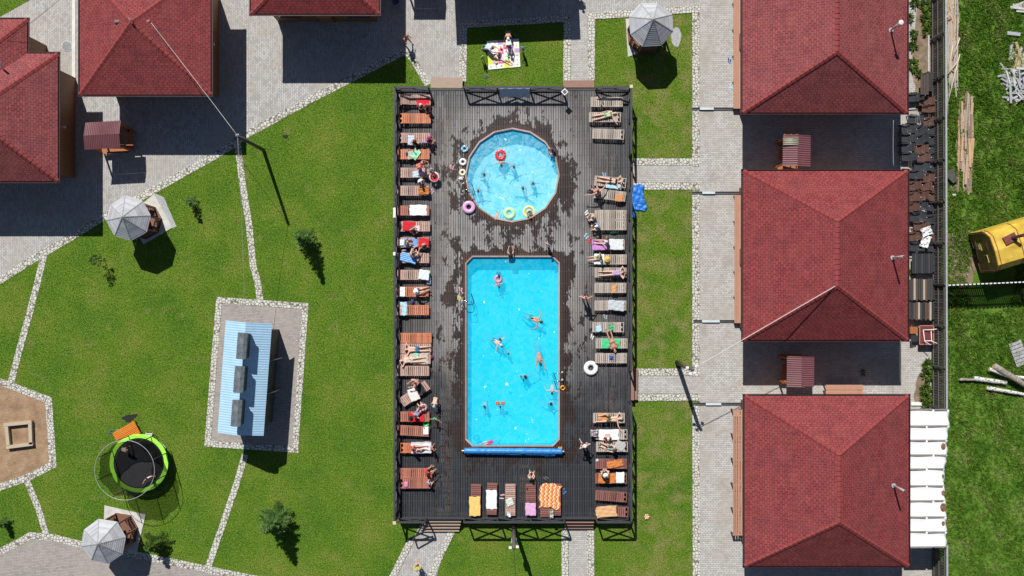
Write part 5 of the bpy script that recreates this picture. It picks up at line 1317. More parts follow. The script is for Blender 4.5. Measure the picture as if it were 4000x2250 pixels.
PE('A4',460,745,DZ,'sit',25,'child in a blue cap sitting below the man in the red shirt','lap',1.2,'pale',None,'trunks',(.12,.22,.50),'cap',(.14,.26,.50))
# -- right side of the deck
PE('B1',408,395,LZ,'lie',12,'woman in a green bikini lying on a grey lounger','down',1.65,'pale','blond','bikini',(.01,.42,.16),armR='wide',long=True)
PE('B1',468,1165,LZ,'lie',-8,'woman in a black bikini lying on a pale blue towel','head',1.7,'pale','dark','bikini',(.015,.012,.015))
PE('B1',325,1325,DZ,'sit',120,'sunburnt man sitting crouched on the lounger with the orange cloth','wide',1.8,'pink','brown','trunks',(.03,.03,.05))
PE('B2',275,190,DZ,'sit',210,'person with a pale cap sitting on the foot of the empty weathered lounger','lap',1.6,'pale',None,'trunks',(.30,.33,.22),'cap',(.55,.52,.42))
PE('B2',325,312,DZ,'sit',195,'person in a blue shirt and white cap sitting by the green bag','lap',1.6,'pale',None,'shirt',(.18,.34,.62),'cap',(.85,.85,.83))
PE('B2',420,500,LZ,'longsit',178,'woman in a white cap stretching an arm on the lilac towel','lap',1.65,'pale',None,'bikini',(.04,.03,.05),'cap',(.62,.72,.85),armR='up')
PE('B2',345,685,LZ,'longsit',185,'person sitting on a white towel beside the yellow bag','up',1.6,'pale','brown','trunks',(.18,.24,.12))
PE('B2',505,865,LZ,'prone',3,'woman in a lilac swimsuit lying face down','head',1.7,'pale','red','suit',(.48,.36,.58))
PE('B2',170,1160,DZ,'stand',90,'bare chested man standing on the deck with hands at his face','head',1.8,'pink','brown','trunks',(.03,.03,.04))
PE('B3',485,285,LZ,'lie',-72,'tanned person in pink lying crosswise on the green towel','lap',1.65,'tan','blond','bikini',(.65,.20,.24),long=True)
PE('B3',462,1200,LZ,'side',2,'man in olive trunks lying on his back','head',1.8,'pale','brown','trunks',(.07,.08,.02),armR='wide')
PE('B4',430,175,LZ,'hug',-90,'hunched person with a white cap on the wide white towel','lap',1.6,'pink','brown','trunks',(.60,.62,.70),'cap',(.86,.86,.86))
PE('B4',500,335,LZ,'longsit',165,'man in turquoise trunks leaning over between two loungers','fwd',1.75,'pale','brown','trunks',(.02,.36,.48))
PE('B4',400,665,LZ,'hug',90,'person in a green top and white hat sitting on the orange towel','lap',1.6,'pale',None,'shirt',(.06,.22,.10),'sunhat',(.86,.86,.84))
PE('B4',160,300,DZ,'walk',115,'woman in a white cap and navy shorts standing on the deck','hips',1.65,'pale',None,'trunks',(.03,.03,.12),'cap',(.88,.86,.86))
PE('K',880,345,DZ,'sit',80,'long haired girl holding a pink towel at the bottom row','lap',1.45,'pale','brown','bikini',(.18,.38,.30),long=True)
# -- pools
PE('R',610,505,WZ,'swim',-85,'swimmer with arms out in the red ring in the round pool','wide',1.4,'pink','brown','trunks',(.5,.04,.06))
for x, y, hd, hr, lb, ht in ((768,620,-60,'dark','dark haired swimmer below the red ring in the round pool',1.4),(380,735,0,'red','red haired swimmer at the left of the round pool',1.35),
   (322,925,-80,'dark','dark haired swimmer nearest the ladder of the round pool',1.4),(905,890,-110,'dark','left one of two dark haired swimmers side by side in the round pool',1.4),(1022,830,-80,'dark','right one of two dark haired swimmers side by side in the round pool',1.4)):
    PE('R',x,y,WZ,'tread',hd,lb,'wide',ht,'pale',hr,'bikini',(.05,.06,.12))
PE('R',575,1225,WZ,'swim',-110,'child in green trunks holding the lower rim of the round pool','fwd',1.1,'pink',None,'trunks',(.10,.62,.08),'cap',(.55,.36,.30))
PE('R',965,1195,WZ+.12,'hug',-60,'child sitting inside the yellow ring in the round pool','fwd',1.3,'pale','brown','trunks',(.75,.55,.05))
PE('R',1290,420,DZ,'hug',200,'person wrapped in purple on the rim of the round pool','down',1.4,'tan','dark','shirt',(.10,.03,.20),long=True)
PE('Q1',720,345,DZ-.10,'kneel',88,'girl in a black swimsuit climbing out at the top of the rectangular pool','fwd',1.4,'pale','dark','suit',(.02,.02,.04),long=True)
PE('Q1',1197,180,DZ,'stand',-120,'child in a blue hat standing at the top right of the rectangular pool','hips',1.15,'pink',None,'trunks',(.10,.2,.5),'cap',(.08,.24,.62))
PE('Q1',572,540,WZ,'tread',-80,'swimmer with a dark blue cap behind the pink ring','fwd',1.5,'pink',None,'suit',(.05,.08,.25),'cap',(.03,.08,.25))
PE('Q1',555,625,WZ,'swim',-75,'child in the pink ring in the rectangular pool','sweep',1.1,'pink','red','suit',(.6,.2,.35))
PE('Q1',990,1105,WZ,'swim',-20,'man in black trunks swimming breaststroke in the rectangular pool','sweep',1.75,'tan','dark','trunks',(.012,.012,.016))
PE('Q1',515,1385,WZ,'swim',-32,'swimmer in blue trunks and a pale cap at the left of the rectangular pool','wide',1.4,'pale',None,'trunks',(.04,.14,.36),'cap',(.66,.60,.55))
PE('Q1',572,1352,WZ,'tread',-30,'dark haired swimmer beside the pale capped one in the rectangular pool','wide',1.3,'pale','dark','suit',(.4,.5,.6))
PE('Q2',1072,95,WZ,'swim',-80,'man diving downwards at the right of the rectangular pool','fwd',1.75,'tan','brown','trunks',(.35,.40,.50))
PE('Q2',905,405,WZ,'tread',90,'swimmer with both arms spread in the middle of the rectangular pool','up',1.8,'pink','dark','trunks',(.05,.06,.10),armR='wide')
PE('Q2',1250,500,WZ,'swim',-95,'swimmer in grey by the right ladder of the rectangular pool','sweep',1.3,'pale','dark','suit',(.45,.48,.50))
PE('Q2',395,725,WZ,'tread',-90,'pale swimmer at the lower left of the rectangular pool','fwd',1.5,'pale','brown','suit',(.75,.72,.70))
PE('Q2',592,740,WZ,'tread',-90,'child with orange armbands in the rectangular pool','wide',1.1,'tan','dark','trunks',(.05,.05,.09))
PE('Q2',1225,740,WZ,'tread',90,'dark haired swimmer at the lower right of the rectangular pool','wide',1.6,'pink','dark','trunks',(.1,.1,.15))
PE('Q2',490,1205,WZ,'swim',205,'girl in a pink swimsuit holding the bottom edge of the rectangular pool','fwd',1.3,'pale','blond','suit',(.55,.05,.22),long=True)
PE('Q2',672,82,WZ,'tread',0,'blond swimmer whose head only shows in the rectangular pool','down',1.2,'pale','blond','trunks',(.1,.2,.3))
for s in (-1, 1):
    p = at('Q2', 592+34*s, 722, WZ+.03); o = MB().torus((0,0,0), .07, .055, 20, 10).build('armband', M('orange_vinyl', (.75,.14,.04), .3), None, True, local=True); o.location = p; setp(o, 'orange inflatable armband on the child in the rectangular pool', 'armband', 'pair of orange armbands')
# -- lawns and paths
PE('T1',118,480,0,'walk',-35,'sunburnt person walking on the paving at the top left of the deck','down',1.7,'tan','brown','bikini',(.40,.20,.12),long=True)
PE('T1',1370,400,0,'kneel',-90,'person in a white cap kneeling at the top of the picnic mat','down',1.65,'tan',None,'trunks',(.30,.33,.36),'cap',(.85,.83,.84))
PE('T1',1372,500,.06,'kneel',-85,'person in jeans and white shirt crouching at the top of the picnic mat','fwd',1.7,'tan','dark','jeans',(.78,.80,.84))
PE('T1',1100,580,.06,'kneel',-20,'person in a pale blue shirt crouching on the left of the picnic mat','fwd',1.6,'pink','dark','jeans',(.60,.72,.80))
PE('T1',1240,665,.03,'hug',-20,'small child in pink sitting in the middle of the picnic mat','lap',.95,'pink','brown','shirt',(.75,.45,.50))
PE('T1',1330,745,.03,'prone',150,'child lying at the lower part of the picnic mat','fwd',1.0,'pink','red','suit',(.70,.62,.60))
PE('T1',1055,710,0,'stand',-60,'small child in a green cap standing left of the picnic mat','down',1.0,'tan',None,'trunks',(.30,.20,.16),'cap',(.08,.62,.06))
PE('T1',1550,605,0,'stand',-140,'child wrapped in a blue towel standing right of the picnic mat','lap',1.15,'tan',None,'dress',(.05,.32,.62),'cap',(.06,.25,.60))
PE('S',2258,-48,0,'walk',-80,'person just above the picture whose shadow falls on the paving','down',1.7)
PE('S',1632,2218,0,'walk',100,'person in a yellow green top on the path at the bottom edge','lap',1.55,'pale','blond','shirt',(.45,.50,.06))
PE('U3',925,495,.85,'bend',0,'child in light clothes at the top left of the trampoline','down',1.15,'pale','blond','suit',(.55,.40,.34))
PE('U3',1125,705,.85,'stand',-60,'child in white near the lower right of the trampoline','wide',1.05,'pale','dark','dress',(.86,.86,.84))

# ================= towels, bags, small things =================
def towel(c, x0, y0, x1, y1, label, mat, z=None, rz=0, nm='towel', cat='towel', wav=.02, droop=0, amp=.10, th=.014, seed=None, crumple=0, surf=None):
    z = LZ+.012 if z is None else z; p = at(c, (x0+x1)/2, (y0+y1)/2, z); q0, q1 = at(c, x0, y0, z), at(c, x1, y1, z); w3, h3 = abs(q1.x-q0.x), abs(q1.y-q0.y)
    r = random.Random(seed or int(x0*3+y0)); NX = max(6, int(w3/.05)); NY = max(6, int(h3/.05)); ph = [r.uniform(0,6.28) for _ in range(8)]; vs = []; uv = []
    R3 = Matrix.Rotation(rad(rz), 3, 'Z')
    for i in range(NX+1):
        for j in range(NY+1):
            u, v = i/NX-.5, j/NY-.5
            ex = amp*(.35*math.sin(v*7+ph[0])+.3*math.sin(v*15+ph[1]))*abs(u)*2; ey = amp*(.35*math.sin(u*6+ph[2])+.3*math.sin(u*14+ph[3]))*abs(v)*2
            X, Y = (u+ex*.5)*w3, (v+ey*.5)*h3
            if crumple: k = 1-crumple*.4*(math.sin(u*9+ph[4])**2); X *= k; Y *= 1-crumple*.4*(math.sin(v*8+ph[5])**2)
            Z = abs(wav*(math.sin(u*11+v*4+ph[6])*.5+math.sin(v*13-u*5+ph[7])*.5+crumple*2.2*abs(math.sin(u*17+v*9)*math.cos(v*19)))) + .002
            if droop and abs(v) > .43: Z -= droop*(abs(v)-.43)/.07
            d = R3 @ Vector((X,Y,0)); vs.append((d.x,d.y,Z)); uv.append((i/NX,j/NY))
    n3 = len(vs); fs = [(i*(NY+1)+j, (i+1)*(NY+1)+j, (i+1)*(NY+1)+j+1, i*(NY+1)+j+1) for i in range(NX) for j in range(NY)]
    b = MB(); b.add(vs, fs, 0, uv); o = b.build(nm, mat, None, True, local=True); o.location = p
    md = o.modifiers.new('s','SOLIDIFY'); md.thickness = th; md.offset = 1
    setp(o, label, cat); return o
TW = towel; cl = cloth
WHT = cl('white_towel', (.82,.83,.85)); RED = cl('red_towel', (.62,.012,.03)); BLU = cl('light_blue_towel', (.42,.68,.80)); ORG = cl('orange_towel', (.62,.20,.05)); PNK = cl('pink_towel', (.70,.38,.62))
TW('A1',325,195,470,285,'red towel under the pair on the top left lounger', RED, rz=10)
TW('A1',215,620,300,750,'pale blue towel behind the thin person on the third left lounger', cl('washed_blue', (.38,.52,.72), (.75,.8,.85), 7), droop=.12, crumple=.4)
TW('A1',250,790,362,925,'crumpled mint green towel on the orange lounger', cl('mint_towel', (.36,.72,.48)), rz=-35, crumple=.5, wav=.05)
TW('A1',215,818,305,910,'beige towel beside the mint green one', cl('beige_towel', (.52,.46,.42)), rz=10)
TW('A1',275,1045,350,1130,'turquoise and white crumpled towel by the pink hat', cl('turq_towel', (.40,.72,.72), (.7,.55,.75), 5), crumple=.4, wav=.05)
TW('A1',345,1025,415,1105,'lilac towel under the pink hat', cl('lilac_cloth', (.62,.52,.74)), crumple=.4, wav=.05)
o = MB().cap((0,0,0),(0,0,.03),.10,.08,16).build('hat', cl('hot_pink', (.75,.12,.50)), None, True, local=True); o.location = at('A1',378,1052,LZ+.12); setp(o, 'small hot pink hat lying on the lilac towel', 'hat')
TW('A1',345,1232,475,1330,'orange brown crumpled towel on the faded lounger', cl('rust_towel', (.50,.18,.035)), crumple=.7, wav=.06)
TW('A2',243,62,445,188,'white sheet with creases over the middle of a red brown lounger', WHT, wav=.03)
TW('A2',160,258,305,368,'red towel under the blond person on the left', RED, rz=-4)
TW('A2',300,300,368,378,'pink and white cloth beside the red towel', cl('pink_white', (.75,.45,.52), (.85,.8,.8), 8), crumple=.6, wav=.05)
TW('A2',175,452,335,565,'blue towel under the blond person with raised arm', cl('blue_towel', (.12,.30,.68), (.30,.45,.75), 6), droop=.08)
TW('A2',112,470,180,548,'crumpled white towel at the head of the blue towel', WHT, crumple=.6, wav=.05, z=LZ+.02)
TW('A2',350,452,470,568,'small red towel at the foot of a left lounger', RED, rz=-5)
TW('A2',132,635,325,742,'bright blue patterned towel under the dark haired man', cl('bright_blue', (.06,.28,.70), (.4,.6,.8), 5), rz=-15)
TW('A2',350,830,475,945,'white towel laid over the foot of a faded lounger', cl('aqua_white', (.70,.78,.80)), rz=-8)
TW('A2',445,915,492,998,'pale blue end of a towel hanging off the lounger foot', cl('hanging_blue', (.34,.54,.78)), z=DZ+.12)
TW('A2',115,1030,190,1150,'white towel over the head end of the orange lounger', WHT, crumple=.25, wav=.05)
TW('A2',120,1205,212,1368,'light blue towel over the head end of the lowest orange lounger', BLU, crumple=.15, wav=.04)
TW('A3',235,415,462,552,'beige towel under the pale woman on the left', cl('beige_sheet', (.56,.46,.38)), rz=-3)
TW('A3',292,418,352,478,'small green cloth between the man and the woman', cl('sea_green', (.32,.66,.52)), crumple=.5, wav=.05, z=LZ+.03)
TW('A3',182,448,230,505,'white hat shaped cloth beside the head of the pale woman', WHT, crumple=.7, wav=.07)
TW('A3',232,835,345,985,'white towel on the slanted lounger', cl('cream_towel', (.74,.72,.68)), rz=20)
TW('A3',318,780,410,905,'black cloth on the slanted lounger', cl('black_cloth', (.02,.02,.025)), rz=33)
TW('A3',235,1112,410,1232,'red towel under the man with the pink ring', RED)
TW('A3',402,1288,465,1382,'folded white towel at the foot of a lounger', WHT, wav=.01, th=.04, amp=.05)
TW('A4',262,262,500,400,'wide white towel with a grey print on the left lounger', cl('white_print', (.80,.80,.82), (.45,.45,.47), 3), wav=.03, droop=.08)
TW('A4',180,728,222,792,'small pink cloth on the lowest left lounger', cl('pink_cloth', (.70,.25,.62)), crumple=.3, wav=.03, z=LZ+.04)
TW('B1',415,1185,600,1262,'pale blue towel under the woman in the black bikini', BLU, rz=-8)
TW('B1',525,1325,612,1412,'square orange cloth on a grey lounger', cl('peach_orange', (.62,.28,.11)), rz=-5)
TW('B2',250,475,455,595,'lilac towel under the woman in the white cap', cl('lilac_towel', (.55,.26,.62)))
TW('B2',448,465,620,592,'white towel with a dotted pattern behind the lilac one', cl('dotted_white', (.80,.81,.83), (.55,.60,.58), 9))
TW('B2',275,640,395,765,'white towel on the foot of the lounger with the yellow bag', cl('mint_white', (.72,.80,.78)))
TW('B2',472,1000,538,1108,'crumpled peach cloth on a grey lounger', cl('peach', (.62,.32,.14)), crumple=.4, wav=.04)
TW('B2',440,1190,628,1308,'pale grey towel half hanging over a grey lounger', cl('pale_grey', (.52,.56,.60)), wav=.03, rz=-6)
TW('B3',298,98,362,170,'small light blue folded towel on the lounger with the green cloth', BLU, rz=15, th=.03)
TW('B3',438,82,505,168,'crumpled bright green cloth on a grey lounger', cl('bright_green', (.02,.50,.20)), crumple=.7, wav=.08)
TW('B3',365,252,578,366,'green towel spread under the tanned person', cl('green_towel', (.06,.58,.24)), wav=.03)
TW('B3',450,445,492,490,'small crumpled blue cloth on the lounger by the white ring', cl('royal_blue', (.02,.12,.62)), crumple=.6, wav=.08)
TW('B3',325,1130,445,1215,'orange cloth under the legs of the man in olive trunks', cl('peach_orange', 0), rz=-5)
TW('B3',330,1322,565,1448,'wide white towel under the hunched person', WHT, wav=.03)
TW('B3',222,1322,322,1415,'floral purple and white beach bag at the foot of the white towel lounger', cl('floral', (.62,.55,.62), (.12,.08,.14), 7), crumple=.8, wav=.12, nm='beach_bag', cat='bag', th=.05)
TW('B4',520,255,640,358,'grey towel draped near the head of the lounger with the phone', cl('grey_towel', (.46,.46,.46)), rz=-28)
TW('B4',415,472,622,562,'twisted orange towel on a dark lounger', ORG, rz=12, crumple=.3, wav=.05)
TW('B4',322,632,530,750,'orange towel under the person in the white hat', ORG)
TW('B4',532,618,630,745,'white towel folded beside the orange one', WHT, th=.03)
TW('B4',295,1018,538,1148,'peach towel on the bottom right lounger', cl('apricot', (.68,.40,.20)), rz=6, wav=.03)
TW('K',183,550,308,770,'yellow towel with an orange border on the leftmost bottom lounger', cl('yellow_towel', (.88,.55,.16)), wav=.02)
TW('K',375,475,495,692,'white towel on the second bottom lounger', WHT, wav=.02, rz=1)
TW('K',598,562,680,655,'small white cloth with green marks on the third bottom lounger', cl('white_green', (.78,.80,.74), (.35,.5,.4), 4), crumple=.4, wav=.04, rz=20)
TW('K',612,715,655,778,'white plastic bag at the foot of the third bottom lounger', cl('bag_white', (.70,.74,.74)), crumple=.6, wav=.08, nm='plastic_bag', cat='bag')
TW('K',818,622,937,765,'pink towel on the fourth bottom lounger', PNK)
n = NT('zigzag'); uv = n.coord('UV'); sx = n.new('SeparateXYZ'); n.L(uv, sx.inputs[0])
zz = n.val('ABSOLUTE', n.val('SUBTRACT', n.val('FRACT', n.val('MULTIPLY', sx.outputs[1], 6)), .5))
k = n.val('FRACT', n.val('MULTIPLY', n.val('ADD', sx.outputs[0], n.val('MULTIPLY', zz, .16)), 5))
n.col(n.ramp(k, [(0,(.80,.30,.07)),(.25,(.62,.06,.03)),(.5,(.88,.74,.48)),(.78,(.80,.26,.05))], 'CONSTANT')); n.rough(.9); MZ = n.m
TW('K',978,408,1212,680,'orange and cream zigzag towel over the two right bottom loungers', MZ, rz=-5, wav=.03, amp=.2)
TW('K',1095,690,1138,805,'white and grey plastic bag at the end of the zigzag towel loungers', cl('grey_white', (.55,.56,.55), (.2,.2,.2), 4), crumple=.7, wav=.1, nm='plastic_bag', cat='bag')
# blue tarp, railing cloths
TW('B1',698,1212,860,1449,'large crumpled blue tarpaulin lying outside the right railing', M('blue_tarp', (.012,.17,.62), .5, .15, 3), z=.04, wav=.06, crumple=.12, rz=0, nm='tarpaulin', cat='tarpaulin', amp=.2)
TW('B2',698,-10,885,130,'lower part of the blue tarpaulin spread on the grass', M('blue_tarp', 0), z=.03, wav=.06, rz=0, nm='tarpaulin', cat='tarpaulin', amp=.25)
TW('B2',698,40,762,212,'narrow strip of blue tarpaulin hanging down beside the railing', M('blue_tarp', 0), z=.05, wav=.08, nm='tarpaulin', cat='tarpaulin')
TW('A2',48,95,78,215,'white towel hung over the left railing', WHT, z=DZ+1.19, wav=.01)
TW('A2',48,620,75,660,'white cap on the left railing above the black bag', WHT, z=DZ+1.19, wav=.03, nm='cap', cat='cap')
def bag(c, x, y, w3, h3, z, mat, label, nm='bag', zz=.22, cat='bag'):
    p = at(c, x, y, z+zz/2); t = thing(nm, label, cat, (p.x,p.y,z)); b = MB(); r = random.Random(int(x+y)); N = 16
    rings = [(.0,.80),(.15,1.0),(.55,1.0),(.85,.7),(1.0,.25)]; vs = []
    for zr2, k in rings:
        for i in range(N): a = 6.2832*i/N; q = k*(1+r.uniform(-.07,.07)); vs.append((p.x+w3/2*q*math.copysign(abs(math.cos(a))**.7,math.cos(a)), p.y+h3/2*q*math.copysign(abs(math.sin(a))**.7,math.sin(a)), z+zz*zr2))
    m = len(rings); b.add(vs, [(j*N+i, j*N+(i+1)%N, (j+1)*N+(i+1)%N, (j+1)*N+i) for j in range(m-1) for i in range(N)] + [tuple(range(N))[::-1], tuple((m-1)*N+i for i in range(N))])
    b.build('sack', mat, t, True); hd = [(p.x-w3*.3+w3*.6*k/6, p.y, z+zz*.95+.07*math.sin(math.pi*k/6)) for k in range(7)]; MB().tube(hd, .012, 6).build('handle', mat, t, True); return t
bag('A3',258,1185,.27,.27,LZ,cl('black_bag',(.012,.012,.015)),'small black bag on the red towel')
bag('A2',122,300,.2,.45,LZ,cl('black_bag',0),'black bag at the head of the lounger with the blond person')
bag('A2',85,665,.3,.35,DZ+.9,cl('black_bag',0),'black bag hanging on the left railing')
bag('A2',175,600,.32,.18,DZ,cl('bw_bag',(.35,.35,.35),(.05,.05,.05),6),'black and white bag on the deck between two left loungers')
bag('A2',275,1200,.2,.35,DZ,cl('navy_bag',(.05,.06,.22),(.1,.4,.3),3),'navy and green bag between the two lower orange loungers')
bag('B2',505,382,.5,.2,DZ,cl('green_bag',(.01,.22,.06)),'dark green bag on the deck beside a weathered lounger')
bag('B2',430,705,.34,.42,LZ,cl('yellow_bag',(.78,.50,.08),(.75,.75,.75),4),'yellow and white bag on a grey lounger')
bag('A1',205,835,.15,.25,LZ,cl('grey_bag',(.25,.28,.28)),'small grey bag on the orange lounger beside the beige towel')
bag('A3',505,465,.16,.3,DZ,cl('magenta_bag',(.35,.04,.18)),'dark pink bag on the deck at the foot of the beige towel lounger')
def flipflops(c, x, y, rz, col, label, gap=.13):
    p = at(c, x, y, DZ if c not in ('T1','T2','U3') else .016)
    m = M('rubber_%d_%d_%d' % tuple(int(v*255) for v in col), col, .6, .05)
    pr = None
    for k in (-1, 1):
        if pr is None:
            b = MB(); b.prism([(-.14,-.035),(-.05,-.03),(.05,-.045),(.12,-.035),(.14,0),(.12,.035),(.05,.045),(-.05,.03),(-.14,.035)], 0, .025); pr = o = b.build('flip_flop', m, None, local=True)
            s2 = MB().tube([(0,-.04,.02),(.03,-.02,.05),(.07,0,.03),(.03,.02,.05),(0,.04,.02)], .008, 6).build('strap', m, o, local=True)
        else: o = dup(pr)
        R3 = Matrix.Rotation(rad(rz), 3, 'Z'); o.location = p + R3 @ Vector((.03*k, gap/2*k, 0)); o.rotation_euler = (0,0,rad(rz+6*k)); setp(o, label, 'flip-flop', label.replace('one of ', '').replace('the ', '')[:60])
F = flipflops
F('A1',742,1008,90,(.75,.32,.32),'one of the pink white flip-flops alone on the deck left of the rings')
F('A1',505,1292,60,(.60,.40,.62),'one of the lilac flip-flops beside the orange brown towel')
F('A2',845,1058,90,(.72,.38,.42),'one of the pink flip-flops above the left ladder'); F('A2',825,1160,80,(.78,.66,.22),'one of the yellow flip-flops at the left ladder')
F('B1',395,1095,100,(.25,.42,.62),'one of the blue flip-flops above the woman in the black bikini'); F('B1',215,1288,10,(.02,.02,.02),'one of the black flip-flops left of the sunburnt man')
F('B2',185,155,40,(.82,.82,.80),'one of the white flip-flops near the weathered pair of loungers'); F('B2',182,430,50,(.45,.62,.75),'one of the pale blue flip-flops above the red ones',.18)
F('B2',225,482,20,(.72,.02,.06),'one of the red flip-flops at the lilac towel'); F('B2',405,1380,90,(.35,.37,.40),'one of the grey flip-flops in the shade below the pale grey towel')
F('B3',250,228,70,(.75,.75,.75),'one of the white flip-flops beside the green towel lounger'); F('B3',420,1280,110,(.04,.08,.25),'one of the navy flip-flops below the man in olive trunks')
F('K',555,550,0,(.75,.52,.55),'one of the pale pink flip-flops between two bottom loungers',.22); F('K',1050,340,-40,(.12,.12,.12),'one of the black flip-flops above the zigzag towel')
F('K',1255,490,50,(.10,.20,.50),'one of the blue flip-flops right of the zigzag towel',.18); F('R',103,775,0,(.85,.85,.85),'one of the white flip-flops below the cream ring',.1)
F('T2',2043,745,80,(.03,.07,.25),'one of the navy flip-flops on the right walkway'); F('T2',2065,1062,90,(.50,.66,.80),'one of the light blue flip-flops on the right walkway',.15)
F('T1',1095,942,-30,(.10,.11,.12),'one of the dark flip-flops on the grass below the picnic mat'); F('T1',1470,430,90,(.12,.12,.14),'one of the dark flip-flops in the shade beside the picnic mat')
F('U3',895,352,-20,(.35,.25,.22),'one of the brown flip-flops on the orange platform'); F('U3',835,362,10,(.06,.12,.22),'one of the navy flip-flops left of the orange platform')
# rings
def ring(c, x, y, rpx, z, mats, label, colf=None, tube=.33, tilt=None, nm='swim_ring'):
    s = CR[c][2]; R5 = rpx/s/60*(1-z/64); r = R5*tube; o = MB().torus((0,0,0), R5-r, r, 40, 14, 0, .8, colf).build(nm, mats, None, True, local=True)
    o.location = at(c, x, y, z+r*.8) ; setp(o, label, 'swim ring')
    vv = MB().tube([(R5-r,0,r*.78),(R5-r,0,r*.78+.02)], .012, 8).build('valve', M('clear_valve', (.7,.7,.7), .3), o, local=True)
    if tilt: o.rotation_euler = tilt
    return o
v2 = lambda nm, c: M(nm, c, .25, .04, 3)
ring('R',147,400,47,DZ,[v2('ring_blue',(.10,.34,.52)),v2('ring_pale',(.62,.72,.74))],'small blue patterned ring, topmost left of the round pool',lambda i,k:int((i//3+k//4)%3==0))
ring('R',125,568,49,DZ,[v2('ring_white',(.78,.80,.82)),v2('ring_black',(.03,.03,.04))],'white ring with black marks left of the round pool',lambda i,k:int(i%10<2 and 3<k<10))
ring('R',120,703,46,DZ,[v2('ring_cream',(.80,.70,.55)),v2('ring_yellow',(.80,.66,.30))],'cream ring above the round pool ladder',lambda i,k:int(i%6<1 and k%5<2))
ring('R',202,1150,84,DZ,v2('ring_pink',(.72,.40,.66)),'large pink ring at the lower left of the round pool')
ring('R',610,480,74,WZ-.03,[v2('ring_red',(.72,.02,.03)),v2('ring_rdot',(.85,.45,.45))],'red dotted ring floating in the round pool',lambda i,k:int(i%3==0 and k%3==1),.30)
ring('R',722,1228,80,WZ-.04,v2('ring_lime',(.52,.85,.45)),'pale green ring floating at the bottom of the round pool')
ring('R',975,1208,80,WZ-.04,[v2('ring_yel2',(.85,.74,.06)),v2('ring_wht',(.85,.85,.7))],'yellow ring holding a child at the bottom of the round pool',lambda i,k:int(k in (1,2)),.2)
ring('A1',533,1122,62,DZ+.45,[v2('ring_red',0),v2('ring_white',0)],'red ring with white rim held by the child in the blue cap',lambda i,k:int(k in (12,13,0,1,2)),.30,(rad(12),0,0))
ring('B3',236,597,86,DZ,v2('ring_plainwhite',(.84,.84,.83)),'large white ring on the right of the deck beside a grey lounger',tube=.32)
ring('Q1',565,610,50,WZ-.04,v2('ring_pk2',(.75,.32,.42)),'pink ring around the child in the rectangular pool',tube=.3)
ring('Q2',293,1150,47,WZ-.16,v2('ring_teal',(.05,.62,.62)),'teal ring floating at the bottom left of the rectangular pool',tube=.34)
ring('A3',435,1250,42,DZ,v2('ring_green',(.08,.55,.10)),'small green ring in the shade beside the red towel lounger')
ring('A3',405,1062,48,DZ+.62,[v2('ring_pk2',0),v2('ring_wht',0)],'pink ring held up beside the red towel on the left',lambda i,k:int(i%4==0),.3,(rad(20),rad(20),0))
# misc small
def bottle(c, x, y, z, col, label):
    p = at(c, x, y, z); t = thing('bottle', label, 'bottle', p); MB().tube([p, p+Vector((0,0,.16)), p+Vector((0,0,.2)), p+Vector((0,0,.22))], [.05,.05,.025,.02], 12).build('body', M('bottle_%d' % int(col[0]*99), col, .3), t, True); MB().tube([p+Vector((0,0,.22)), p+Vector((0,0,.25))], .03, 10).build('cap', M_BLACK, t)
bottle('B1',375,235,LZ,(.55,.72,.05),'bright yellow green bottle on the top right lounger')
bottle('B1',358,268,LZ,(.7,.7,.7),'small white bottle beside the yellow green one')
TW('B1',300,170,345,205,'small pink cloth at the foot of the top right lounger', cl('salmon', (.65,.34,.30)), crumple=.5, wav=.04)
TW('B1',420,325,455,350,'small teal cloth on the deck above the woman in the green bikini', cl('teal_cloth', (.03,.28,.24)), z=DZ+.02, crumple=.5, wav=.05)
for c, x, y, lb, d in (('K',838,462,'black phone on the fourth bottom lounger',(.09,.16)),('B4',342,303,'black phone on the lounger beside the grey towel',(.17,.10))):
    o = MB().box((0,0,.006), (d[0],d[1],.012)).build('phone', M_BLACK, None, local=True); o.location = at(c,x,y,LZ+.005); MB().box((0,0,.0135), (d[0]*.86,d[1]*.86,.002)).build('screen', M_GLASS, o, local=True); setp(o, lb, 'phone')
TW('B4',295,462,325,490,'small white and blue packet at the foot of the twisted orange towel lounger', cl('packet', (.55,.66,.75)), nm='packet', cat='packet', th=.03)
b = MB(); b.torus((0,0,.05), .12, .05, 16, 8); o = b.build('toy', [v2('toy_orange',(.85,.35,.03))], None, True, local=True); o.location = at('Q2',1378,530,DZ); setp(o, 'small orange toy beside the right pool ladder', 'toy')
TW('Q2',1322,1268,1372,1296,'orange and yellow toy net at the right end of the blue cover', cl('toy_net', (.75,.42,.18)), z=DZ+.03, crumple=.6, wav=.06, nm='toy', cat='toy')
p = P(2526,2018,.02); t = thing('toy', 'pink and yellow flower shaped toy on the grass right of the deck', 'toy', p)
for k in range(6): a = k*1.047; MB().cap(p+Vector((math.cos(a)*.11,math.sin(a)*.11,.05)), p+Vector((math.cos(a)*.13,math.sin(a)*.13,.06)), .07,.06,10).build('petal', v2('petal_pink' if k % 2 else 'petal_cream', (.78,.30,.45) if k % 2 else (.8,.62,.4)), t, True)
MB().cap(p+Vector((0,0,.06)), p+Vector((0,0,.08)), .06,.05,10).build('centre', v2('toy_yellow',(.8,.6,.05)), t, True)
p = P(1548,12,0); t = thing('bucket', 'grey blue bucket at the top edge right of the top middle house', 'bucket', p)
b = MB(); N = 24; rr2 = [(.20,0),(.28,.42),(.265,.42),(.19,.03)]; vs = [(p.x+r2*math.cos(6.2832*i/N), p.y+r2*math.sin(6.2832*i/N), z) for r2, z in rr2 for i in range(N)]
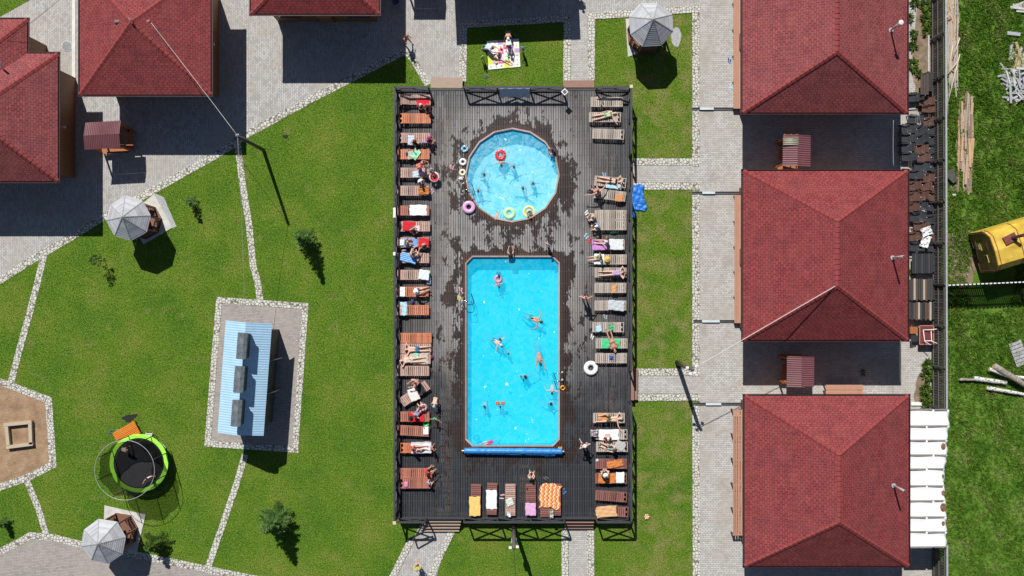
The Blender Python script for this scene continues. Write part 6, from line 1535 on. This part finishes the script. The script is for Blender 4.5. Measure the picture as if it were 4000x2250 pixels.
b.add(vs, [(j*N+i, j*N+(i+1)%N, (j+1)*N+(i+1)%N, (j+1)*N+i) for j in range(3) for i in range(N)] + [tuple(range(N))[::-1], tuple(3*N+i for i in range(N))]); b.build('tub', M('bucket_blue', (.18,.24,.34), .4), t, True)
MB().torus((p.x,p.y,.43), .28, .015, 24, 8).build('rim', M('bucket_rim', (.4,.45,.5), .4), t, True)
# picnic mat
n = NT('mat_print'); uv = n.coord('UV'); m = n.mapping(uv, (6,6,1)); fl = n.new('VectorMath', operation='FLOOR'); n.L(m, fl.inputs[0]); wn3 = n.new('TexWhiteNoise'); n.L(fl.outputs[0], wn3.inputs[0])
fr3 = n.new('VectorMath', operation='FRACTION'); n.L(m, fr3.inputs[0]); dd = n.new('VectorMath', operation='DISTANCE'); n.L(fr3.outputs[0], dd.inputs[0]); dd.inputs[1].default_value = (.5,.5,0)
cell = n.ramp(wn3.outputs[0], [(0,(.80,.76,.70)),(.22,(.80,.80,.80)),(.36,(.62,.72,.10)),(.50,(.86,.84,.78)),(.62,(.55,.35,.62)),(.72,(.86,.86,.86)),(.80,(.80,.50,.08)),(.88,(.35,.62,.72)),(.94,(.70,.10,.30))], 'CONSTANT')
spot = n.ramp(wn3.outputs[0], [(0,(.55,.12,.14)),(.3,(.8,.6,.1)),(.5,(.12,.35,.45)),(.7,(.3,.5,.1)),(.85,(.7,.66,.66))], 'CONSTANT')
rr3 = n.val('ADD', dd.outputs['Value'], n.val('MULTIPLY', n.val('SUBTRACT', n.noise(n.mapping(uv, (30,30,1)), 1, 2), .5), .5)); n.col(n.mix(n.ramp(rr3, [(.17, .85), (.2, 0.0)]), cell, spot)); n.rough(.7)
q = [at('T1',*v,.0) for v in ((1128,858),(1520,822),(1500,478),(1108,508))]; b = MB(); b.add([(v.x,v.y,.055) for v in q]+[(v.x,v.y,.035) for v in q], [(0,1,2,3),(4,5,1,0),(5,6,2,1),(6,7,3,2),(7,4,0,3)], 0, [(0,0),(1,0),(1,1),(0,1)]*2)
o = b.build('picnic_mat', n.m, None); setp(o, 'white picnic mat printed with small coloured squares on the top lawn', 'mat')
for x, y, r2, col, lb in ((1285,600,.09,(.7,.1,.1),'small red plate near the middle of the picnic mat'),(1225,775,.10,(.75,.7,.1),'yellow bowl at the lower left of the picnic mat'),(1380,700,.07,(.2,.45,.15),'green cup on the right of the picnic mat'),(1260,640,.08,(.8,.62,.2),'orange cup by the small child on the mat')):
    p = at('T1',x,y,.06); setp(MB().tube([p, p+Vector((0,0,.05))], [r2*.7,r2], 14).build('dish', M('dish_%d'%x, col, .4), None, True), lb, 'dish')

# ================= poles and wires =================
M_POLE = wood('pole_wood', (.10,.085,.075), .4, .85, .1, (10,10,1)); M_WIRE = M('wire_grey', (.35,.35,.35), .6, .05)
def pole(b0, h, label, lamp, rad0=.14, arm=None):
    p = P(*b0); t = thing('utility_pole', label, 'pole', p); MB().tube([p, p+Vector((0,0,h))], [rad0, rad0*.75], 14).build('pole', M_POLE, t, True)
    top = p + Vector((0,0,h))
    for dx, dy in lamp: MB().beam(top+Vector((0,0,-.12)), top+Vector((dx*.6,dy*.6,-.1)), .05, .05).build('bracket', M_STEEL, t); MB().box(top+Vector((dx,dy,-.12)), (.17,.13,.12)).build('insulator_box', M_WHITE, t)
    return top
T1 = pole((1030,587), 6.1, 'wooden utility pole on the lawn between the left house and the deck', [(-.03,.05)], .12)
T2 = pole((2645,1416), 5.4, 'wooden lamp pole between the two right walkway paths', [(.25,.2),(-.28,.1),(-.1,-.25),(.15,-.2)], .15)
T3 = pole((2007,2052), 5.6, 'grey pole behind the bottom railing in the middle', [(-.22,.0),(.2,.05)], .14)
q = P(2007,2052); MB().box((q.x,q.y-.16,3.2), (.34,.22,.5)).build('junction_box', M_GALV, [o for o in C.objects if o.get('label','').startswith('grey pole')][0])
def wire(a, b, label, sag=.3, r=.014, mat=None):
    a, b = Vector(a), Vector(b); pts = [a.lerp(b, k/12) - Vector((0,0,sag*4*(k/12)*(1-k/12))) for k in range(13)]
    setp(MB().tube(pts, r, 6).build('cable', mat or M_WIRE, None, True), label, 'cable')
M_WW = M('white_wire', (.62,.60,.56), .6, .05)
wire(T1, at('U1',1140,172,5.45), 'white cable from the left pole to the peak of the upper left roof', .15, .013, M_WW)
wire(T1, at('W',472,150,3.0)+Vector((0,0,.4)), 'thin cable from the left pole down to the kiosk', .2, .011)
wire(T2, P(3262,1118,6.33), 'white cable from the right pole over the middle right roof', .05, .022, M_WW)
wire(T3, P(2016,2330,5.2), 'thin black cable running off the bottom edge from the middle pole', .1, .012, M_BLACK)
wire(P(20,165,4.5), P(265,-30,5.0), 'thin dark cable above the paving at the top left', .1, .010, M_BLACK)
wire(P(3517,1330,3.9), P(3517,1500,2.6), 'thin wire hanging between the middle and bottom right houses', .05, .009, M_WW)
wire(P(3490,470,3.8), P(3490,650,3.6), 'thin wire between the top right and middle right houses', .05, .009, M_WW)

# ================= chairs stacked behind the houses =================
def make_chair(mat):
    t = thing('garden_chair', '', 'chair'); d = .34
    s = MB(); s.box((0,0,.42),(.44,.52,.035)); s.build('seat', mat, t, local=True)
    b = MB(); a = rad(28)
    for k in range(6): b.box((.22+.10*k*math.sin(rad(52))*1.0, 0, .46+.10*k*math.cos(rad(52))), (.085,.50,.02), m=Matrix.Rotation(rad(-38),3,'Y'))
    b.build('backrest', mat, t, local=True)
    b = MB(); b.box((-.1,.15,.452),(.16,.09,.02)); b.build('handle', M('chair_black', (.012,.012,.014), .4), t, local=True)
    for x, y in ((-.19,-.23),(-.19,.23),(.19,-.23),(.19,.23)): MB().box((x,y,.2),(.05,.05,.4)).build('leg', mat, t, local=True)
    for sg in (-1,1): MB().beam((-.2,sg*.27,.60),(.30,sg*.27,.62),.05,.04).build('armrest', mat, t, local=True)
    MB().tube([(.70,0,.80),(.70,0,.82)], .022, 8).build('knob', M_WHITE, t, local=True)
    return t
cb, cr = make_chair(wood('black_plastic', (.032,.036,.044), .25, .45, .3)), make_chair(wood('brown_chair', (.105,.05,.038), .3, .5, .4))
CH = [(345,190,'b'),(495,225,'r'),(255,300,'b'),(390,320,'b'),(540,310,'b'),(262,405,'b'),(405,420,'b'),(550,420,'b'),(250,515,'b'),(400,525,'r'),(560,520,'b'),(275,615,'b'),(420,620,'r'),(555,615,'b'),(415,725,'b'),(565,725,'b'),(350,815,'b'),(470,850,'r'),(590,835,'b'),(320,950,'r'),(440,950,'r'),(560,955,'r'),(300,1070,'r'),(405,1065,'r'),(550,1065,'r'),(395,1180,'b'),(565,1180,'b'),(300,1190,'r'),(370,1300,'b'),(535,1325,'b'),(410,1400,'r'),(535,1410,'b')]
CH3 = [(335,215,'r'),(540,220,'r'),(360,330,'b'),(550,335,'b')]
ub, ur = False, False; r = random.Random(8)
ALLC = []
for c, L in (('F2', CH), ('F3', CH3), ('F1', [(390,1225,'b'),(525,1275,'r'),(560,1360,'r')])):
    for x, y, m in L:
        if m == 'b': o = dup(cb) if ub else cb; ub = True
        else: o = dup(cr) if ur else cr; ur = True
        p = at(c, x, y, .5); o.location = (p.x-.12, p.y, .0); o.rotation_euler = (0,0,rad(r.uniform(-7,7))); o.scale = (1,1,1)
        o['group'] = 'black garden chairs by the fence' if m == 'b' else 'brown garden chairs by the fence'; ALLC.append((px(c,x,y), o, m))
ALLC.sort(key=lambda q: q[0][1]); rows = []
for q in ALLC:
    if rows and q[0][1] - rows[-1][0][0][1] < 22 and len(rows[-1]) < 3: rows[-1].append(q)
    else: rows.append([q])
NTH = ORD + ['fourteenth','fifteenth','sixteenth','seventeenth','eighteenth','nineteenth']
for i, rw in enumerate(rows):
    rw.sort(key=lambda q: q[0][0]); pos = {1: ['alone in its row'], 2: ['on the left', 'on the right'], 3: ['on the left', 'in the middle', 'on the right']}[len(rw)]
    for q, ps in zip(rw, pos): q[1]['label'] = '%s garden chair in the %s chair row from the top, %s' % ({'b': 'black', 'r': 'brown'}[q[2]], NTH[i], ps)
def pile(name, label, cat, c, boxes, seed, mats, zt=.7):
    """boards stacked side by side: list of (x0,y0,x1,y1)"""
    xs = [(b2[0]+b2[2])/2 for b2 in boxes]; ys2 = [(b2[1]+b2[3])/2 for b2 in boxes]; t = thing(name, label, cat, at(c, sum(xs)/len(xs), sum(ys2)/len(ys2))); r = random.Random(seed)
    for i, (x0,y0,x1,y1) in enumerate(boxes):
        z = zt + r.uniform(-.1,.1); p, q = at(c,(x0+x1)/2,y0,z), at(c,(x0+x1)/2,y1,z); wd = abs(x1-x0)/CR[c][2]/60
        MB().beam(p, q, wd*.9, .05).build('board', mats[i % len(mats)], t)
    p, q = at(c,min(b2[0] for b2 in boxes)+4,min(b2[1] for b2 in boxes)+6,0), at(c,max(b2[2] for b2 in boxes)-4,max(b2[3] for b2 in boxes)-6,0)
    MB().box(((p.x+q.x)/2,(p.y+q.y)/2,(zt-.14)/2), (abs(q.x-p.x)*.96,abs(p.y-q.y)*.94,zt-.14)).build('crate', M_BLACK, t)
    return t
MBK = [wood('sooty_board', (.05,.048,.048), .3, .7, .3), wood('dark_brown_board', (.10,.06,.045), .3, .7, .3), wood('black_plastic', 0), wood('pale_edge_board', (.40,.34,.27), .3, .8, .3)]
pile('slatted_stack', 'large black slatted bench stack behind the middle right house', 'stack', 'F3', [(325+26*i,405+(i*3)%7,349+26*i,630) for i in range(9)], 1, [MBK[2],MBK[0],MBK[2]])
pile('board_stack', 'stack of dark boards with two pale edges below the black bench stack', 'stack', 'F3', [(288+27*i,700-(i%3)*5,313+27*i,930+(i%2)*12) for i in range(10)], 2, [MBK[0],MBK[0],MBK[3],MBK[1]])
pile('board_stack', 'lower stack of dark and brown boards behind the middle right house', 'stack', 'F3', [(288+26*i,955+(i%3)*5,312+26*i,1150+(i%2)*12) for i in range(10)], 3, [MBK[0],MBK[2],MBK[1],MBK[1],MBK[3]])
pile('wood_box', 'dark wooden box standing by the fence beside the top right house', 'box', 'F1', [(470+20*i,945-i*4,489+20*i,1190) for i in range(5)], 4, [MBK[1],MBK[0]], .9)
TW('F3',415,95,560,210,'white and blue cloth heap thrown on the chairs by the fence', WHT, z=.78, crumple=.8, wav=.12, rz=20, nm='cloth_heap', cat='cloth')
TW('F3',420,195,525,345,'white cloth hanging down below the heap on the chairs', WHT, z=.72, crumple=.5, wav=.10, rz=-20, nm='cloth_heap', cat='cloth')
# upturned table with white legs
p = at('F3',500,1330,.75); t = thing('upturned_table', 'upturned red topped table with white metal legs beside the fence', 'table', (p.x,p.y,0)); MB().box((p.x,p.y,.62),(.85,1.15,.04)).build('table_top', M('dark_red_top', (.16,.035,.035), .5), t)
b = MB(); 
for sx2, sy2, w4, h4 in ((0,.6,.92,.05),(0,-.6,.92,.05),(.45,0,.05,1.2),(-.45,0,.05,1.2)): b.box((p.x+sx2,p.y+sy2,.63),(w4,h4,.06))
b.build('edge', M('salmon_edge', (.48,.22,.14), .6), t)
for pts in ([(-.25,.33),(-.22,-.4),(.1,-.62)],[(.25,.35),(.22,-.38),(.75,-.62)],[(-.25,.33),(.25,.35),(.85,.45)],[(-.22,-.38),(.28,-.36)]):
    MB().tube([(p.x+a,p.y+b3,.72+.14*i) for i, (a, b3) in enumerate(pts)], .028, 8).build('leg', M_WHITE, t, True)
for dx in (-.3,.3): MB().box((p.x+dx,p.y,.3),(.06,.9,.6)).build('support', M_DARKW, t)
p = at('F3',345,1275,.5); t = thing('crate', 'orange wooden crate left of the upturned table', 'crate', (p.x,p.y,0)); 
for k in range(4): MB().box((p.x-.18+.12*k,p.y,.5),(.10,.45,.03)).build('slat', M_OWOOD, t)
MB().box((p.x,p.y,.24),(.42,.40,.48)).build('box', M_OWOOD, t)
p = at('F3',350,1365,.4); t = pile('board_stack', 'small black slatted stack left below the upturned table', 'stack', 'F3', [(315+18*i,1330,331+18*i,1405) for i in range(4)], 6, [MBK[2]], .5)
# ================= the field on the right =================
def log(c, p0, p1, r, z, mat, label, nm='birch_log', group=None):
    a, b2 = at(c,*p0,z), at(c,*p1,z+.05); t = thing(nm, label, 'log', (a+b2)/2, group); pts = [a.lerp(b2,k/10)+Vector((0,0,.03*math.sin(k*1.3))) for k in range(11)]
    MB().tube(pts, [r*(1-.03*k) for k in range(11)], 14).build('trunk', mat, t, True); u = (b2-a).normalized()
    MB().tube([a-u*.012, a], r*.86, 14).build('cut_end', M('cut_wood', (.50,.36,.22), .8), t)
n = NT('birch_bark'); v = n.coord(); nn2 = n.noise(n.mapping(v, (4,9,4)), 1.5, 6, .7); n.col(n.mix(n.ramp(nn2, [(.42, 0.0), (.5, 1.0)]), (.05,.045,.04), (.72,.70,.66))); n.rough(.8); n.bump(nn2, .4, .02); M_BIRCH = n.m
M_OLDLOG = M('old_log', (.30,.26,.22), .9, .45, 6, bump=.5)
log('F4',(455,278),(545,280),.10,.2,M_OLDLOG,'thin broken brown tip of the lowest left birch log','log'); log('F4',(540,272),(735,298),.17,.2,M_BIRCH,'white birch log pointing left in the field')
log('F4',(615,328),(860,370),.14,.16,M_BIRCH,'lowest white birch log in the field'); log('F4',(660,198),(870,325),.22,.5,M_OLDLOG,'thick grey log lying across the birch logs','log')
log('F4',(630,215),(820,290),.11,.45,M_BIRCH,'thin birch log under the thick grey one'); log('F4',(780,265),(870,270),.14,.3,M_BIRCH,'birch log cut by the right edge of the picture')
p = at('F4',805,122,.1); t = thing('pallet', 'grey wooden pallet leaning in the grass at the right edge', 'pallet', p)
for k in range(7): MB().box(p+Matrix.Rotation(.35,3,'Z')@Vector((0,-.7+.23*k,.06)), (.85,.19,.03), rz=.35).build('slat', M('pallet_grey', (.38,.38,.39), .8, .2, 6), t)
for k in (-.35,.35): MB().box(p+Matrix.Rotation(.35,3,'Z')@Vector((k,0,.0)), (.09,1.6,.085), rz=.35).build('bearer', M('pallet_grey', 0), t)
def heap(label, c, x0, y0, x1, y1, n3, L, wd, mats, seed, ang=(0,180), z=.4, nm='plank_pile', cat='plank pile'):
    p, q = at(c,x0,y0,.2), at(c,x1,y1,.2); t = thing(nm, label, cat, ((p.x+q.x)/2,(p.y+q.y)/2,0)); r = random.Random(seed)
    for i in range(n3):
        cx3, cy3 = r.uniform(p.x,q.x), r.uniform(q.y,p.y); a = rad(r.uniform(*ang)); l = L*r.uniform(.5,1.1)/2; zz = .04+z*r.random()*(i/n3); d = Vector((math.cos(a)*l,math.sin(a)*l,r.uniform(-.05,.05)))
        m = Vector((cx3,cy3,zz)); MB().beam(m-d, m+d, wd*r.uniform(.7,1.3), .035).build('plank', mats[i % len(mats)], t)
GP = [wood('grey_plank', (.36,.37,.40), .3, .8, .4), wood('light_plank', (.52,.50,.48), .3, .8, .4), wood('tan_plank', (.50,.36,.20), .3, .8, .4)]
heap('messy pile of grey planks at the top right edge of the field','F1',1560,860,1800,1240,62,1.3,.11,[GP[0],GP[0],GP[0],GP[1]],11)
heap('pile of flat pale planks above the grey plank pile','F1',1580,620,1800,820,20,1.3,.13,[GP[1],GP[1],GP[0],GP[2]],12,(70,110),.15)
heap('pale boards cut by the top right corner of the picture','F1',1720,20,1800,150,10,1.2,.14,[GP[1]],13,(-10,30),.15)
RB = [wood('rotten_board', (.40,.32,.26), .4, .9, .5), wood('orange_slab', (.50,.32,.19), .4, .8, .5), wood('bark_slab', (.27,.19,.15), .4, .9, .5)]
heap('long stack of rotting orange and brown slabs in the grass','F2',850,80,1020,900,90,2.4,.11,RB,14,(84,92),.25,'slab_stack','slab stack')
heap('pale brown bundle of long sticks beside the fence at the top','F1',810,-60,940,960,70,3.2,.05,[wood('stick_tan', (.46,.36,.26), .3, .8, .5), wood('stick_grey', (.42,.38,.34), .3, .8, .4)],15,(84,95),.2,'stick_bundle','stick bundle')
heap('reddish broken wood heap on top of the stick bundle','F1',810,60,870,270,16,.6,.07,[RB[1],wood('red_chip', (.36,.15,.09), .3, .8, .4),GP[1]],16,(20,120),.3,'wood_scrap','wood scrap')
for i, (a, c2, lb) in enumerate([((965,475),(880,720),'short white stick leaning at the edge of the stick bundle'),((965,680),(795,1360),'long pale pole lying by the fence in the grass'),((880,560),(808,940),'pale stick lying inside the bundle by the fence'),((940,770),(810,930),'bent pale stick crossing below the bundle'),((790,800),(815,1449),'thin pale pole lying along the fence')]):
    o = MB().tube([at('F1',*a,.3+.02*i), at('F1',*c2,.28+.02*i)], .035, 7).build('stick', wood('pale_stick', (.60,.52,.40), .2, .8, .1), None, True); setp(o, lb, 'stick')
o = MB().box(at('F1',1640,425,.12), (.85,.22,.1), rz=-.12).build('plank', GP[0]); setp(o, 'single grey plank in the deep grass above the plank piles', 'plank')
q = at('F2',798,965,.03); o = MB().box(q, (.42,.40,.1)).build('concrete_slab', M('mossy_concrete', (.22,.20,.10), .9, .3, 4)); setp(o, 'mossy square slab between the fence and the slab stack', 'slab')
q = at('F2',798,1050,.1); o = MB().cap(q, q+Vector((.06,0,0)), .11, .10, 14).build('stone', M_CONC, None, True); setp(o, 'pale round stone below the mossy slab', 'stone')
b = MB(); tri = [at('F2',*v,.35) for v in ((735,770),(800,745),(835,880),(795,915),(730,850))]; b.prism([(v.x,v.y) for v in tri], .30, .35); b.prism([(v.x*.995+.13,v.y) for v in tri], 0, .28); setp(b.build('roofing_scrap', M('dark_scrap', (.07,.07,.06), .8, .3, 5)), 'dark grey roofing scrap leaning by the fence beside the slab stack', 'scrap')
sheet('ground', [G(px('F1',795,-200),px('F1',945,-200),px('F1',965,500),px('F1',940,980),px('F1',800,1000))], .0195, M('trampled_straw', (.42,.35,.25), .95, .35, 5, bump=.6))
sheet('ground', [blob(*px('F3', 900, 450), 66, 112, 77, amp=.25)], .021, M_DIRT)
r = random.Random(21)
for i in range(26):
    x, y = r.uniform(780,960), r.uniform(200,700); q = at('F3', x, y, .02); s = r.uniform(.03,.075)
    o = MB().cap(q, q+Vector((s*.4,s*.2,0)), s, s*.8, 8).build('stone', M('rubble', (.40,.33,.29), .9, .3, 5), None, True); setp(o, 'small stone on the bare soil beside the yellow cabin', 'stone', 'stones on the bare soil by the cabin')
# yellow cabin
t = thing('metal_cabin', 'yellow metal cabin with an olive end wall in the field', 'cabin', at('F3',1400,420)); A = at('F3',940,180); B = at('F3',1085,620); v3 = (B-A).normalized(); u = Vector((-v3.y,v3.x,0)); u = u if u.x > 0 else -u; WD = (B-A).length; HT = 2.95
u = Vector((math.cos(rad(16.5)), math.sin(rad(16.5)), 0)); v3 = Vector((u.y,-u.x,0)); LN = 6.0
prof = [(0,.35),(WD,.35),(WD,1.95),(WD-.1,2.35),(WD-.42,HT-.1),(WD/2,HT),(.42,HT-.1),(.1,2.35),(0,1.95)]
M_YEL = M('yellow_enamel', (.58,.36,.035), .6, .15, 1.6, c2=(.76,.54,.09)); M_OLI = M('olive_yellow', (.27,.21,.05), .6, .3, 2.5)
def sec(k): return [A + u*k + v3*a + Vector((0,0,z)) for a, z in prof]
b = MB(); s0, s1 = sec(0), sec(LN); m = len(prof)
b.add(s0+s1, [(i,(i+1)%m,m+(i+1)%m,m+i) for i in range(m)] + [tuple(range(m,2*m))]); b.build('body', M_YEL, t)
MB().add(s0, [tuple(range(m))[::-1]]).build('end_wall', M_OLI, t)
for k in (.03, .25, 1.75, 3.3, 4.9):
    ss = sec(k); b = MB(); cen = A+u*k+v3*WD/2+Vector((0,0,1.6))
    pts = [cen+(p4-cen)*1.012 for p4 in ss[2:]]; b.tube(pts, .028, 6); b.build('seam_band', M('rust_seam', (.32,.12,.03), .7), t)
fw0 = A - u*.03; q = lambda a, z, d=.0: fw0 + v3*a + Vector((0,0,z)) - u*d
for pts in ([q(.12,.5),q(.12,2.3)],[q(WD-.12,.5),q(WD-.12,2.3)],[q(.12,.5),q(WD-.12,.5)]): MB().tube(pts, .035, 6).build('edge_rail', M('rust_brown', (.10,.05,.04), .7), t)
wq = q(WD*.66,1.75); MB().beam(wq-v3*.26, wq+v3*.26, .04, .42).build('window_frame', M('cream_frame', (.55,.46,.14), .5), t); MB().beam(wq-v3*.19-u*.012, wq+v3*.19-u*.012, .04, .32).build('window', M_GLASS, t)
bx = q(WD*.36,1.2); MB().box(bx, (.12,.5,.6), rz=rad(16.5)).build('box', M_OLI, t); MB().box(bx-u*.07+Vector((0,0,.05)), (.02,.3,.3), rz=rad(16.5)).build('label_plate', M('plate_pale', (.50,.50,.30), .5), t)
for a2 in (.3,.55,.8,1.05): MB().box(q(WD*.25+a2*.5,2.2), (.05,.05,.14), rz=.3).build('hook', M('rust_brown', 0), t)
MB().tube([q(.5,1.5,.25),q(.9,1.5,.30),q(1.7,1.2,.25)], .02, 6).build('handrail', M('rust_brown', 0), t)
cz = A + u*1.15 + v3*.85 + Vector((0,0,HT)); MB().box(cz+Vector((0,0,.02)), (.8,.5,.16), rz=rad(16.5+10)).build('hatch', M('burgundy', (.20,.06,.05), .5), t); MB().tube([cz+Vector((.1,.05,.1)), cz+Vector((.45,.18,.75))], .10, 12).build('flue', M('burgundy_dark', (.08,.03,.03), .6), t)
cz = A + u*2.2 + v3*.7 + Vector((0,0,HT)); MB().tube([cz, cz+Vector((0,0,.2))], .08, 12).build('vent_stub', M('burgundy', 0), t); MB().tube([cz+Vector((0,0,.22)), cz+Vector((0,0,.27))], .2, 12).build('vent_cap', M('dull_yellow', (.48,.38,.15), .6), t)
for k in (1.0, 4.6):
    for a2 in (.25, WD-.25):
        c0 = A+u*k+v3*a2+Vector((0,0,.3)); w6 = MB().tube([c0-v3*.11,c0+v3*.11], .30, 20).build('wheel', M('tyre', (.02,.02,.02), .8), t, True); MB().tube([c0-v3*.115,c0+v3*.115], .15, 16).build('rim', M('rust_brown', 0), w6, True)
